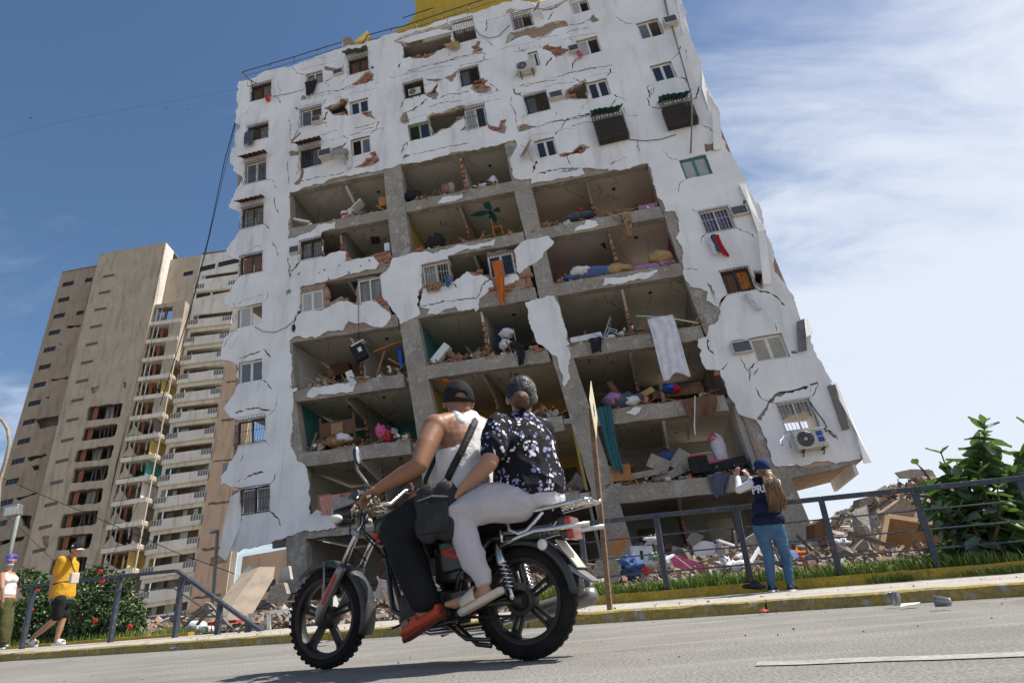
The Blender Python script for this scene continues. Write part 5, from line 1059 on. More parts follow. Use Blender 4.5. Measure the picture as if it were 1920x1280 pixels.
for a, b in zip(cuts, cuts[1:]):
    mb = MB(); nn = 16
    pr = [(6.935, -.02), (6.945, .05), (6.955, .098), (6.985, .116), (7.135, .119)]
    rows = []
    for i in range(nn+1):
        s = a+.008+(b-a-.016)*i/nn
        for j, (n, z) in enumerate(pr):
            k = .012*nz(s*3, j*3.1, 1.)+.008*nz(s*11, j*5., 1.); rows.append(st(s, n+(k if j in (1, 2, 3) else 0), z+(k*.8 if j in (2, 3) else 0)))
    J = len(pr); F = []; mi = []
    for i in range(nn):
        for j in range(J-1): F.append((i*J+j, (i+1)*J+j, (i+1)*J+j+1, i*J+j+1)); mi.append(0 if j < 3 else 1)
    F += [tuple(range(J)), tuple(range(nn*J, nn*J+J))[::-1]]; mi += [0, 0]
    mb.v = [tuple(p) for p in rows]; mb.f = F; mb.m = mi; mb.build('kerb_stone', [M['kerb_y'], M['kerb_top']], kb, False)
# inner painted border, planted strip
for a, b, zt in ((-4.2, 9, .262), (-18, -11.2, .2)):
    mb = MB(); k = 60
    for i in range(k):
        s0, s1 = a+(b-a)*i/k, a+(b-a)*(i+1)/k; c = st((s0+s1)/2, 9.27+.004*rs.normal(), (zt+.1)/2); mb.box(c, S_*(s1-s0)/2*1.0, N_*.07, np.array([0, 0, (zt-.1)/2+.003*rs.normal()]))
    struct(mb.build('border_kerb', M['kerb_i'], None))
M['soil'] = mat('dark_soil', (.13, .10, .07), (.09, .075, .05), scale=5, rough=1, bump=.8)
struct(sgrid('planting_strip', -4.2, 9, 9.33, 10.8, lambda s, n: .235+.03*nz(s, n, 2.), .4, .3, M['soil']))
struct(sgrid('planting_strip', -18, -11.2, 9.33, 10.8, lambda s, n: .17+.03*nz(s, n, 2.), .4, .3, M['soil']))
mb = MB(); mb.box(st(2.5, 10.86, .2), S_*6.6, N_*.06, np.array([0, 0, .09])); struct(mb.build('border_kerb', M['kerb_i'], None))
# grass
M['grass'] = mat('fresh_grass', (.10, .185, .025), (.17, .22, .05), scale=1.2, rough=.7, vary=.5, spec=.3)
mb = MB()
def blades(s0, s1, n0, n1, cnt, hmax, z0):
    for _ in range(cnt):
        s = rs.uniform(s0, s1); n = n0+(n1-n0)*rs.random()**1.2; d = nz(s, n, 1.7, 3.)
        if d < -.25 and rs.random() < .7: continue
        h = hmax*rs.uniform(.35, 1)*(1+.8*d); th = rs.uniform(0, 6.28); ln = rs.uniform(.1, .8)*h; wv = .003+.004*rs.random()
        b = st(s, n, z0); dr = np.array([math.cos(th), math.sin(th), 0]); sd = np.array([-dr[1], dr[0], 0])*wv
        m_ = b+dr*ln*.35+np.array([0, 0, h*.62]); e = b+dr*ln+np.array([0, 0, h*(.95-.3*ln/h)])
        mb.add([b-sd, b+sd, m_+sd*.8, m_-sd*.8, e], [(0, 1, 2, 3), (3, 2, 4)])
blades(-4.1, 4.5, 9.36, 10.7, 17000, .24, .23)
blades(.4, 3.4, 9.12, 9.22, 900, .12, .15)
blades(-17.5, -11.5, 9.3, 10.2, 1500, .2, .17)
stuff(mb.build('grass', M['grass'], None), 'fresh green grass in the strip behind the yellow border', 'grass')
# railings
def railing(name, label, n, posts, top, rods, z0, sz=.075):
    t = thing(name, label, 'railing', st(posts[0], n, z0)); 
    mb = MB()
    for p, q in zip(top, top[1:]): mb.beam(st(p[0], n, p[1]), st(q[0], n, q[1]), .09, .06)
    o = mb.build('top_rail', M['rail'], t); bevel(o, .01)
    for s in posts:
        zt = np.interp(s, [p[0] for p in top], [p[1] for p in top]); zb = z0(s) if callable(z0) else z0
        mb = MB(); mb.beam(st(s, n, zb), st(s, n, zt-.03), sz, sz, up=N_); o = mb.build('post', M['rail'], t); bevel(o, .008)
    for f in rods:
        mb = MB(); pts = []
        for p in top:
            for _ in (0,): pts.append(st(p[0], n, z0+(p[1]-z0)*f))
        mb.tube(pts, .011, 6); mb.build('rod', M['rail'], t)
    return t
railing('railing', 'blue grey steel railing with thin rods behind the woman filming', 9.4, [-4.35, -3.22, -2.06, -.94, .14, 1.21, 2.3, 3.4], [(-5.2, 1.33), (-3.2, 1.285), (-2.05, 1.265), (-.94, 1.235), (.14, 1.215), (1.22, 1.19), (2.1, 1.17), (2.35, 1.165)], (.27, .5, .74), .22)
n_l = 8.75
lt = [sn(atN(*p, n_l)) for p in ((-60, 1106), (64, 1097), (225, 1080), (332, 1069), (492, 1184))]
t = thing('railing', 'blue grey railing sloping down to the pavement beside the hibiscus', 'railing', st(lt[3][0], n_l, .15))
for p, q in zip(lt, lt[1:]): 
    mb = MB(); mb.beam(st(p[0], n_l, p[2]), st(q[0], n_l, q[2]), .085, .06); o = mb.build('top_rail', M['rail'], t); bevel(o, .01)
lr = [sn(atN(*p, n_l)) for p in ((100, 1112), (225, 1107), (326, 1102), (470, 1200))]
mb = MB(); mb.tube([st(p[0], n_l, p[2]) for p in lr], .012, 6); mb.build('rod', M['rail'], t)
for (x, y, xt, yt) in ((38.6, 1203, 64, 1099), (209, 1191, 225, 1083), (330, 1193, 341, 1080), (407, 1188, 413, 1131), (464, 1183, 466, 1166)):
    a, b = sn(atN(x, y, n_l)), sn(atN(xt, yt, n_l)); mb = MB(); mb.beam(st(b[0], n_l, .13), st(b[0], n_l, b[2]), .085, .085, up=N_); o = mb.build('post', M['rail'], t); bevel(o, .008)
# ------------------------------------------------------------------ rubble
def atY(x, y, Y): v = ray(x, y); return CAMP+v*(Y/v[1])
M['rub_c'] = mat('rubble_concrete', (.31, .275, .235), (.2, .175, .145), scale=4, rough=1, bump=.6, vary=.5, fine=14)
M['rub_b'] = mat('rubble_brick', (.29, .145, .095), (.26, .17, .125), scale=5, rough=1, bump=.6, vary=.45)
M['rub_w'] = mat('rubble_plaster', (.5, .47, .43), (.36, .33, .30), scale=4, rough=1, vary=.25)
M['rub_s'] = mat('rubble_timber', (.30, .22, .15), (.20, .15, .105), scale=6, rough=.9, vary=.5)
M['rub_base'] = mat('rubble_dust', (.25, .21, .17), (.16, .135, .11), scale=3, rough=1, bump=1., bscale=10, c3=(.32, .2, .14))
hl = [atY(1690, 960, 27), atY(1780, 980, 30), atY(1600, 1010, 24)]
_ft = [float(x) for x in FT]; _fn = [float(x) for x in FN]; hl = [[float(x) for x in q] for q in hl]
def RH(X, Y):
    """height of the rubble field"""
    n = X*.3998+Y*.9166; z = .1
    fd = (X-_ft[0])*_fn[0]+(Y-_ft[1])*_fn[1]-_ft[2]*_fn[2]+3.6         # distance before the facade foot, roughly
    ramp = min(1, max(0, (n-10.9)/5.5)); z += ramp*(.42+.35*nz(X, Y, .45))
    z += (.75+.35/(1+math.exp(-(X+1.5)*1.2)))*math.exp(-((fd-1.)/3.2)**2)*(.7+.5*nz(X, Y, .6, 2.))*(1 if -11 < X < 9 else .3)
    for (c, hh, r) in ((hl[0], 2.1, 3.4), (hl[1], 2.7, 5.0), (hl[2], .6, 3.0)):
        d2 = ((X-c[0])**2+(Y-c[1])**2)/r**2
        if d2 > 4: continue
        z += hh*math.exp(-d2*1.2)*(.85+.35*nz(X, Y, .55, 5.))
    return z
mb = MB(); x0, x1, y0, y1 = -22, 30, 9, 36; na, nb_ = 130, 80
for j in range(nb_+1):
    for i in range(na+1):
        X_, Y_ = x0+(x1-x0)*i/na, y0+(y1-y0)*j/nb_; n = sn(np.array([X_, Y_, 0]))[1]
        mb.v.append((X_, Y_, RH(X_, Y_) if n > 10.9 else -.08))
mb.f = [(j*(na+1)+i, j*(na+1)+i+1, (j+1)*(na+1)+i+1, (j+1)*(na+1)+i) for j in range(nb_) for i in range(na)]; mb.m = [0]*len(mb.f)
stuff(mb.build('rubble_field', M['rub_base'], None, True), 'dusty rubble spread at the foot of the white block', 'rubble')
R_ = {'c': MB(), 'b': MB(), 'p': MB(), 's': MB()}
def scatter(cnt, xr, yr, smin, smax, cond=lambda X, Y: True, keys='ccbbps', lift=.5):
    for _ in range(cnt):
        X_, Y_ = rs.uniform(*xr), rs.uniform(*yr); n = X_*.3998+Y_*.9166
        if n < 11.0 or not cond(X_, Y_): continue
        k = keys[rs.integers(len(keys))]; sz = smin+(smax-smin)*rs.random()**2.5; p = np.array([X_, Y_, RH(X_, Y_)+sz*rs.uniform(-.1, lift)])
        if k == 's':
            d = rs.normal(size=3)*np.array([1, 1, .45]); d /= np.linalg.norm(d); L = sz*rs.uniform(1.2, 3); R_['s'].beam(p-d*L/2, p+d*L/2+np.array([0, 0, .05]), rs.uniform(.02, .09), rs.uniform(.015, .05), up=rs.normal(size=3))
        else: chunk(R_[k], p, sz, rs, flat=.8)
scatter(9000, (-12, 8), (11.5, 21), .05, .32, keys='ccbbpsss')
scatter(5500, (-6, 8), (11.5, 17), .04, .24, keys='ccbbpsss')
scatter(420, (-12, 8), (13, 21), .25, .7, keys='ccpss', lift=.3)
scatter(9000, (3, 18), (14, 32), .07, .45, keys='cccbbpss')
scatter(420, (8, 18), (20, 32), .3, .9, keys='cccbp', lift=.3)
scatter(5000, (-1, 8), (11.2, 15.5), .03, .2, keys='ccbpssss', lift=1.2)
scatter(2500, (-12, -3), (12, 19), .04, .3, keys='ccbpss', lift=.8)
scatter(260, (-11, 8), (12, 19), .25, .6, keys='sss', lift=.9)
for k, m, lb in (('c', 'rub_c', 'grey concrete rubble heaped before the white block'), ('b', 'rub_b', 'broken red bricks in the rubble heap'), ('p', 'rub_w', 'white plaster lumps in the rubble heap'), ('s', 'rub_s', 'splintered timber and slats in the rubble heap')):
    stuff(R_[k].build('rubble', M[m], None), lb, 'rubble')
# single pieces one can pick out
def slab4(name, pts, Y, th, m, label, cat='slab', bev=.0):
    Ys = Y if hasattr(Y, '__len__') else [Y]*len(pts); q = [atY(a, b, y) for (a, b), y in zip(pts, Ys)]
    nrm = xp(q[1]-q[0], q[2]-q[0]); nrm /= np.linalg.norm(nrm)
    if nrm[1] < 0: nrm = -nrm
    mb = MB(); n = len(q); mb.add(q+[p+nrm*th for p in q], [tuple(range(n))[::-1], tuple(range(n, 2*n))]+[(i, (i+1) % n, n+(i+1) % n, n+i) for i in range(n)])
    o = mb.build(name, m, None)
    if bev: bevel(o, bev)
    return tag(o, label, cat)
slab4('wall_fragment', [(423, 1168), (430, 1142), (486, 1062), (516, 1062), (512, 1085), (474, 1150), (468, 1168)], [15.5, 15.8, 18, 18, 17.6, 15.8, 15.4], .5, M['beige_dark'], 'big tan wall slab leaning among the rubble left of the motorcycle')
slab4('concrete_fragment', [(498, 1128), (508, 1098), (532, 1092), (538, 1112), (525, 1135)], 16, .25, M['conc'], 'grey jagged slab under the torn building corner', 'slab')
slab4('concrete_fragment', [(520, 1092), (528, 1066), (541, 1060), (545, 1085)], 18, .2, M['rub_w'], 'pale slab stuck upright beside the ground floor column', 'slab')
slab4('concrete_fragment', [(590, 1075), (640, 1060), (668, 1072), (655, 1096), (600, 1098)], 17, .2, M['conc'], 'grey slab lying behind the front wheel', 'slab')
slab4('concrete_fragment', [(700, 1120), (712, 1085), (742, 1092), (736, 1130)], 14.5, .15, M['rub_w'], 'pale slab seen through the motorcycle frame', 'slab')
slab4('concrete_fragment', [(1395, 1012), (1420, 996), (1434, 1010), (1418, 1030)], 15, .2, M['conc'], 'grey slab leaning left of the filming woman', 'slab')
slab4('concrete_fragment', [(1655, 960), (1690, 935), (1722, 945), (1712, 972), (1668, 978)], 20, .4, M['mortar'], 'brown broken wall piece above the shutter panel', 'slab')
slab4('pink_board', [(1258, 1040), (1268, 1038), (1318, 1058), (1328, 1074), (1310, 1074), (1265, 1062)], 13.5, .08, M['pink'], 'pink wall panel lying in the rubble behind the railing', 'panel')
slab4('concrete_fragment', [(1299, 1018), (1320, 1013), (1338, 1016), (1343, 1030), (1335, 1040), (1305, 1042)], 14.5, .12, M['white_c'], 'white jagged wall piece behind the railing', 'slab')
slab4('concrete_fragment', [(1108, 1087), (1120, 1046), (1150, 1042), (1165, 1060), (1160, 1092)], 12.6, .2, M['conc'], 'grey tilted concrete slab behind the sign pole', 'slab')
slab4('fallen_screen', [(1288, 1012), (1300, 996), (1320, 1004), (1318, 1010), (1300, 1024)], 14.2, .06, M['conc_d'], 'dark grey flat panel tipped over the rubble', 'panel')
t = thing('shutter_panel', 'brown louvred shutter panel lying on its side in the right rubble', 'shutter', atY(1700, 1040, 13.2))
q = [atY(1650, 1034, 12.6), atY(1662, 968, 13.0), atY(1935, 1010, 14.2), atY(1935, 1070, 13.6)]
nr = xp(q[1]-q[0], q[3]-q[0]); nr /= np.linalg.norm(nr); nr = nr if nr[1] < 0 else -nr
M['shut'] = mat('tan_shutter', (.34, .215, .115), (.25, .155, .085), scale=5, rough=.7)
def bl(a, b): return (q[0]*(1-a)+q[3]*a)*(1-b)+(q[1]*(1-a)+q[2]*a)*b
for a, b, c, d in ((0, 0, 0, 1), (0, 1, 1, 1), (1, 1, 1, 0), (1, 0, 0, 0)):
    mb = MB(); mb.beam(bl(a, b), bl(c, d), .1, .08, up=nr); mb.build('frame_bar', M['shut'], t)
mb = MB(); mb.add([bl(.01, .02)-nr*.09, bl(.99, .02)-nr*.09, bl(.99, .98)-nr*.09, bl(.01, .98)-nr*.09], [(0, 1, 2, 3)]); mb.build('gap_shade', M['brown'], t)  # dark sheet added so the gaps between slats read as shade
for i in range(10):
    b = .04+.92*i/10; mb = MB(); p0, p1, p2, p3 = bl(.02, b), bl(.98, b), bl(.98, b+.055), bl(.02, b+.055); mb.add([p0-nr*.03, p1-nr*.03, p2+nr*.06, p3+nr*.06, p0-nr*.045, p1-nr*.045, p2+nr*.045, p3+nr*.045], [(0, 1, 2, 3), (7, 6, 5, 4), (0, 4, 5, 1), (2, 6, 7, 3)]); mb.build('slat', M['shut'], t)
slab4('concrete_fragment', [(1596, 960), (1625, 946), (1640, 985), (1636, 1000), (1600, 990)], [18, 18, 17.5, 17.5, 18], .5, M['conc'], 'grey concrete block upended in the right rubble heap', 'slab')
slab4('concrete_fragment', [(1610, 950), (1612, 935), (1640, 928), (1634, 945)], 19, .4, M['rub_c'], 'grey beam end on top of the upended block', 'slab')
slab4('roof_sheet', [(1680, 885), (1708, 879), (1742, 880), (1748, 894), (1690, 896)], 28, .15, M['conc'], 'pale broken roof edge on top of the right rubble heap', 'slab')
slab4('fallen_post', [(1640, 1035), (1618, 985), (1624, 983), (1652, 1030)], 16.5, .2, M['conc'], 'fallen concrete post in the right rubble heap', 'post')
slab4('wardrobe', [(1528, 1010), (1526, 982), (1545, 970), (1556, 975), (1556, 1000), (1540, 1012)], 16, .5, M['brown'], 'dark wooden wardrobe half buried beside the leaning column', 'wardrobe')
slab4('fallen_board', [(1146, 1010), (1172, 1000), (1180, 1014), (1160, 1042), (1142, 1040)], 14.4, .06, M['wood_o'], 'brown wooden board tipped against rubble by the column', 'board')
slab4('table_top', [(1312, 1052), (1372, 1034), (1380, 1042), (1320, 1060)], 13.8, .2, M['rub_s'], 'broken timber crate lying behind the white wall piece', 'crate')
t = thing('polystyrene_crate', 'white polystyrene crate with a slot in the rubble behind the sign pole', 'crate', atY(1203, 1060, 13.4))
c = atY(1203, 1040, 13.4); mb = MB(); sheet(mb, [[(-.2, -.16), (.2, -.2), (.22, .16), (-.2, .18)]], [[(-.05, -.09), (.02, -.09), (.02, .08), (-.05, .08)]], lambda a, b, w_: c+np.array([a, -w_, b]), -.12, .12); mb.build('shell', M['white_c'], t)
mb = MB(); mb.box(c+np.array([0, .09, 0]), (.17, 0, 0), (0, .01, 0), (0, 0, .13)); mb.build('back_panel', M['conc_d'], t)
t = thing('metal_stand', 'white metal door frame standing in rubble by the front wheel', 'frame', atY(510, 1178, 12))
for a, b in (((505, 1183), (503, 1148)), ((503, 1148), (545, 1142)), ((545, 1142), (547, 1180))): mb = MB(); mb.beam(atY(*a, 12), atY(*b, 12), .05, .05); mb.build('bar', M['white'], t)
t = thing('metal_trestle', 'rusty triangular metal frame among the rubble beside the left railing', 'frame', atY(390, 1180, 14))
for a, b in (((330, 1186), (393, 1130)), ((393, 1130), (440, 1184)), ((370, 1170), (395, 1140)), ((360, 1155), (420, 1155)), ((345, 1180), (330, 1165))): mb = MB(); mb.beam(atY(*a, 14), atY(*b, 13.8), .06, .04); mb.build('bar', M['conc_d'], t)
slab4('water_tank', [(345, 1163), (372, 1166), (368, 1186), (352, 1184)], 14.2, .5, M['white_c'], 'broken pale plastic tank behind the left railing', 'tank', .08)
slab4('wash_basin', [(372, 1174), (392, 1173), (390, 1188), (376, 1190)], 13.9, .3, M['white'], 'white broken basin behind the left railing', 'basin', .06)
slab4('sheet_metal', [(372, 1168), (442, 1161), (444, 1166), (374, 1174)], 14.8, .3, M['red_c'], 'dark red metal sheet behind the left railing', 'sheet')
slab4('white_board', [(455, 1070), (466, 1060), (478, 1072), (466, 1090), (458, 1082)], 19, .1, M['white_c'], 'white board hanging at the torn ground floor corner', 'board')
for i, (a, b, c_, d_, lb) in enumerate(((1380, 1043, 1400, 1035, 'short white timber lying on rubble near the railing'), (1405, 1058, 1425, 1025, 'white slat leaning left of the filming woman'), (1450, 1040, 1466, 1073, 'pale slat beside the filming woman knee'), (1478, 1055, 1503, 1070, 'pale plank end lying right of the filming woman'), (1345, 1012, 1375, 1022, 'white window bar lying by the dark panel'), (1240, 1052, 1262, 1040, 'white bar lying left of the pink panel'))):
    mb = MB(); mb.beam(atY(a, b, 13), atY(c_, d_, 13.3), .07, .04); tag(mb.build('plank', M['white_c'], None), lb, 'plank', 'pale planks in the rubble')
def rubbag(x, y, Y, r, m, lb): r *= .72; mb = MB(); lump(mb, atY(x, y, Y), np.array([r, 0, 0]), np.array([0, r*.7, 0]), np.array([0, 0, r*.7]), rs.uniform(0, 40), 1.6); tag(mb.build('plastic_bag', m, None, True), lb, 'bag', 'bags and cloth in the rubble')
rubbag(1185, 1062, 12.8, .3, M['blue_c'], 'blue and white cloth heap in rubble near the crate'); rubbag(1222, 1012, 13.2, .18, M['white_c'], 'white cloth draped on rubble above the crate'); rubbag(1370, 1062, 12.6, .26, M['white_c'], 'crumpled white plastic near the middle post'); rubbag(1490, 1042, 13.2, .22, M['orange'], 'orange wrapping in rubble right of the filming woman'); rubbag(1478, 1046, 13.0, .2, M['blue_c'], 'blue wrapping in rubble right of the filming woman'); rubbag(1575, 1020, 15, .22, M['white_c'], 'silver plastic caught beside the second right post'); rubbag(1210, 1070, 12.6, .1, M['red'], 'small red cloth in rubble beside the crate'); rubbag(1228, 1043, 12.6, .13, M['green_f'], 'green cabbage shaped bag beside the railing post')
# ------------------------------------------------------------------ motorcycle
M['blk'] = mat('black_gloss_paint', (.012, .012, .014), (.03, .028, .026), scale=7, rough=.35, coat=.4)
M['rubber'] = mat('black_rubber', (.009, .009, .009), (.02, .019, .018), scale=12, spec=.2, rough=.9, bump=.3, bscale=60)
M['alloy'] = mat('black_alloy_wheel', (.012, .012, .0125), (.025, .024, .022), scale=9, rough=.5, spec=.3)
M['chrome'] = mat('chrome', (.72, .72, .73), (.5, .49, .47), scale=14, rough=.18, metal=1.)
M['fork'] = mat('dull_grey_metal', (.32, .31, .30), (.20, .19, .18), scale=10, rough=.45, metal=.6)
M['engine'] = mat('dirty_engine_metal', (.025, .024, .023), (.06, .055, .05), scale=18, rough=.55, metal=.4)
M['tail'] = mat('red_lens', (.5, .012, .012), (.4, .01, .01), rough=.2, coat=.5)
M['lens'] = mat('pale_lens', (.7, .68, .62), (.6, .58, .5), rough=.2)
M['decal'] = mat('red_decal', (.5, .03, .02), (.42, .03, .02), rough=.4)
M['plate'] = mat('number_plate', (.62, .60, .52), (.5, .46, .36), scale=20, rough=.5, c3=(.35, .30, .2))
SR, NB = -1.53, 3.4
def bk(x, y, z): return st(SR-x, NB-y, z)
BX, BY, BZ = -S_, -N_, np.array([0, 0, 1.])
def bv(x, y, z): return BX*x+BY*y+BZ*z
BIKE = thing('motorcycle', 'small black motorcycle with cast wheels carrying two riders', 'motorcycle', bk(.7, 0, 0))
def ring(mb, c, R, prof, n=44, ax=None):       # prof: (radial, lateral) closed
    k = len(prof); vs = []
    for i in range(n):
        a = 2*math.pi*i/n; e = BX*math.cos(a)+BZ*math.sin(a)
        for r, l in prof: vs.append(c+e*(R+r)+BY*l)
    F = [(i*k+j, ((i+1) % n)*k+j, ((i+1) % n)*k+(j+1) % k, i*k+(j+1) % k) for i in range(n) for j in range(k)]
    mb.add(vs, F)
def wheel(xc, zc, R, wd, ph):
    c = bk(xc, 0, zc); mb = MB(); pr = [(wd*math.cos(t)*.95, wd*math.sin(t)) for t in np.linspace(0, 6.283, 13)[:-1]]
    ring(mb, c, R-wd*.95, pr); tyre_o = mb
    wh = None
    mb = MB(); ring(mb, c, R-wd*1.75, [(-.012, -.035), (.012, -.038), (.02, -.02), (.02, .02), (.012, .038), (-.012, .035), (-.02, .012), (-.02, -.012)])
    for i in range(5):
        a = ph+i*2*math.pi/5; e = BX*math.cos(a)+BZ*math.sin(a); s = -BX*math.sin(a)+BZ*math.cos(a); r0, r1 = .05, R-wd*1.75
        for sg in (-1, 1):
            mb.prism([c+e*r0+s*(.022*sg)-BY*.015, c+e*r0+s*(.006*sg)-BY*.015, c+e*(r1*.8)+s*(.010*sg)-BY*.012, c+e*r1+s*.03*sg-BY*.012, c+e*r1+s*.05*sg-BY*.012, c+e*(r1*.82)+s*(.026*sg)-BY*.012], BY*.028)
        mb.prism([c+e*(r1*.75)+s*.012-BY*.008, c+e*(r1*.75)-s*.012-BY*.008, c+e*r1-s*.034-BY*.008, c+e*r1+s*.034-BY*.008], BY*.016)
    wh = mb.build('wheel', M['alloy'], BIKE)
    tyre_o.build('tyre', M['rubber'], wh, True)
    mb = MB(); mb.lathe(c-BY*.07, BY, [(0, .03), (.02, .062), (.05, .068), (.09, .068), (.12, .062), (.14, .03)], 24, ref=(.2, .1, 1)); mb.build('hub', M['engine'], wh, True)
    mb = MB(); ring(mb, c, R-wd*1.75, [(.004, .0385), (.008, .0392), (.008, .0385)]); mb.build('rim_stripe', mat('dull_red_stripe', (.14, .02, .018), (.09, .018, .016), scale=9, rough=.6), wh)
    mb = MB()
    for i in range(40):
        a = 2*math.pi*i/40; e = BX*math.cos(a)+BZ*math.sin(a); t_ = -BX*math.sin(a)+BZ*math.cos(a)
        for sg in (-1, 1): mb.box(c+e*(R-.0085)+BY*(.02*sg)+t_*.006*sg, e*.0055, t_*.011, BY*.013)
    stuff(mb.build('tread', M['rubber'], wh))
    return wh
wheel(1.371, .292, .292, .040, .33); wheel(0, .298, .298, .050, .1)
def bt(name, pts, r, m, par=None, n=8, smooth=True):
    mb = MB(); mb.tube([bk(*p) for p in pts], r, n); return mb.build(name, m, par or BIKE, smooth)
def bb(name, c, h, m, par=None, bev=.012, rot=0.):
    ca, sa = math.cos(rot), math.sin(rot); mb = MB(); mb.box(bk(*c), (BX*ca+BZ*sa)*h[0], BY*h[1], (BZ*ca-BX*sa)*h[2]); o = mb.build(name, m, par or BIKE)
    if bev: bevel(o, bev, 3)
    return o
# front end
for sg in (1, -1):
    bt('fork_leg', [(1.36, .095*sg, .27), (1.35, .095*sg, .33), (1.20, .095*sg, .56), (1.19, .095*sg, .575)], [.026, .03, .03, .027], M['fork']); bt('fork_tube', [(1.19, .095*sg, .575), (1.0, .095*sg, .90)], .018, M['chrome'])
mb = MB(); mb.beam(bk(1.315, .126, .37), bk(1.215, .126, .535), .004, .02, up=BX); mb.build('fork_decal', M['decal'], BIKE)
bb('fork_bridge', (1.08, 0, .765), (.035, .12, .02), M['fork'], rot=.5); bb('fork_bridge', (1.0, 0, .9), (.03, .12, .015), M['fork'], rot=.5)
def fender(c, R, a0, a1, wd, m, drop=.03, n=22, name='fender'):
    cc = bk(c[0], 0, c[1]); mb = MB(); pr = [(-drop, -wd), (-.006, -wd*.85), (0, -wd*.4), (.003, 0), (0, wd*.4), (-.006, wd*.85), (-drop, wd)]
    vs = []; k = len(pr)
    for i in range(n+1):
        a = a0+(a1-a0)*i/n; e = BX*math.cos(a)+BZ*math.sin(a)
        for r, l in pr: vs.append(cc+e*(R+r)+BY*l)
    mb.add(vs, [(i*k+j, i*k+j+1, (i+1)*k+j+1, (i+1)*k+j) for i in range(n) for j in range(k-1)])
    o = mb.build(name, m, BIKE, True); s = o.modifiers.new('th', 'SOLIDIFY'); s.thickness = .006; return o
fender((1.371, .292), .335, rad(50), rad(200), .062, M['fork'] if False else mat('dusty_dark_fender', (.03, .031, .034), (.09, .086, .08), scale=5, rough=.5), .035)
for sg in (1, -1): bt('fender_stay', [(1.33, .09*sg, .43), (1.36, .068*sg, .62)], .007, M['fork'])
bt('handlebar', [(.77, .37, .93), (.86, .28, .985), (.90, .2, 1.0), (.955, .09, .95), (.97, 0, .94), (.955, -.09, .95), (.92, -.2, 1.04), (.9, -.28, 1.055), (.86, -.38, 1.04)], .012, M['chrome'])
bt('grip', [(.765, .385, .925), (.84, .29, .972)], .018, M['rubber']); bt('grip', [(.855, -.39, 1.038), (.9, -.28, 1.055)], .018, M['rubber'])
bt('grip_end', [(.755, .40, .92), (.768, .382, .927)], .02, M['chrome'])
bb('switch_box', (.915, -.25, 1.055), (.028, .028, .028), M['blk']); bb('kill_switch', (.905, -.245, 1.088), (.012, .014, .006), M['red'], bev=.003); bb('switch_box', (.865, .25, .985), (.025, .03, .025), M['blk'])
bt('brake_lever', [(.92, -.27, 1.04), (.94, -.36, 1.03), (.93, -.44, 1.03)], .006, M['chrome']); bt('clutch_lever', [(.90, .25, .975), (.88, .34, .945), (.83, .42, .915)], .006, M['chrome'])
mb = MB(); mb.lathe(bk(1.26, 0, .905), BX, [(-.12, .03), (-.09, .07), (-.02, .088), (.02, .09), (.03, .085)], 24, ref=(.1, .1, 1)); hl_ = mb.build('headlamp', M['blk'], BIKE, True)
mb = MB(); mb.lathe(bk(1.285, 0, .905), BX, [(0, .085), (.02, .075), (.032, .04)], 24, ref=(.1, .1, 1)); mb.build('lens', M['lens'], hl_, True)
bb('headlamp_cowl', (1.2, 0, .975), (.085, .1, .035), M['fork'], rot=-.15); bb('instrument', (1.12, 0, 1.0), (.05, .1, .025), M['blk'], rot=-.4)
for sg in (1, -1):
    mb = MB(); mb.ell(bk(1.19, .17*sg, .86), BX*.05, BY*.03, BZ*.028); o = mb.build('turn_signal', M['lens'], BIKE, True); bt('signal_stalk', [(1.14, .08*sg, .85), (1.17, .15*sg, .86)], .01, M['blk'])
    mb = MB(); mb.ell(bk(-.19, .15*sg, .565), BX*.028, BY*.026, BZ*.03); mb.build('turn_signal', M['lens'], BIKE, True); bt('signal_stalk', [(-.17, .05*sg, .57), (-.19, .13*sg, .565)], .01, M['blk'])
mr_ = bt('mirror_stem', [(.84, .29, .99), (.855, .305, 1.03), (.90, .33, 1.10), (.895, .345, 1.14), (.885, .355, 1.17)], .0085, M['fork'])
mb = MB(); fa = BX*.25+BY*-.0+BZ*-.0; mb.ell(bk(.882, .36, 1.18), BX*.014+BY*.006, (BY*.9+BX*.3)*.022, (BZ*.95+BX*.2)*.062, 16, 10); mb.build('mirror', M['blk'], mr_, True)
mb = MB(); mb.ell(bk(.868, .363, 1.18), BX*.005, (BY*.9+BX*.3)*.019, (BZ*.95+BX*.2)*.056, 16, 10); mb.build('mirror_glass', M['chrome'], mr_, True)
cab = [[(1.05, .06, .98), (1.15, .08, .9), (1.17, .05, .7), (1.05, .04, .6)], [(1.1, .02, 1.0), (1.0, .12, .86), (1.02, .1, .75), (.9, .05, .6)], [(.88, .2, .99), (1.0, .16, .88), (1.05, .1, .8), (.95, .08, .7)]]
for c in cab: bt('control_cable', c, .006, M['cable'], n=5)
rb = np.random.default_rng(9)
mb = MB()
for i in range(34):
    p = (rb.uniform(.9, 1.08), rb.uniform(-.03, .14), rb.uniform(.84, .95)); q = (p[0]+rb.uniform(-.06, .06), p[1]+rb.uniform(-.04, .04), p[2]+rb.uniform(-.05, .05)); mb.tube([bk(*p), bk((p[0]+q[0])/2, p[1]+.02, p[2]+.015), bk(*q)], .008, 5)
mb.build('wiring', mat('pale_wiring', (.38, .31, .21), (.2, .17, .13), scale=15, rough=.7), BIKE, True)
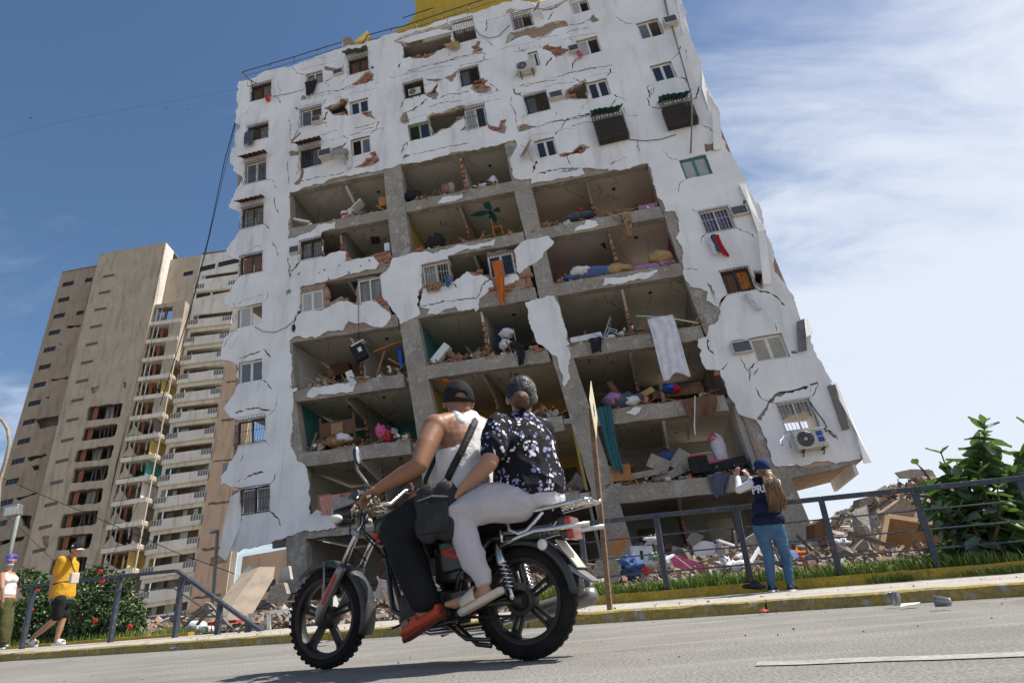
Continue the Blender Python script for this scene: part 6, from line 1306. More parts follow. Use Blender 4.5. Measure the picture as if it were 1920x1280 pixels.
# tank, seat, covers as rounded forms
def blob(name, prims, m, parent=None, vox=.012, it=6, fac_=.5, wr=None):
    mb = MB()
    for p in prims:
        if p[0] == 'c':
            a, ra, b, rb_ = np.asarray(p[1], float), p[2], np.asarray(p[3], float), p[4]; d = b-a; L = np.linalg.norm(d)
            n = max(2, int(L/(.5*min(ra, rb_)))) if L > 1e-6 else 1
            k = min(n, 14)
            x = xp(d, (.3, .5, .8)); x /= np.linalg.norm(x)+1e-9; y = xp(d, x); y /= np.linalg.norm(y)+1e-9; z = d/(L+1e-9)
            mb.tube([a, b], [ra, rb_], 14)
            for q, r in ((a, ra), (b, rb_)): mb.ell(q, x*r, y*r, z*r, 14, 10)
        else: mb.ell(p[1], p[2], p[3], p[4], 20, 14)
    A = np.array(mb.v); o = np.array(parent['_o']) if parent is not None else np.array([A[:, 0].mean(), A[:, 1].mean(), A[:, 2].min()])
    me = bpy.data.meshes.new(name); me.from_pydata([tuple(np.array(p)-o) for p in mb.v], [], mb.f); ob = bpy.data.objects.new(name, me); COL.objects.link(ob)
    r = ob.modifiers.new('r', 'REMESH'); r.mode = 'VOXEL'; r.voxel_size = vox
    s = ob.modifiers.new('s', 'SMOOTH'); s.iterations = it; s.factor = fac_
    dg = bpy.context.evaluated_depsgraph_get(); m2 = bpy.data.meshes.new_from_object(ob.evaluated_get(dg)); ob.modifiers.clear(); ob.data = m2; bpy.data.meshes.remove(me); m2.name = name
    if wr:                                    # folds in cloth
        amp, fr, dr = wr; nv = len(m2.vertices); co = np.empty(nv*3); m2.vertices.foreach_get('co', co); co = co.reshape(-1, 3); nn = np.empty(nv*3); m2.vertices.foreach_get('normal', nn); nn = nn.reshape(-1, 3); dr = np.asarray(dr, float); dr = dr/np.linalg.norm(dr)
        q = co*fr; q = q-np.outer(q@dr, dr)*.72; sd_ = float(len(prims))
        dsp = np.array([(1-min(1, 1.6*abs(noise.noise(Vector((a+sd_, b, c))))))**3*1.1-.35+noise.noise(Vector((a*2.3, b*2.3+sd_, c*2.3)))*.3 for a, b, c in q]); co = co+nn*(amp*dsp)[:, None]; m2.vertices.foreach_set('co', co.ravel()); m2.update()
    m2.materials.clear(); m2.materials.append(m); m2.polygons.foreach_set('use_smooth', [True]*len(m2.polygons)); m2.polygons.foreach_set('material_index', [0]*len(m2.polygons))
    ob['_o'] = [float(x) for x in o]
    if parent is not None: ob.parent = parent
    else: ob.location = o
    return ob
def E(c, ax, ay, az, f=None):            # ellipsoid in bike axes
    return ('e', bk(*c), BX*ax, BY*ay, BZ*az)
blob('fuel_tank', [E((.86, 0, .80), .14, .125, .085), E((.74, 0, .79), .2, .12, .09), E((.62, 0, .76), .16, .10, .07), E((.92, 0, .74), .08, .11, .08)], M['blk'], BIKE, .012)
bb('tank_decal', (.93, .108, .735), (.022, .008, .018), M['decal'], bev=.003, rot=.4); bb('tank_decal', (.90, .113, .7), (.012, .008, .012), M['decal'], bev=.003, rot=.4)
blob('seat', [('c', bk(.55, 0, .72), .075, bk(.2, 0, .72), .085), E((.35, 0, .73), .28, .14, .06), E((.05, 0, .73), .24, .14, .06), E((-.12, 0, .735), .15, .12, .055)], M['rubber'], BIKE, .012)
bb('side_cover', (.33, .125, .57), (.13, .012, .085), M['blk'], rot=-.1); bb('side_stripe', (.34, .14, .6), (.1, .004, .008), M['decal'], bev=.002, rot=-.1); bb('side_stripe', (.38, .14, .565), (.05, .004, .014), M['decal'], bev=.002, rot=.3); bb('side_cover', (.33, -.125, .57), (.13, .012, .085), M['blk'])
# frame and engine
for pts in ([(1.02, 0, .86), (.93, 0, .62), (.84, .05, .3), (.6, .08, .2), (.4, .08, .22)], [(1.0, 0, .8), (.7, 0, .72), (.3, .06, .64), (-.15, .08, .62)], [(1.02, 0, .86), (.93, 0, .62), (.84, -.05, .3), (.6, -.08, .2), (.4, -.08, .22)], [(.42, .08, .22), (.36, .09, .45), (.15, .09, .63)], [(.42, -.08, .22), (.36, -.09, .45), (.15, -.09, .63)]):
    bt('frame_tube', pts, .017, M['blk'])
bb('crankcase', (.6, 0, .30), (.16, .12, .085), M['engine'], bev=.03); mb = MB(); mb.lathe(bk(.56, .11, .31), BY, [(0, .09), (.03, .088), (.045, .06)], 24, ref=(.1, .1, 1)); mb.build('generator_cover', M['engine'], BIKE, True)
for i in range(8): bb('cylinder_fin', (.685+i*.008, 0, .395+i*.021), (.075, .08, .006), M['engine'], bev=0, rot=.3)
bb('cylinder_head', (.765, 0, .58), (.07, .07, .04), M['engine'], bev=.02, rot=.3); bb('carburettor', (.56, .02, .52), (.05, .05, .05), M['fork'], bev=.015)
bb('air_box', (.42, 0, .52), (.1, .1, .1), M['blk'], bev=.02)
bt('exhaust_pipe', [(.83, -.05, .56), (.92, -.07, .42), (.88, -.1, .22), (.7, -.14, .16), (.3, -.17, .18), (.1, -.19, .22)], .02, M['chrome']); bt('muffler', [(.18, -.19, .205), (.1, -.2, .22), (-.3, -.21, .29), (-.34, -.21, .3)], [.03, .047, .05, .035], mat('worn_muffler', (.34, .325, .30), (.22, .2, .185), scale=9, rough=.4, metal=.7), n=18)
for sg in (1, -1):
    bt('swingarm', [(.42, .1*sg, .29), (.0, .1*sg, .295)], .018, M['blk'])
    sh = bt('shock_absorber', [(.09, .135*sg, .6), (.065, .135*sg, .5), (.06, .135*sg, .49)], [.02, .03, .03], M['chrome'], n=14)
    mb = MB(); mb.tube([bk(.06-.035*t/1., .135*sg, .49-.13*t)+.026*(BX*math.cos(t*38)+BY*math.sin(t*38)) for t in np.linspace(0, 1, 90)], .005, 5); mb.build('spring', M['chrome'], sh, True)
    bt('damper_rod', [(.06, .135*sg, .49), (.02, .135*sg, .33), (.012, .135*sg, .305)], [.013, .016, .02], M['chrome'], sh)
mb = MB(); mb.lathe(bk(0, .075, .298), BY, [(0, .075), (.006, .078), (.012, .075), (.012, .05), (.004, .05)], 30, ref=(.1, .1, 1), cap=False); mb.lathe(bk(0, .09, .298), BY, [(0, .03), (.03, .03), (.035, .016), (.06, .016)], 14, ref=(.1, .1, 1)); mb.build('sprocket', M['engine'], BIKE, True)
mb = MB(); mb.prism([bk(.45, .1, .36), bk(.45, .1, .31), bk(.02, .1, .36), bk(-.06, .1, .345), bk(-.06, .1, .38), bk(.05, .1, .4)], BY*.02); mb.build('chain_guard', M['blk'], BIKE)
mb = MB(); mb.tube([bk(.5, .085, .33), bk(.05, .085, .375)], .008, 5); mb.tube([bk(.5, .085, .24), bk(.05, .085, .225)], .008, 5); mb.build('chain', M['engine'], BIKE)
bt('footrest', [(.55, -.25, .24), (.55, .25, .24)], .014, M['rubber']); bt('footrest', [(.2, .1, .33), (.2, .24, .335)], .014, M['rubber']); bt('footrest', [(.2, -.1, .33), (.2, -.24, .335)], .014, M['rubber'])
bt('gear_lever', [(.62, .14, .25), (.75, .17, .21), (.75, .21, .21)], .008, M['chrome']); bt('side_stand', [(.42, .12, .2), (.3, .15, .13), (.15, .16, .12)], .011, M['blk']); bt('centre_stand', [(.38, .1, .2), (.25, .12, .1), (.16, .13, .09)], .013, M['blk'])
# tail
fender((0, .298), .335, rad(62), rad(178), .075, M['blk'], .05)
mb = MB(); mb.prism([bk(-.24, -.06, .47), bk(-.27, -.06, .44), bk(-.415, -.05, .355), bk(-.42, -.05, .365), bk(-.3, -.06, .455)], BY*.12); mb.build('mud_flap', M['fork'], BIKE)
mb = MB(); mb.prism([bk(-.235, -.075, .585), bk(-.345, -.075, .435), bk(-.351, -.075, .439), bk(-.241, -.075, .589)], BY*.15); mb.build('number_plate', M['plate'], BIKE)
o = bb('tail_lamp', (-.285, 0, .65), (.03, .06, .06), M['blk'], rot=-.15); bb('lens', (-.315, 0, .645), (.022, .065, .062), M['tail'], o, .015, -.15); bb('lens_cover', (-.336, 0, .643), (.006, .062, .058), mat('pale_red_lens', (.62, .25, .2), rough=.25), o, .004, -.15)
for sg in (1, -1):
    rk = bt('rack_bar', [(.06, .14*sg, .585), (-.06, .145*sg, .62), (-.15, .145*sg, .64), (-.46, .13*sg, .645)], .013, M['chrome'])
    bt('rack_loop', [(.02, .13*sg, .72), (0., .14*sg, .66), (-.05, .142*sg, .637), (-.1, .142*sg, .645), (-.2, .125*sg, .735)], .011, M['chrome'], rk)
    bt('rack_rail', [(.0, .14*sg, .735), (-.2, .12*sg, .752), (-.43, .11*sg, .775), (-.47, .07*sg, .775)], .013, M['chrome'], rk)
    bt('strut', [(.05, .14*sg, .6), (.06, .135*sg, .67)], .01, M['chrome'], rk)
for i in range(5): bt('rack_slat', [(-.22-i*.055, .12, .757+i*.004), (-.22-i*.055, -.12, .757+i*.004)], .009, M['chrome'])
bb('rack_tray', (-.36, 0, .768), (.11, .09, .004), M['chrome'], bev=.002, rot=-.05)
for i in range(4): bt('bolt', [(-.25-i*.07, .1, .765), (-.25-i*.07, .1, .735)], .005, M['chrome'])
# ------------------------------------------------------------------ people
M['skin_m'] = mat('brown_skin', (.30, .15, .085), (.25, .12, .068), scale=5, rough=.5, bump=.08, bscale=60, sub=.08)
M['skin_w'] = mat('light_brown_skin', (.42, .22, .135), (.36, .18, .11), scale=5, rough=.5, bump=.08, bscale=60, sub=.08)
def cloth_mat(name, c1, c2, bs=9, bump=.5, rough=.9, **k):
    m = mat(name, c1, c2, scale=3, rough=rough, bump=bump, bscale=bs, spec=.2, **k); m.node_tree.nodes['Bump'].inputs['Distance'].default_value = .05; return m
M['tank'] = cloth_mat('white_vest_cloth', (.80, .77, .76), (.70, .66, .65))
M['trs_b'] = cloth_mat('black_trouser_cloth', (.012, .012, .013), (.02, .02, .021))
M['trs_g'] = cloth_mat('lilac_grey_jogger', (.50, .47, .50), (.43, .40, .43))
M['hair_g'] = mat('greying_black_hair', (.022, .021, .022), (.085, .085, .09), scale=16, rough=.45, stretch=(1, 1, 3), lo=.45, hi=.7, bump=.4, bscale=70)
M['hair_b'] = mat('brown_bun_hair', (.13, .06, .028), (.06, .03, .018), scale=22, rough=.5, bump=.5, bscale=60)
M['hair_l'] = mat('long_light_brown_hair', (.29, .165, .08), (.15, .08, .04), scale=18, rough=.45, stretch=(1, 1, .12), bump=.5, bscale=40)
M['cap_k'] = cloth_mat('black_cap_cloth', (.014, .014, .016), (.022, .022, .024))
M['croc'] = mat('orange_red_clog', (.50, .06, .02), (.40, .05, .02), scale=6, rough=.55)
M['slide'] = mat('beige_slide_sandal', (.62, .53, .44), (.52, .44, .36), scale=6, rough=.7)
M['bag'] = mat('black_nylon_bag', (.014, .014, .016), (.03, .03, .032), scale=10, rough=.7, bump=.4)
def floral():
    m = bpy.data.materials.new('black_floral_blouse'); m.use_nodes = True; t = m.node_tree; L = t.links.new; b = t.nodes['Principled BSDF']; b.inputs['Roughness'].default_value = .85; b.inputs['Specular IOR Level'].default_value = .2
    tc = t.nodes.new('ShaderNodeTexCoord'); nz_ = t.nodes.new('ShaderNodeTexNoise'); nz_.inputs['Scale'].default_value = 9; L(tc.outputs['Object'], nz_.inputs['Vector'])
    mx = t.nodes.new('ShaderNodeMix'); mx.data_type = 'VECTOR'; mx.inputs['Factor'].default_value = .06; L(tc.outputs['Object'], mx.inputs['A']); L(nz_.outputs['Color'], mx.inputs['B'])
    def vor(sc, th, soft):
        v = t.nodes.new('ShaderNodeTexVoronoi'); v.inputs['Scale'].default_value = sc; v.inputs['Randomness'].default_value = 1; L(mx.outputs['Result'], v.inputs['Vector']); r = t.nodes.new('ShaderNodeMapRange'); r.inputs['From Min'].default_value = th+soft; r.inputs['From Max'].default_value = th; L(v.outputs['Distance'], r.inputs[0]); return r.outputs[0]
    big = vor(11, .36, .06); pet = vor(38, .40, .05); wht = vor(34, .33, .05)
    def mul(a, b_):
        n = t.nodes.new('ShaderNodeMath'); n.operation = 'MULTIPLY'; L(a, n.inputs[0]); L(b_, n.inputs[1]); return n.outputs[0]
    c1 = t.nodes.new('ShaderNodeMix'); c1.data_type = 'RGBA'; c1.inputs['A'].default_value = (.010, .010, .014, 1); c1.inputs['B'].default_value = (.25, .25, .45, 1); L(mul(big, pet), c1.inputs['Factor'])
    big2 = vor(9.5, .43, .05)
    c2 = t.nodes.new('ShaderNodeMix'); c2.data_type = 'RGBA'; L(c1.outputs['Result'], c2.inputs['A']); c2.inputs['B'].default_value = (.76, .75, .78, 1); L(mul(big2, wht), c2.inputs['Factor']); L(c2.outputs['Result'], b.inputs['Base Color'])
    n2 = t.nodes.new('ShaderNodeTexNoise'); n2.inputs['Scale'].default_value = 8; n2.inputs['Detail'].default_value = 3; L(tc.outputs['Object'], n2.inputs['Vector']); bp = t.nodes.new('ShaderNodeBump'); bp.inputs['Strength'].default_value = .5; bp.inputs['Distance'].default_value = .06; L(n2.outputs[0], bp.inputs['Height']); L(bp.outputs[0], b.inputs['Normal']); return m
M['floral'] = floral()
def C(a, ra, b, rb_): return ('c', a, ra, b, rb_)
def chain(pts, rs_): return [C(pts[i], rs_[i], pts[i+1], rs_[i+1]) for i in range(len(pts)-1)]
def unit(v): v = np.asarray(v, float); return v/np.linalg.norm(v)
def head_prims(c, fd, up, k=1.):
    """skull, jaw, nose and ears; c centre, fd facing"""
    fd = unit(fd); up = unit(up-fd*(up@fd)); sd = xp(fd, up)
    p = [('e', c+up*.02*k-fd*.008*k, sd*.076*k, fd*.094*k, up*.10*k), ('e', c-up*.045*k+fd*.03*k, sd*.058*k, fd*.062*k, up*.07*k), ('e', c-up*.02*k+fd*.06*k, sd*.05*k, fd*.036*k, up*.055*k)]
    p += [C(c+fd*.092*k+up*.012*k, .009*k, c+fd*.112*k-up*.018*k, .014*k), ('e', c+fd*.088*k-up*.052*k, sd*.026*k, fd*.014*k, up*.011*k), ('e', c+fd*.084*k-up*.09*k, sd*.022*k, fd*.02*k, up*.018*k)]
    for s in (-1, 1): p.append(('e', c+sd*s*.082*k-up*.008*k-fd*.008*k, sd*.012*k+fd*-.008*k, fd*.02*k, up*.034*k))
    return p
def hand_prims(wr, pal, fing, dirf, nrm, curl=.5, k=1.):
    """palm from the wrist, four fingers of different length and a thumb"""
    d = unit(dirf); n = unit(nrm-d*(nrm@d)); s = xp(d, n)
    pc = wr+d*.05*k; p = [C(wr, .026*k, wr+d*.02*k, .027*k), ('e', pc, d*.055*k, s*.042*k, n*.018*k)]
    for i, (o, l) in enumerate(((-.033, .062), (-.011, .075), (.011, .072), (.032, .055))):
        b = wr+d*.088*k+s*o*k; a1 = unit(d-n*curl*.6); a2 = unit(d-n*curl*1.8); a3 = unit(d*.6-n*curl*3.2+d*(.4 if curl < .5 else 0)); m = b+a1*l*.45*k; e = m+a2*l*.32*k; f = e+a3*l*.3*k
        p += chain([b-d*.02*k, b, m, e, f], [.0095*k, .0095*k, .009*k, .0085*k, .0075*k])
    t0 = wr+d*.025*k-s*.03*k*pal; t1 = t0+(d*.6-s*.8*pal-n*.2)*.035*k; t2 = t1+(d*.9-s*.25*pal-n*.5*curl)*.03*k
    p += chain([wr+d*.015*k-s*.015*k*pal, t0, t1, t2], [.014*k, .0125*k, .0105*k, .009*k]); return p
BU = BZ; rv0 = np.random.default_rng(77)
# ---- driver
fdm = unit(bv(.62, -.78, .05)); hc = bk(.37, -.01, 1.505)
Lsh, Rsh = bk(.42, .2, 1.31), bk(.27, -.19, 1.345)
Lel, Rel = bk(.44, .36, 1.055), bk(.52, -.38, 1.1); Lwr, Rwr = bk(.70, .37, .965), bk(.82, -.345, 1.055)
def rows(R, pos, fx, fy_, grow=0., n=18, hz=.1):
    # torso as a stack of overlapping flattened rounds: (z, x, y, depth, width, turn)
    R = np.array(R, float); out = []
    for z in np.linspace(R[0, 0], R[-1, 0], n):
        x, y, rx, ry, tw = [np.interp(z, R[:, 0], R[:, i]) for i in range(1, 6)]; ca, sa = math.cos(rad(tw)), math.sin(rad(tw)); f_ = fx*ca-fy_*sa; l_ = fy_*ca+fx*sa
        out.append(('e', pos(x, y, z), f_*(rx+grow), l_*(ry+grow), np.array([0, 0, hz])))
    return out
TR = [(.84, .37, 0, .165, .185, 0), (.95, .36, 0, .165, .182, 5), (1.05, .345, 0, .158, .178, 12), (1.15, .335, 0, .15, .183, 18), (1.24, .335, 0, .138, .188, 24), (1.31, .34, 0, .112, .175, 28), (1.37, .35, -.005, .075, .11, 30)]
body = rows(TR, bk, BX, BY)+[C(bk(.35, 0, 1.33), .085, bk(.365, -.005, 1.45), .07), C(bk(.36, .05, 1.385), .055, Lsh, .07), C(bk(.33, -.07, 1.40), .055, Rsh, .065), ('e', Lsh, BX*.08, BY*.075, BZ*.08)]
body += head_prims(hc, fdm, BU, 1.1)+[('e', hc-BU*.06-fdm*.05, xp(fdm, BU)*.07, fdm*.05, BU*.05)]
body += chain([Lsh, Lsh*.5+Lel*.5+bv(.0, .01, 0), Lel, Lel*.6+Lwr*.4, Lwr], [.072, .066, .052, .05, .033]); body += chain([Rsh, Rsh*.5+Rel*.5, Rel, Rel*.6+Rwr*.4, Rwr], [.07, .062, .05, .047, .032])
body += hand_prims(Lwr, -1, None, bv(.85, .1, -.35), bv(.35, 0, .9), .75, 1.08); body += hand_prims(Rwr, 1, None, bv(.85, .1, -.1), bv(.2, 0, .95), .75, 1.08)
Lk, Rk = bk(.70, .22, .73), bk(.70, -.22, .73); La, Ra = bk(.545, .2, .32), bk(.53, -.2, .32)
body += chain([bk(.42, .1, .84), Lk, La], [.09, .065, .04])+chain([bk(.42, -.1, .84), Rk, Ra], [.09, .065, .04])
for a, s in ((La, 1), (Ra, -1)): body += [C(a, .04, a+bv(-.02, 0, -.06), .042), C(a+bv(-.03, 0, -.065), .036, a+bv(.1, .01*s, -.10), .03)]
P1 = tag(blob('person', body, M['skin_m'], None, .0085, 5), 'motorcycle driver in white vest and black cap turned to look at the ruin', 'person', 'riders on the motorcycle')
G_ = .014
VR = [(.90, .365, 0, .178, .198, 3), (.98, .355, 0, .176, .194, 7), (1.05, .345, 0, .17, .190, 12), (1.15, .335, 0, .162, .19, 18), (1.21, .328, -.01, .15, .172, 22), (1.27, .322, -.02, .132, .145, 26), (1.33, .318, -.02, .105, .12, 28), (1.375, .32, -.02, .075, .1, 30)]
vest = rows(VR, bk, BX, BY, 0., 22, .075)+[C(bk(.31, .075, 1.34), .045, bk(.345, .085, 1.395), .03), C(bk(.27, -.1, 1.36), .05, bk(.32, -.105, 1.41), .03), C(bk(.42, .07, 1.27), .055, bk(.365, .085, 1.39), .03), C(bk(.40, -.08, 1.3), .05, bk(.34, -.105, 1.40), .03)]
VESTO = blob('vest', vest, M['tank'], P1, .008, 4, wr=(.005, 7, BX*.5+BZ*.6))
trs = [('e', bk(.37, 0, .84), BX*.185, BY*.19, BZ*.115)]+chain([bk(.42, .11, .83), bk(.58, .19, .79), Lk+bv(-.02, 0, 0), Lk*.5+La*.5+bv(-.02, 0, 0), La+BZ*.03+bv(-.01, 0, 0)], [.125, .12, .112, .1, .085])+chain([bk(.42, -.11, .83), Rk, Ra+BZ*.02], [.115, .1, .08])
blob('trousers', trs, M['trs_b'], P1, .011, 4, wr=(.009, 8, BZ))
def cap(c, fd, up, r, m, parent, brim=True, notch=True):
    fd = unit(fd); up = unit(up-fd*(up@fd)); sd = xp(fd, up); nu, nv = 44, 14; vs = []; F = []
    for j in range(nv+1):
        th = (math.pi*.5)*(j/nv)*1.08
        for i in range(nu):
            ph = 2*math.pi*i/nu; vs.append(c+r*(math.sin(th)*(math.cos(ph)*fd*1.2+math.sin(ph)*sd)+math.cos(th)*up*1.28)*(1+.012*math.cos(6*ph)*math.sin(th)))
    for j in range(nv):
        for i in range(nu):
            ph = 2*math.pi*(i+.5)/nu; th = (math.pi*.5)*((j+.5)/nv)*1.08; da = abs(((ph-math.pi+math.pi) % (2*math.pi))-math.pi)
            if notch and da < .52 and math.hypot(da/.42, (1.5-th)/.3) < 1 and th < 1.5: continue
            F.append((j*nu+i, (j+1)*nu+i, (j+1)*nu+(i+1) % nu, j*nu+(i+1) % nu))
    mb = MB(); mb.add(vs, F); o = mb.build('cap', m, parent, True); s = o.modifiers.new('th', 'SOLIDIFY'); s.thickness = .006
    mb = MB(); mb.ell(c+up*r*1.28, fd*.008, sd*.008, up*.006, 10, 6); mb.build('button', m, o, True)
    if brim:
        mb = MB()
        def fn(a, b):
            x = (a-.5)*2; return c+fd*(r*1.12*math.sqrt(max(0, 1-(x*.85)**2))+b*.072*(1-.35*x*x))+sd*x*r*.86-up*(.012+.02*b+.014*x*x)
        mb.grid(fn, 16, 5); b = mb.build('brim', m, o, True); s = b.modifiers.new('th', 'SOLIDIFY'); s.thickness = .005
    return o
cap(hc+BU*.016, fdm+BU*.2, BU, .098, M['cap_k'], P1)
def shoe(a, fd, up, m, parent, kind, k=1.):
    fd = unit(fd); up = unit(up-fd*(up@fd)); sd = xp(fd, up)
    if kind == 'clog':
        o = blob('clog', [('e', a+fd*.105*k-up*.072*k, fd*.085*k, sd*.052*k, up*.034*k), ('e', a+fd*.07*k-up*.06*k, fd*.055*k, sd*.05*k, up*.042*k), C(a-fd*.055*k-up*.078*k+sd*.02*k, .026*k, a+fd*.06*k-up*.075*k+sd*.024*k, .028*k), C(a-fd*.055*k-up*.078*k-sd*.02*k, .026*k, a+fd*.06*k-up*.075*k-sd*.024*k, .028*k), C(a-fd*.07*k-up*.055*k+sd*.02*k, .017*k, a-fd*.07*k-up*.055*k-sd*.02*k, .017*k)], m, parent, .006, 3)
        mb2 = MB(); pr = [(-.085, .028), (-.1, 0), (-.085, -.028), (0, -.036), (.1, -.054), (.17, -.042), (.195, 0), (.17, .042), (.1, .054), (0, .036)]
        mb2.prism([a+fd*x*k+sd*y*k-up*.112*k for x, y in pr], up*.022*k); s3 = mb2.build('sole', mat('dark_clog_sole', (.22, .03, .015), (.14, .02, .012), scale=8, rough=.7), o); bevel(s3, .006)
        mb = MB()
        for i, (x, y) in enumerate(((.10, .03), (.135, .0), (.10, -.03), (.14, .035), (.07, .0), (.165, .02))): c = a+fd*x*k+sd*y*k-up*(.032+.25*max(0, x-.1))*k; mb.lathe(c, up, [(-.012, .007), (.006, .007)], 8)
        mb.build('vent_hole', M['black'], o); return o
    if kind == 'slide':
        mb = MB(); pr = [(-.075, .033), (-.09, .0), (-.075, -.033), (0, -.036), (.09, -.048), (.15, -.045), (.185, -.02), (.19, .01), (.16, .042), (.09, .047), (0, .036)]
        mb.prism([a+fd*x*k+sd*y*k-up*.085*k for x, y in pr], up*.035*k); o = mb.build('slide', m, parent); bevel(o, .012*k, 3)
        mb = MB()
        def fn(u_, v_):
            an = math.pi*u_; return a+fd*(.055+.085*v_)*k+sd*math.cos(an)*(.05-.002*v_)*k+up*(-.055+(.062-.022*v_)*math.sin(an))*k
        mb.grid(fn, 14, 4); s_ = mb.build('strap', m, o, True); md = s_.modifiers.new('th', 'SOLIDIFY'); md.thickness = .012; return o
    o = blob('shoe', [C(a-fd*.05*k-up*.05*k, .038*k, a+fd*.09*k-up*.055*k, .036*k), ('e', a+fd*.12*k-up*.06*k, fd*.06*k, sd*.042*k, up*.033*k), C(a-up*.0*k, .042*k, a-up*.05*k, .042*k)], m, parent, .009, 3)
    mb = MB(); pr = [(-.09, .03), (-.1, 0), (-.09, -.03), (0, -.036), (.1, -.046), (.16, -.03), (.18, 0), (.16, .03), (.1, .046), (0, .036)]
    mb.prism([a+fd*x*k+sd*y*k-up*.1*k for x, y in pr], up*.028*k); s_ = mb.build('sole', M['white_c'], o); bevel(s_, .008*k); return o
fdn = unit(bv(.86, .05, -.42)); shoe(La+bv(-.015, 0, 0), fdn, bv(.42, 0, .86), M['croc'], P1, 'clog', 1.04); shoe(Ra, fdn, bv(.42, 0, .86), M['croc'], P1, 'clog', 1.04)
# bag and strap
t = thing('shoulder_bag', 'black shoulder bag worn across the back by the motorcycle driver', 'bag', bk(.38, .3, .72))
bg_ = blob('bag_body', [('e', bk(.375+dx, .285+dy, .80+dz), BX*.085, BY*.05, BZ*.1) for dx in (-.06, .06) for dy in (0,) for dz in (-.075, .06)]+[('e', bk(.375, .29, .79), BX*.13, BY*.055, BZ*.14)], M['bag'], t, .01, 4)
mb = MB(); mb.box(bk(.37, .338, .76), BX*.1, BY*.012, BZ*.085); o = mb.build('front_pocket', M['bag'], t); bevel(o, .02, 3); mb = MB(); mb.tube([bk(.27, .335, .86), bk(.37, .345, .875), bk(.47, .335, .86)], .006, 5); mb.build('zip', M['fork'], t)
bpy.context.view_layer.update()
def hit(x, y, objs, off=.012):
    best = None
    for ob_ in objs:
        mi_ = ob_.matrix_world.inverted(); o_ = mi_@Vector(CAMP); d_ = (mi_.to_3x3()@Vector(ray(x, y))).normalized(); ok, loc, nr_, _ = ob_.ray_cast(o_, d_)
        if ok:
            wl_ = ob_.matrix_world@loc; dd = (wl_-Vector(CAMP)).length
            if best is None or dd < best[0]: best = (dd, np.array(wl_)+np.array(nr_)*off, np.array(nr_))
    return best
vs = []; sp = [hit(x, y, [VESTO, P1]) for x, y in ((890, 790), (885, 803), (879, 817), (873, 831), (866, 845), (859, 859), (852, 873), (846, 886), (841, 898))]; sp = [q for q in sp if q]
mb = MB()
for i, q in enumerate(sp):
    tg = unit(sp[min(i+1, len(sp)-1)][1]-sp[max(i-1, 0)][1]); sdv = unit(xp(tg, unit(CAMP-q[1])*.5+q[2])); vs += [q[1]+sdv*.021, q[1]-sdv*.021]
mb.add(vs, [(2*i, 2*i+1, 2*i+3, 2*i+2) for i in range(len(sp)-1)]); o = mb.build('strap', M['bag'], t, True); s = o.modifiers.new('th', 'SOLIDIFY'); s.thickness = .008
mb = MB(); mb.tube([bk(.47, .25, .93), bk(.5, .2, 1.0), bk(.49, .12, 1.12), bk(.45, .02, 1.28), bk(.40, -.06, 1.38), bk(.33, -.11, 1.43), sp[0][1]], .014, 6); mb.tube([sp[-1][1], bk(.36, .29, .93)], .016, 6); mb.build('strap', M['bag'], t, True)
# ---- passenger
fdw = unit(bv(.5, -.87, .0)); hw = bk(-.075, -.01, 1.445)
Lsh, Rsh = bk(.0, .185, 1.235), bk(-.12, -.19, 1.265); Lel, Rel = bk(.02, .30, 1.01), bk(.02, -.3, 1.02); Lwr, Rwr = bk(.20, .285, .905), bk(.24, -.27, .9)
TP = [(.83, -.08, 0, .17, .19, 0), (.95, -.08, 0, .165, .187, 4), (1.06, -.075, 0, .155, .185, 8), (1.15, -.07, 0, .145, .185, 12), (1.22, -.065, 0, .115, .165, 16), (1.27, -.065, 0, .08, .11, 18)]
body = rows(TP, bk, BX, BY)+[C(bk(-.07, 0, 1.24), .068, bk(-.072, -.005, 1.385), .055), C(bk(-.06, .05, 1.27), .05, Lsh, .06), C(bk(-.08, -.05, 1.28), .05, Rsh, .06)]
body += head_prims(hw, fdw, BU, 1.06)
body += chain([Lsh, Lsh*.5+Lel*.5, Lel, Lel*.6+Lwr*.4, Lwr], [.06, .06, .047, .046, .028]); body += chain([Rsh, Rel, Rwr], [.06, .047, .028])
body += hand_prims(Lwr, -1, None, bv(.72, -.15, -.6), bv(.55, .35, .65), .22, .98); body += hand_prims(Rwr, 1, None, bv(.8, .1, -.4), bv(.5, -.2, .8), .3, .95)
Lk, Rk = bk(.27, .245, .775), bk(.27, -.245, .775); La, Ra = bk(.15, .21, .395), bk(.15, -.21, .395)
body += chain([bk(-.05, .12, .83), Lk, La], [.1, .06, .036])+chain([bk(-.05, -.12, .83), Rk, Ra], [.1, .06, .036])
for a, s in ((La, 1), (Ra, -1)): body += [C(a, .036, a+bv(-.01, 0, -.045), .037), C(a+bv(-.02, 0, -.05), .034, a+bv(.17, .01*s, -.085), .028), ('e', a+bv(.19, .01*s, -.085), BX*.045, BY*.042, BZ*.02)]
P2 = tag(blob('person', body, M['skin_w'], None, .0085, 5), 'motorcycle passenger in floral blouse and lilac grey joggers, hair in a bun', 'person', 'riders on the motorcycle')
bl_ = rows([(.88, -.09, 0, .205, .225, 0), (.96, -.085, 0, .195, .215, 4), (1.06, -.08, 0, .182, .21, 8), (1.15, -.075, 0, .168, .208, 12), (1.22, -.07, 0, .14, .185, 16), (1.275, -.068, 0, .095, .12, 18)], bk, BX, BY, 0., 20, .085)+[C(bk(-.06, .05, 1.275), .06, Lsh, .076), C(bk(-.08, -.05, 1.285), .06, Rsh, .074), C(bk(-.07, 0, 1.26), .078, bk(-.072, 0, 1.3), .066)]+chain([Lsh, Lsh*.35+Lel*.65], [.082, .078])+chain([Rsh, Rsh*.35+Rel*.65], [.08, .075])
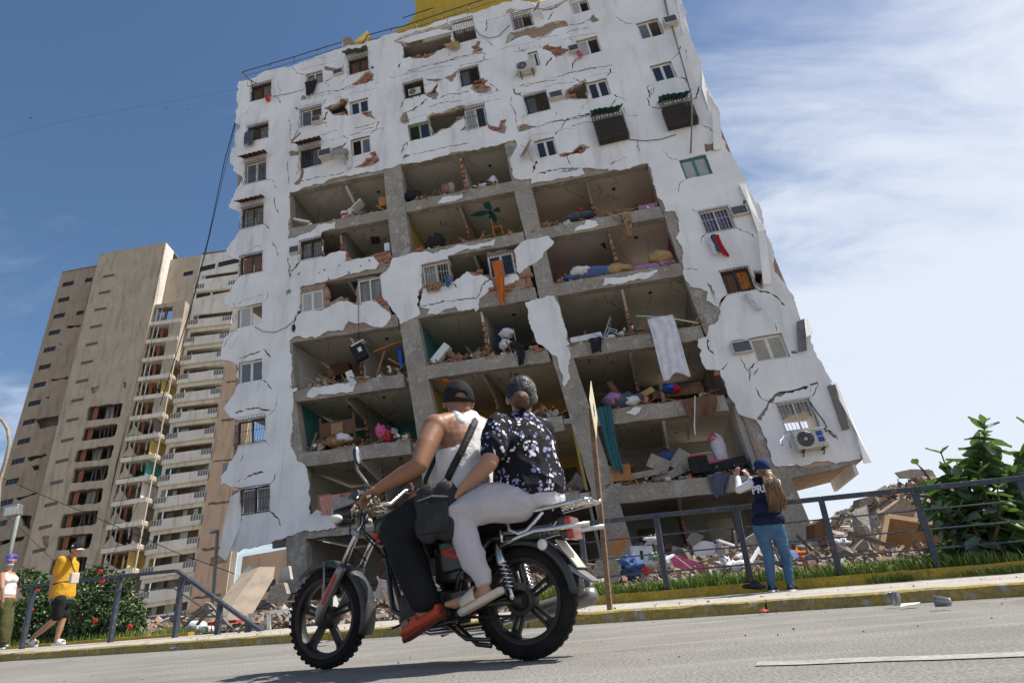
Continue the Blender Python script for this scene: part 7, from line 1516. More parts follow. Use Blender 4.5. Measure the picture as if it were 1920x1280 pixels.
blob('blouse', bl_, M['floral'], P2, .008, 4, wr=(.012, 7, BX*.3+BZ*.6+BY*.3))
jg = [('e', bk(-.085, 0, .82), BX*.19, BY*.205, BZ*.095)]+chain([bk(-.06, .125, .815), bk(.1, .2, .815), Lk, Lk*.6+La*.4, Lk*.3+La*.7, La+BZ*.03], [.115, .108, .085, .075, .068, .05])+chain([bk(-.06, -.125, .815), Rk, Ra+BZ*.03], [.115, .085, .055])
blob('joggers', jg, M['trs_g'], P2, .009, 3, wr=(.011, 8, BX*.7-BZ*.2))
sdw = xp(fdw, BU)
blob('hair', [('e', hw+BU*.03-fdw*.018, sdw*.091, fdw*.103, BU*.11), ('e', hw-BU*.02-fdw*.048, sdw*.082, fdw*.06, BU*.07), ('e', hw-BU*.06-fdw*.06, sdw*.05, fdw*.035, BU*.04)], M['hair_g'], P2, .008, 4)
mb = MB(); bc = hw-BU*.04-fdw*.095
for i in range(260):
    th = rv0.uniform(.1, 2.2); ph = rv0.uniform(-1.9, 1.9); q0 = hw+BU*.03-fdw*.018+1.015*(math.sin(th)*(math.cos(ph)*-fdw*-.103+math.sin(ph)*sdw*.091)+math.cos(th)*BU*.11); pts = []
    for tt in np.linspace(0, 1, 7):
        q = q0*(1-tt)+bc*tt-(hw+BU*.03-fdw*.018); e = math.sqrt((q@sdw/.091)**2+(q@fdw/.103)**2+(q@BU/.11)**2); pts.append(hw+BU*.03-fdw*.018+q*max(1.0, 1.02/max(e, .3)) if tt < .85 else q0*(1-tt)+bc*tt)
    mb.tube(pts, .0016, 3, cap=False)
mb.build('hair_strands', M['hair_g'], P2, True)
blob('bun', [('e', hw-BU*.035-fdw*.105-sdw*.018, sdw*.052, fdw*.04, BU*.048), ('e', hw-BU*.06-fdw*.1-sdw*.005, sdw*.04, fdw*.03, BU*.035), ('e', hw-BU*.015-fdw*.1-sdw*.035, sdw*.026, fdw*.02, BU*.026)], M['hair_b'], P2, .007, 2)
shoe(La+bv(-.01, 0, 0), unit(bv(.93, .05, -.36)), bv(.36, 0, .93), M['slide'], P2, 'slide', 1.05); shoe(Ra, unit(bv(.93, .05, -.36)), bv(.36, 0, .93), M['slide'], P2, 'slide', 1.05)
# ---- the woman in the press vest
NW = 9.0
def pw(x, y, dn=0.): return atN(x, y, NW+dn)
M['vest_n'] = cloth_mat('navy_vest_cloth', (.008, .012, .035), (.012, .018, .045)); M['jeans'] = cloth_mat('blue_denim', (.075, .155, .26), (.05, .105, .185), fine=90); M['sleeve'] = cloth_mat('white_sleeve_cloth', (.72, .72, .76), (.62, .62, .66)); M['cap_n'] = cloth_mat('navy_cap_cloth', (.012, .022, .085), (.018, .03, .1)); M['shoe_k'] = mat('black_trainer', (.015, .015, .016), rough=.7)
UP = np.array([0, 0, 1.]); fp = unit(S_*-.55+N_*.85)
hp = pw(1430, 882); 
Lf, Rf = pw(1446, 1097), pw(1482, 1096, -.05); Lk, Rk = pw(1442, 1045), pw(1474, 1042); Lh, Rh = pw(1426, 990), pw(1456, 988)
Lsh, Rsh = pw(1413, 905), pw(1455, 905); Lel, Lwr = pw(1386, 918, .12), pw(1383, 893, .3); Rel, Rwr = pw(1452, 935, .25), pw(1402, 893, .36)
body = [('e', pw(1440, 985), S_*.165, N_*.12, UP*.12), ('e', pw(1437, 950), S_*.14, N_*.1, UP*.14), ('e', pw(1435, 920), S_*.155, N_*.1, UP*.13), C(Lsh, .055, Rsh, .055), C(pw(1433, 905), .052, pw(1431, 888), .044)]+head_prims(hp, fp+UP*.12, UP, .95)
body += [C(Lh, .085, Rh, .085)]+chain([Lsh, Lel, Lwr], [.046, .036, .024])+chain([Rsh, Rel, Rwr], [.046, .036, .024])+chain([Lh, Lk, Lf], [.085, .055, .035])+chain([Rh, Rk, Rf], [.085, .055, .035])
body += hand_prims(Lwr, 1, None, UP*.9+S_*.12, -S_*.3+N_*-.8, .5, .92)+hand_prims(Rwr, -1, None, UP*.8-S_*.3, S_*.6-N_*.6, .6, .9)
for a in (Lf, Rf): body += [C(a, .034, a-UP*.03+N_*.1, .03)]
P3 = tag(blob('person', body, M['skin_w'], None, .010, 4), 'woman in navy press vest and jeans filming the ruin with a phone', 'person')
blob('vest', [('e', pw(1440, 975), S_*.205, N_*.15, UP*.12), ('e', pw(1438, 950), S_*.19, N_*.14, UP*.15), ('e', pw(1436, 920), S_*.185, N_*.135, UP*.14), C(pw(1417, 903), .068, pw(1451, 903), .068)], M['vest_n'], P3, .011, 4, wr=(.006, 8, UP))
blob('sleeve', chain([Lsh, Lel, Lwr*.9+Lel*.1], [.062, .052, .036]), M['sleeve'], P3, .010, 3); blob('sleeve', chain([Rsh, Rel, Rwr*.9+Rel*.1], [.062, .05, .034]), M['sleeve'], P3, .010, 3)
blob('jeans', [('e', pw(1440, 988), S_*.175, N_*.13, UP*.09), C(Lh-UP*.06, .085, Rh-UP*.06, .085)]+chain([Lh, Lh*.5+Lk*.5, Lk, Lk*.5+Lf*.5, Lf], [.098, .085, .066, .058, .048])+chain([Rh, Rh*.5+Rk*.5, Rk, Rk*.5+Rf*.5, Rf], [.098, .085, .066, .058, .048]), M['jeans'], P3, .010, 3, wr=(.006, 12, UP*.3+S_*.8))
cap(hp+UP*.032, fp+UP*.1, UP, .1, M['cap_n'], P3, True, False)
sp_ = xp(fp, UP)
hr = [('e', hp-fp*.03-UP*.045, sp_*.085, fp*.075, UP*.06)]+chain([hp-fp*.075-UP*.04, pw(1446, 905, -.12), pw(1455, 922, -.15), pw(1460, 940, -.16), pw(1462, 953, -.15)], [.06, .075, .08, .06, .02])+chain([hp-fp*.05+S_*.03-UP*.04, pw(1458, 912, -.1), pw(1465, 940, -.12)], [.05, .05, .03])
blob('hair', hr, M['hair_l'], P3, .009, 2, wr=(.014, 16, UP*1.0+S_*.25))
mb = MB()
for i in range(520):
    a = rs.uniform(-1, 1); x0 = hp-fp*.08+sp_*a*.07+UP*rs.uniform(-.08, -.03); x1 = pw(1447+11*a, 905, -.2); x2 = pw(1454+13*a, 926, -.245); x3 = pw(1460+13*a+rs.normal()*2.5, 950+rs.uniform(-14, 9), -.22)
    mb.tube([x0, x1+rs.normal(size=3)*.014, (x1+x2)/2+rs.normal(size=3)*.016, x2+rs.normal(size=3)*.016, (x2+x3)/2+rs.normal(size=3)*.016, x3+rs.normal(size=3)*.014], [.004, .004, .0035, .0035, .003, .001], 4, cap=False)
mb.build('hair_strands', M['hair_l'], P3, True)
for a in (Lf, Rf): shoe(a+UP*.015, unit(N_*.9+S_*.25), UP, M['shoe_k'], P3, 'shoe', .95)
# PRESS lettering: the hair covers the last letters
fc = bpy.data.curves.new('press_lettering', 'FONT'); fc.body = 'PRESS'; fc.size = .115; fc.extrude = .0015; fc.align_x = 'CENTER'; fc.offset = .004
fo = bpy.data.objects.new('tmp', fc); COL.objects.link(fo); dg = bpy.context.evaluated_depsgraph_get(); lm = bpy.data.meshes.new_from_object(fo.evaluated_get(dg)); bpy.data.objects.remove(fo)
lm.materials.clear(); lm.materials.append(M['white_c']); lo_ = bpy.data.objects.new('press_lettering', lm); COL.objects.link(lo_); lo_.parent = P3
vc = pw(1435, 918); b_ = unit(-N_*.98+UP*.02)
for v in lm.vertices:                         # wrap onto the back of the vest
    x, y, z = v.co; x *= 1.12; y *= 1.15; yy = y-.04; ww_ = math.sqrt(max(.0, 1-(x/.185)**2)); p = vc+S_*x+UP*yy-N_*(.150*ww_+.002+z)
    v.co = Vector(p-np.array(P3['_o']))
# three white stripes on the side of the cap
mb = MB()
cc = hp+UP*.03; cf = unit(fp+UP*.1); cu = unit(UP-cf*(UP@cf)); cs = xp(cf, cu)
for i in range(3):
    pts = []
    for tt in np.linspace(0, 1, 6):
        ph = rad(-62-i*9)*1.0; th = rad(62+tt*30); q = cc+.106*(math.sin(th)*(math.cos(ph)*cf*1.2+math.sin(ph)*cs)+math.cos(th)*cu*1.05); pts.append(q)
    mb.tube(pts, .0035, 5)
mb.build('cap_stripe', M['white_c'], P3)
t = thing('phone', 'black phone held up by the woman in the press vest', 'phone', pw(1390, 890, .4))
mb = MB(); pc = pw(1389, 880, .38); mb.box(pc, S_*.04+N_*-.01, UP*.085, N_*.006); o = mb.build('case', M['black'], t); bevel(o, .008)
mb = MB(); mb.box(pc+UP*.05-N_*.008-S_*.02, S_*.012, UP*.02, N_*.002); mb.build('camera_bump', M['ac_d'], t)
o = blob('backpack', [('e', pw(1410, 1098, -.1), S_*.13, N_*.1, UP*.035), ('e', pw(1422, 1100, -.12), S_*.1, N_*.08, UP*.03), ('e', pw(1416, 1094, -.08), S_*.06, N_*.05, UP*.05)], M['bag'], None, .012, 2); tag(o, 'flat black bag lying at the feet of the filming woman', 'bag')
# ---- walking man in yellow
NM = 7.55
def pm_(x, y, dn=0.): return atN(x, y, NM+dn)
fy = unit(S_*.97+N_*.25); M['yel'] = cloth_mat('mustard_tee_cloth', (.62, .33, .03), (.52, .27, .025)); M['sho_k'] = cloth_mat('black_shorts_cloth', (.012, .012, .013), (.02, .02, .02)); M['teal_u'] = cloth_mat('teal_underlayer', (.03, .17, .15), (.02, .12, .11))
hy = pm_(143, 1030); sh1, sh2 = pm_(116, 1050, -.17), pm_(134, 1050, .17); e1, w1_ = pm_(99, 1088, -.2), pm_(94, 1113, -.17); e2, w2_ = pm_(136, 1090, .22), pm_(136, 1112, .16)
hL, hR = pm_(113, 1125, -.08), pm_(118, 1125, .08); kL, kR = pm_(106, 1158, -.07), pm_(119, 1155, .08); aL, aR = pm_(60, 1196, -.05), pm_(106, 1199, .05)
aL[2] = max(aL[2], .24)
body = [('e', pm_(117, 1118), fy*.12, N_*.17, UP*.12), ('e', pm_(120, 1088), fy*.11, N_*.155, UP*.16), ('e', pm_(124, 1060), fy*.115, N_*.175, UP*.15), C(sh1, .055, sh2, .055), C(pm_(129, 1048), .058, pm_(137, 1038), .05)]+head_prims(hy, fy+UP*.02, UP, 1.0)
body += chain([sh1, e1, w1_], [.055, .042, .028])+chain([sh2, e2, w2_], [.055, .042, .028])+hand_prims(w1_, 1, None, -UP+fy*.15, N_*-.9, .4, 1)+hand_prims(w2_, -1, None, -UP+fy*.2, N_*.9, .4, 1)
body += chain([hL, kL, kL*.55+aL*.45, aL], [.09, .055, .052, .035])+chain([hR, kR, kR*.55+aR*.45, aR], [.09, .055, .052, .035])
body += [C(aL, .036, aL-UP*.05-fy*.02, .036), C(aL-UP*.05, .034, aL+fy*.13-UP*.07, .03), C(aR, .036, aR-UP*.04, .037), C(aR-UP*.045, .034, aR+fy*.15-UP*.06, .028)]
P4 = tag(blob('person', body, M['skin_w'], None, .011, 4), 'man walking in mustard tee shirt, black shorts and cap', 'person', 'people walking on the pavement')
blob('tee_shirt', [('e', pm_(117.5+8*(1-q), 1116-58*(1-q)), fy*(.145-.012*(1-q)), N_*.19, UP*.11) for q in np.linspace(0, 1, 16)]+[C(sh1, .074, sh2, .074), C(pm_(128, 1048), .07, pm_(130, 1046), .066)]+chain([sh1, sh1*.42+e1*.58], [.076, .072])+chain([sh2, sh2*.42+e2*.58], [.076, .072]), M['yel'], P4, .010, 4, wr=(.010, 7, UP+fy*.5))
blob('shorts', [('e', pm_(116, 1122), fy*.125, N_*.165, UP*.08), ('e', pm_(116, 1130), fy*.125, N_*.17, UP*.08)]+chain([hL, hL*.15+kL*.85], [.098, .095])+chain([hR, hR*.15+kR*.85], [.098, .095]), M['sho_k'], P4, .012, 3)
mb = MB(); mb.tube([pm_(117, 1118)+.125*fy*math.cos(a)+.17*N_*math.sin(a)-UP*.05 for a in np.linspace(0, 6.283, 24)], .018, 6); mb.build('shirt_hem', M['teal_u'], P4, True)
cp = cap(hy+UP*.03, fy, UP, .088, M['cap_k'], P4, True, False); [c_.data.materials.clear() or c_.data.materials.append(M['white_c']) for c_ in bpy.data.objects if c_.parent == cp and c_.name.startswith('brim')]
mb = MB(); mb.lathe(hy+UP*.06+unit(fy*.2-N_)*.088, unit(fy*.2-N_), [(0, .022), (.004, .02)], 12); mb.build('cap_badge', M['white_c'], cp)
blob('hair', [('e', hy-fy*.04-UP*.01, N_*.078, fy*.06, UP*.055)], M['black'], P4, .01, 2)
for a in (aL, aR): shoe(a+UP*.0, fy+(UP*-.5 if a is aL else 0), UP+(fy*.5 if a is aL else 0), M['white_c'], P4, 'slide', 1.)
t = thing('waist_bag', 'small pale bag on a black strap carried by the man in mustard', 'bag', pm_(139, 1090, -.1)); mb = MB(); q = pm_(139, 1083, -.16); mb.box(q, fy*.03, N_*.07, UP*.09); o = mb.build('pouch', M['slide'], t); bevel(o, .015)
mb = MB(); mb.tube([pm_(118, 1096)+fy*.165*math.cos(a)+N_*.205*math.sin(a)+UP*(.05*math.cos(a)) for a in np.linspace(0, 6.283, 26)], .016, 6); mb.tube([q+UP*.08, pm_(136, 1060, -.12), pm_(131, 1043, -.02)], .01, 5); mb.build('strap', M['bag'], t, True)
# ---- woman with violet hair
M['violet'] = mat('violet_hair', (.15, .11, .42), (.09, .06, .28), scale=18, rough=.6, bump=.5, bscale=40); M['olive'] = cloth_mat('olive_trouser_cloth', (.085, .085, .03), (.06, .06, .022)); M['mask'] = mat('pale_blue_mask', (.35, .50, .58), rough=.8)
fv = unit(S_*.9-N_*.3); hv = pm_(21, 1050); sh1, sh2 = pm_(4, 1077, -.15), pm_(24, 1077, .15); e1, w1_ = pm_(4, 1102, -.24), pm_(5, 1125, -.2); e2, w2_ = pm_(28, 1100, .22), pm_(26, 1122, .16)
body = [('e', pm_(11, 1125), fv*.14, N_*.17, UP*.12), ('e', pm_(13, 1102), fv*.125, N_*.15, UP*.14), ('e', pm_(15, 1085), fv*.13, N_*.165, UP*.13), C(sh1, .05, sh2, .05), C(pm_(15, 1073), .055, pm_(19, 1062), .045)]+head_prims(hv, fv, UP, .97)+chain([sh1, e1, w1_], [.05, .04, .026])+chain([sh2, e2, w2_], [.05, .04, .026])+hand_prims(w1_, 1, None, -UP, -N_, .4, .9)+hand_prims(w2_, -1, None, -UP+fv*.2, N_, .4, .9)
f1, f2 = pm_(4, 1205, -.06), pm_(10, 1200, .08); body += chain([pm_(9, 1130, -.08), pm_(8, 1165, -.08), f1], [.09, .06, .035])+chain([pm_(11, 1130, .08), pm_(14, 1165, .08), f2], [.09, .06, .035])
P5 = tag(blob('person', body, M['skin_w'], None, .012, 4), 'woman with violet hair in white vest and olive trousers at the picture edge', 'person', 'people walking on the pavement')
blob('vest', [('e', pm_(12, 1112), fv*.145, N_*.17, UP*.1), ('e', pm_(13, 1100), fv*.14, N_*.165, UP*.13), ('e', pm_(16, 1086)+fv*.02, fv*.145, N_*.17, UP*.1), C(pm_(12, 1076, -.09), .04, pm_(13, 1088, -.1), .05), C(pm_(20, 1076, .09), .04, pm_(19, 1088, .1), .05)], M['tank'], P5, .011, 4, wr=(.006, 8, UP))
blob('trousers', [('e', pm_(11, 1128), fv*.15, N_*.185, UP*.1)]+chain([pm_(9, 1132, -.08), pm_(8, 1165, -.08), f1+UP*.03], [.12, .095, .08])+chain([pm_(11, 1132, .08), pm_(14, 1165, .08), f2+UP*.03], [.12, .095, .08]), M['olive'], P5, .012, 3, wr=(.012, 7, UP))
hh = [('e', hv+UP*.045-fv*.015, N_*.098, fv*.115, UP*.085)]+[('e', hv+UP*(.03+.05*math.sin(a*2))+fv*.09*math.cos(a)+N_*.075*math.sin(a), fv*.035, N_*.035, UP*.035) for a in np.linspace(.6, 5.7, 11)]; blob('hair', hh, M['violet'], P5, .011, 2)
blob('face_mask', [('e', hv-UP*.085+fv*.05, N_*.06, fv*.05, UP*.03)], M['mask'], P5, .01, 2)
for a in (f1, f2): shoe(a, fv, UP, M['shoe_k'], P5, 'shoe', 1.)
# ------------------------------------------------------------------ traffic sign seen almost edge-on
M['rust'] = mat('rusty_post', (.17, .085, .045), (.26, .17, .11), scale=14, rough=.85, bump=.4, bscale=40, c3=(.10, .05, .03))
M['sign'] = mat('sunlit_yellow_sign', (.66, .60, .42), (.56, .5, .33), scale=6, rough=.55)  # sunlight on the face is put into the paler yellow
t = thing('traffic_sign', 'pale yellow diamond sign seen edge-on on a rusty leaning post', 'sign', atN(1143, 1138, 7.3))
pb = atN(1143, 1138, 7.3); ptop = atN(1109, 775, 7.3)
mb = MB(); mb.beam(pb-np.array([0, 0, .05]), ptop+(ptop-pb)*.03, .055, .055, up=N_); o = mb.build('post', M['rust'], t); bevel(o, .006)
sc_ = (atN(1107.5, 713.5, 7.26)+atN(1117.5, 823, 7.22))/2; sup = unit(atN(1107.5, 713.5, 7.26)-atN(1117.5, 823, 7.22)); hs = np.linalg.norm(atN(1107.5, 713.5, 7.26)-atN(1117.5, 823, 7.22))/2
vd = unit(sc_-CAMP); sh = unit(xp(vd, sup)); sx = unit(vd*.99+sh*.10); sx = unit(sx-sup*(sx@sup)); sn_ = xp(sx, sup)
if sn_@vd > 0: sn_ = -sn_
mb = MB(); mb.prism([sc_+sup*hs, sc_+sx*hs*.98, sc_-sup*hs, sc_-sx*hs*.98], sn_*.006); o = mb.build('plate', M['sign'], t); bevel(o, .002, 1)
ar = [(-.06, -.2), (.06, -.2), (.06, .05), (.15, .02), (.0, .28), (-.15, .02), (-.06, .05)]
mb = MB(); mb.prism([sc_+sn_*.007+sx*a*1.3*hs*1.1+sup*(b*.9-.05)*hs for a, b in ar], sn_*.002); mb.build('arrow', M['black'], t)
for d_ in (.25, -.25): mb = MB(); mb.box(sc_-sn_*.02+sup*hs*d_, sx*.05, sup*.012, sn_*.012); mb.build('bracket', M['fork'], t)
# ------------------------------------------------------------------ hibiscus shrubs
M['leaf_h'] = mat('hibiscus_leaf', (.04, .075, .018), (.075, .12, .035), scale=2, rough=.45, vary=.5, spec=.5)
M['stem'] = mat('woody_stem', (.14, .10, .07), (.09, .065, .045), scale=12, rough=.9, bump=.4)
M['flower'] = mat('red_hibiscus_flower', (.55, .012, .015), (.42, .01, .012), scale=10, rough=.6)
rv = np.random.default_rng(33)
def shrub(label, clumps, nleaf, lsz, flowers, base, name='hibiscus_shrub'):
    t = thing(name, label, 'shrub', base, 'flowering shrubs behind the left railing')
    mb = MB()
    for c, r in clumps:
        mid = (base+c)/2+rv.normal(size=3)*.1; mb.tube([base+rv.normal(size=3)*np.array([.12, .12, 0]), mid, c], [.022, .014, .006], 6)
        for _ in range(5): e = c+unit(rv.normal(size=3))*r*.8; mb.tube([mid, (c+e)/2, e], [.01, .007, .003], 5)
    mb.build('branches', M['stem'], t)
    mb = MB(); tot = sum(r**2 for _, r in clumps)
    for c, r in clumps:
        for _ in range(int(nleaf*r**2/tot)):
            d = unit(rv.normal(size=3)); q = c+d*r*rv.uniform(.35, 1.05)**.6*np.array([1, 1, .9]); 
            if q[2] < .2: continue
            ax = unit(d*.6+rv.normal(size=3)*.7+np.array([0, 0, -.15])); sdv = unit(xp(ax, rv.normal(size=3))); nn = xp(ax, sdv); L = lsz*rv.uniform(.6, 1.25); w_ = L*.34
            mb.add([q, q+ax*L*.35+sdv*w_+nn*w_*.3, q+ax*L*.75+sdv*w_*.75+nn*w_*.2, q+ax*L-nn*L*.12, q+ax*L*.75-sdv*w_*.75+nn*w_*.2, q+ax*L*.35-sdv*w_+nn*w_*.3, q+ax*L*.5], [(0, 1, 6), (1, 2, 6), (2, 3, 6), (3, 4, 6), (4, 5, 6), (5, 0, 6)])
    stuff(mb.build('foliage', M['leaf_h'], t))
    for f in flowers:
        mb = MB(); vw = unit(CAMP-f+rv.normal(size=3)*.6); a = unit(xp(vw, (0, 0, 1.))); b = xp(a, vw)
        for i in range(5):
            th = i*2*math.pi/5+rv.random()*.2; d = a*math.cos(th)+b*math.sin(th); s = -a*math.sin(th)+b*math.cos(th)
            mb.add([f, f+d*.025+s*.02+vw*.01, f+d*.05+s*.016-vw*.005, f+d*.055-vw*.01, f+d*.05-s*.016-vw*.005, f+d*.025-s*.02+vw*.01], [(0, 1, 2, 3, 4, 5)])
        mb.tube([f, f+vw*.07], .006, 5); mb.build('flower', M['flower'], t)
def hc_(l, n): return [(atN(x, y, n+dn), r) for x, y, r, dn in l]
cl1 = hc_([(150, 1100, .36, 0), (185, 1085, .36, .3), (215, 1120, .4, .1), (240, 1150, .38, .0), (175, 1130, .5, 0), (150, 1160, .5, .2), (205, 1165, .5, 0), (170, 1085, .3, .5), (225, 1095, .28, .2), (130, 1130, .4, .3), (245, 1175, .3, -.1), (180, 1180, .45, 0)], 10.1)
shrub('dense hibiscus shrub with red flowers behind the man in mustard', cl1, 9000, .085, [atN(x, y, 9.55) for x, y in ((188, 1071), (192, 1089), (178, 1163), (243, 1174))], atN(185, 1192, 10.1))
cl2 = hc_([(60, 1140, .4, .2), (85, 1110, .4, .5), (40, 1165, .4, 0), (80, 1165, .45, .2), (60, 1185, .35, 0), (30, 1185, .35, 0), (100, 1190, .35, 0), (70, 1095, .34, .9), (45, 1080, .25, 1.2), (90, 1140, .4, .3)], 10.4)
shrub('looser shrub with few red flowers between the two walkers', cl2, 6500, .09, [atN(x, y, 9.8) for x, y in ((69, 1107), (59, 1143))], atN(65, 1198, 10.4))
# ------------------------------------------------------------------ giant milkweed on the right, every leaf its own
def leaf_mat():
    m = mat('milkweed_leaf', (.06, .125, .035), (.095, .17, .055), scale=6, rough=.5, spec=.45); t_ = m.node_tree; L = t_.links.new; b = t_.nodes['Principled BSDF']; src = b.inputs['Base Color'].links[0].from_socket
    g = t_.nodes.new('ShaderNodeNewGeometry'); mx = t_.nodes.new('ShaderNodeMix'); mx.data_type = 'RGBA'; L(g.outputs['Backfacing'], mx.inputs['Factor']); L(src, mx.inputs['A']); mx.inputs['B'].default_value = (.24, .30, .22, 1)
    oi = t_.nodes.new('ShaderNodeObjectInfo'); r = t_.nodes.new('ShaderNodeMapRange'); r.inputs['To Min'].default_value = .65; r.inputs['To Max'].default_value = 1.35; L(oi.outputs['Random'], r.inputs[0]); m2 = t_.nodes.new('ShaderNodeMix'); m2.data_type = 'RGBA'; m2.blend_type = 'MULTIPLY'; m2.inputs['Factor'].default_value = 1; L(mx.outputs['Result'], m2.inputs['A']); L(r.outputs[0], m2.inputs['B']); L(m2.outputs['Result'], b.inputs['Base Color'])
    tr = t_.nodes.new('ShaderNodeBsdfTranslucent'); tr.inputs['Color'].default_value = (.16, .30, .04, 1); ms = t_.nodes.new('ShaderNodeMixShader'); ms.inputs[0].default_value = .22; out = t_.nodes['Material Output']; L(b.outputs[0], ms.inputs[1]); L(tr.outputs[0], ms.inputs[2]); L(ms.outputs[0], out.inputs['Surface']); return m
M['mleaf'] = leaf_mat()
lms = []
for k_ in range(3):
    mb = MB(); n_ = 7; wv_ = [.10, .36, .50, .56, .54, .40, .17, .02]; vs = []
    for i in range(n_+1):
        x = i/n_; w_ = wv_[i]*.62; z = -.10*x*x*(1+.5*k_)+.03*math.sin(x*5+k_)
        vs += [(x, -w_, z+.10+.02*math.sin(x*11+k_)), (x, 0, z), (x, w_, z+.10-.02*math.sin(x*9+k_))]
    F = []
    for i in range(n_): F += [(i*3, (i+1)*3, (i+1)*3+1, i*3+1), (i*3+1, (i+1)*3+1, (i+1)*3+2, i*3+2)]
    mb.add(vs, [f[::-1] for f in F]); o = mb.build('leaf', M['mleaf'], None, True); me_ = o.data
    off = Vector(o.location)
    for v in me_.vertices: v.co = v.co+off
    lms.append(me_); bpy.data.objects.remove(o)
def milkweed(label, base, stems, group):
    t = thing('milkweed_shrub', label, 'shrub', base, group); nl = 0
    for pts, l0, pairs in stems:
        P = [np.array(p) for p in pts]; mb = MB(); mb.tube(P, np.linspace(.028, .008, len(P)), 7); mb.build('stem', M['stem'], t, True)
        cum = [0]
        for a, b in zip(P, P[1:]): cum.append(cum[-1]+np.linalg.norm(b-a))
        for k in range(pairs):
            f = .12+.88*(k+.5)/pairs if k < pairs-1 else .995; dd = f*cum[-1]; i = min(len(P)-2, max(j for j in range(len(P)) if cum[j] <= dd)); a = P[i]+(P[i+1]-P[i])*((dd-cum[i])/(cum[i+1]-cum[i]+1e-9)); tg = unit(P[i+1]-P[i])
            az0 = k*1.45+rv.uniform(-.3, .3); ex = unit(xp(tg, (.37, .2, .1))); ey = xp(tg, ex)
            for s_ in (0, math.pi):
                az = az0+s_+rv.uniform(-.2, .2); out = ex*math.cos(az)+ey*math.sin(az); el = .75 if f > .93 else rv.uniform(-.15, .45); dr = unit(out*math.cos(el)+tg*math.sin(el)*.9+np.array([0, 0, .1 if f > .9 else -.08])); L = l0*1.3*rv.uniform(.7, 1.2)*(1-.35*max(0, f-.85)/.15)
                xa = dr; za = unit(tg*.9+np.array([0, 0, .35])+rv.normal(size=3)*.18); za = unit(za-xa*(za@xa)); ya = xp(za, xa)
                ob = bpy.data.objects.new('leaf', lms[rv.integers(3)]); COL.objects.link(ob); ob.parent = t; q = a-np.array(t['_o']); mm = Matrix.Identity(4)
                for r_ in range(3): mm[r_][0], mm[r_][1], mm[r_][2], mm[r_][3] = xa[r_]*L, ya[r_]*L*rv.uniform(.8, 1.05), za[r_]*L, q[r_]
                ob.matrix_local = mm; nl += 1
    return nl
NP = 10.15; bs = atN(1850, 1062, NP)
def ps(*l): return [atN(x, y, NP+dn) for x, y, dn in l]
stems = [(ps((1850, 1062, 0), (1845, 980, 0), (1842, 900, -.05), (1845, 840, -.05), (1846, 792, -.05)), .20, 13), (ps((1848, 1055, .05), (1810, 960, .1), (1780, 890, .15), (1765, 850, .15)), .2, 9), (ps((1846, 1050, -.1), (1790, 980, -.2), (1740, 930, -.25), (1700, 925, -.2)), .19, 9), (ps((1846, 1058, -.1), (1800, 1010, -.2), (1760, 990, -.2), (1730, 985, -.2)), .17, 7), (ps((1852, 1060, 0), (1880, 960, 0), (1890, 900, .1), (1905, 860, .1)), .21, 10), (ps((1852, 1060, -.15), (1860, 980, -.3), (1850, 930, -.35), (1835, 890, -.35)), .2, 9), (ps((1855, 1060, -.1), (1900, 1000, -.2), (1930, 940, -.2), (1950, 880, -.2)), .21, 9), (ps((1850, 1058, -.2), (1840, 1020, -.35), (1825, 985, -.4), (1800, 960, -.4)), .19, 7), (ps((1855, 1060, .1), (1900, 940, .2), (1925, 850, .2), (1930, 800, .2)), .19, 9), (ps((1850, 1060, -.2), (1880, 1030, -.4), (1900, 1000, -.4), (1915, 970, -.4)), .2, 7), (ps((1850, 1060, 0), (1820, 940, .2), (1815, 870, .3), (1825, 840, .3)), .19, 8), (ps((1848, 1060, -.1), (1770, 1030, -.1), (1750, 1020, -.1)), .15, 4), (ps((1851, 1060, -.25), (1870, 990, -.45), (1875, 950, -.5), (1870, 915, -.5)), .2, 7), (ps((1850, 1060, .1), (1760, 920, .3), (1730, 880, .3), (1720, 870, .3)), .18, 6), (ps((1853, 1060, .2), (1950, 960, .2), (1990, 900, .2)), .2, 7)]
stems = [(a_, b_*(1.05 if i_ == 0 else 1), 24 if i_ == 0 else c_+1) for i_, (a_, b_, c_) in enumerate(stems)]
milkweed('tall giant milkweed shrub with broad pale green leaves by the railing', bs, stems, 'milkweed')
MK = bpy.data.objects['milkweed_shrub']; mb = MB()
for _ in range(380):                                   # inner leaves too crowded to pick apart
    x = rv.uniform(1745, 1960); y = rv.uniform(np.interp(x, [1700, 1740, 1770, 1800, 1822, 1846, 1868, 1885, 1905, 1925], [930, 895, 868, 862, 830, 800, 830, 870, 860, 830])+14, 1045 if x > 1760 else 985)
    c = atN(x, y, NP+rv.uniform(-.1, .5)); xa = unit(rv.normal(size=3)+np.array([0, 0, -.3])); za = unit(xp(xa, rv.normal(size=3))); za = za if za[2] > 0 else -za; ya = xp(za, xa); L = rv.uniform(.17, .3); me_ = lms[rv.integers(3)]
    mb.add([c+xa*v.co.x*L+ya*v.co.y*L+za*v.co.z*L for v in me_.vertices], [tuple(q.vertices) for q in me_.polygons])
stuff(mb.build('inner_foliage', M['mleaf'], MK, True))
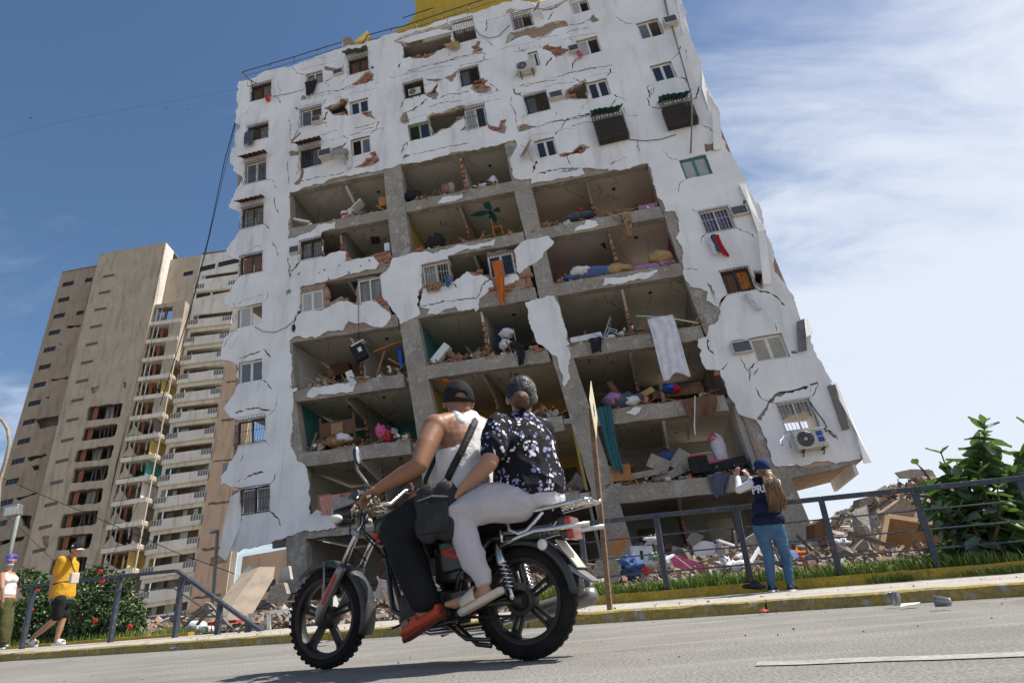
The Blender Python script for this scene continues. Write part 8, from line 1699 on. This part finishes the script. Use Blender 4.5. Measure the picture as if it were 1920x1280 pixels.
# ------------------------------------------------------------------ lamp posts, wires, birds, litter
M['lamp'] = mat('weathered_lamp_post', (.36, .30, .24), (.26, .2, .155), scale=9, rough=.7); M['lamp_g'] = mat('pale_green_post', (.24, .28, .23), (.18, .21, .17), scale=9, rough=.7)
t = thing('street_lamp', 'curved weathered street lamp post cut by the left picture edge', 'street lamp', st(*sn(atN(-18, 1205, 8.6))[:2], .14))
mb = MB(); mb.tube([st(*sn(atN(-18, 1205, 8.6))[:2], .13)]+[atN(x, y, 8.6) for x, y in ((-2, 905), (6, 880), (13, 855), (18, 830), (15, 806), (6, 790), (-4, 781), (-25, 772), (-60, 768))], [.06, .05, .045, .043, .042, .04, .04, .04, .04, .038], 10); mb.build('pole', M['lamp'], t, True)
mb = MB(); mb.ell(atN(-80, 768, 8.6), S_*.22, N_*.1, np.array([0, 0, .06])); mb.build('lamp_head', M['metal'], t, True)
t = thing('floodlight_post', 'thin green post with a small floodlight above the violet haired woman', 'floodlight', atY(0, 1200, 17)); 
mb = MB(); mb.tube([atY(-5, 1205, 17), atY(18, 1037, 17), atY(34, 966, 17)], .05, 8); mb.build('pole', M['lamp_g'], t, True)
c = atY(25, 957, 17); mb = MB(); mb.box(c, np.array([.19, 0, .02]), np.array([0, .1, 0]), np.array([-.02, 0, .14])); o = mb.build('lamp_head', M['metal'], t); bevel(o, .02); mb = MB(); mb.box(c+np.array([0, -.105, -.02]), np.array([.15, 0, .01]), np.array([0, .005, 0]), np.array([0, 0, .1])); mb.build('lens', M['lens'], t)
t = thing('lamp_post', 'slender pale lamp post standing before the peach tower end', 'street lamp', atY(393, 1170, 24)); mb = MB(); mb.tube([atY(392, 1175, 24), atY(400, 1110, 24), atY(408, 998, 24), atY(405, 993, 24)], .06, 8); mb.build('pole', M['lamp_g'], t, True); mb = MB(); mb.ell(atY(402, 996, 23.9), np.array([.2, 0, .03]), np.array([0, .12, 0]), np.array([0, 0, .06])); mb.build('lamp_head', M['metal'], t, True)
def wire(pts, r, lb, grp='overhead wires'):
    mb = MB(); mb.tube(pts, r, 4); tag(mb.build('overhead_wire', M['cable'], None, True), lb, 'wire', grp)
wire([atY(-40, 270, 40), atY(100, 232, 40), atY(250, 203, 40), atY(380, 180, 40), atY(460, 165, 40)], .007, 'faint wire crossing the blue sky beside the birds')
wire([atY(-20, 885, 30), atY(60, 920, 30), atY(150, 957, 29), atY(250, 1000, 28), atY(330, 1035, 27), atY(440, 1075, 26)], .014, 'long wire sloping down across the beige tower')
wire([atY(-20, 935, 30), atY(100, 1050, 28), atY(200, 1062, 27), atY(260, 940, 26)], .011, 'wire drooping low across the tower core')
wire([atY(300, 520, 60), atY(262, 800, 60), atY(240, 900, 60), atY(205, 1010, 60)], .025, 'thin cable running down beside the loggias of the tower')
def bird(x, y, Y, s, a, lb):
    c = atY(x, y, Y); t = thing('bird', lb, 'bird', c, 'birds in the sky'); f = np.array([math.cos(a), math.sin(a), .1]); sd = np.array([-f[1], f[0], 0]); u = np.array([0, 0, 1.])
    mb = MB(); mb.ell(c, f*s*.34, sd*s*.09, u*s*.09); mb.ell(c+f*s*.33+u*s*.03, f*s*.09, sd*s*.06, u*s*.06); mb.add([c-f*s*.28, c-f*s*.6+sd*s*.12, c-f*s*.6-sd*s*.12], [(0, 1, 2)]); mb.build('body', M['black'], t, True)
    for g in (-1, 1): mb = MB(); mb.add([c+f*s*.15, c+f*s*.2+sd*g*s*.45+u*s*.22, c-f*s*.02+sd*g*s*.95+u*s*.12, c-f*s*.12+sd*g*s*.45+u*s*.18, c-f*s*.15], [(0, 1, 2, 3, 4)]); mb.build('wing', M['black'], t)
bird(57, 222, 60, .28, .7, 'dark bird at the far left of the blue sky'); bird(310, 204, 60, .24, 1.8, 'left of two dark birds beside the sloping wire'); bird(351, 206, 60, .24, 2.2, 'right of two dark birds, nearer the white block')
def cup(P, ax, r, h, lb):
    m = mat('clear_plastic_cup', (.8, .8, .8), (.7, .7, .7), rough=.12, trans=.85); mb = MB(); ax = unit(ax); mb.lathe(P, ax, [(0, r*.72), (h*.1, r*.74), (h, r), (h, r*.96), (h*.1, r*.7)], 20, cap=True); tag(mb.build('plastic_cup', m, None, True), lb, 'cup', 'litter along the kerb')
p = atZ(1682, 1134, .02); cup(p, (0, 0, 1), .045, .1, 'clear plastic cup standing at the kerb below the right railing'); p = atZ(1783, 1128, .05); cup(p, -S_*.9+np.array([0, 0, .12]), .04, .1, 'clear plastic cup lying at the kerb further right')
def flat(name, x, y, z, a, b, m, lb):
    c = atZ(x, y, z); mb = MB(); n_ = 9; vs = [c+np.array([a*math.cos(q)*rs.uniform(.6, 1.1), b*math.sin(q)*rs.uniform(.6, 1.1), rs.uniform(.004, .03)]) for q in np.linspace(0, 6.283, n_+1)[:-1]]; mb.add(vs+[c+np.array([0, 0, .03])], [(i, (i+1) % n_, n_) for i in range(n_)]); tag(mb.build(name, m, None), lb, 'litter', 'litter along the kerb')
flat('paper_scrap', 1707, 1137, .01, .09, .06, M['white_c'], 'white paper scrap beside the standing cup'); flat('bottle_cap', 1433, 1147, .02, .06, .04, M['red'], 'small red wrapper below the filming woman'); flat('paper_scrap', 1182, 1127, .13, .2, .1, M['tan_c'], 'dry leaf scrap on the pavement behind the motorcycle'); flat('paper_scrap', 608, 1206, .02, .12, .1, M['white_c'], 'white scrap on the road seen through the front wheel'); flat('paper_scrap', 162, 1226, .02, .14, .1, M['white_c'], 'white scrap at the kerb below the hibiscus'); flat('bottle_cap', 806, 1186, .01, .05, .04, M['room_y'], 'yellow cap on the road under the motorcycle'); flat('paper_scrap', 326, 1217, .02, .06, .05, M['blue_c'], 'blue scrap at the kerb below the sloping railing'); flat('paper_scrap', 1566, 1099, .135, .1, .06, M['wood'], 'brown leaf on the pavement right of the filming woman'); flat('paper_scrap', 1683, 1067, .262, .05, .04, M['white_c'], 'crumpled white paper in the grass left of the last post')
mb = MB()
for _ in range(300):
    s = rs.uniform(-14, 5); n = rs.uniform(2.2, 6.9) if rs.random() < .5 else 6.9-abs(rs.normal())*.25; chunk(mb, st(s, n, .003), rs.uniform(.004, .014), rs)
for _ in range(160): chunk(mb, st(rs.uniform(-10, 4), rs.uniform(7.2, 9.1), .125), rs.uniform(.008, .03), rs)
stuff(mb.build('grit', M['rub_c'], None), 'small stones and grit scattered over the road', 'grit')
clean()
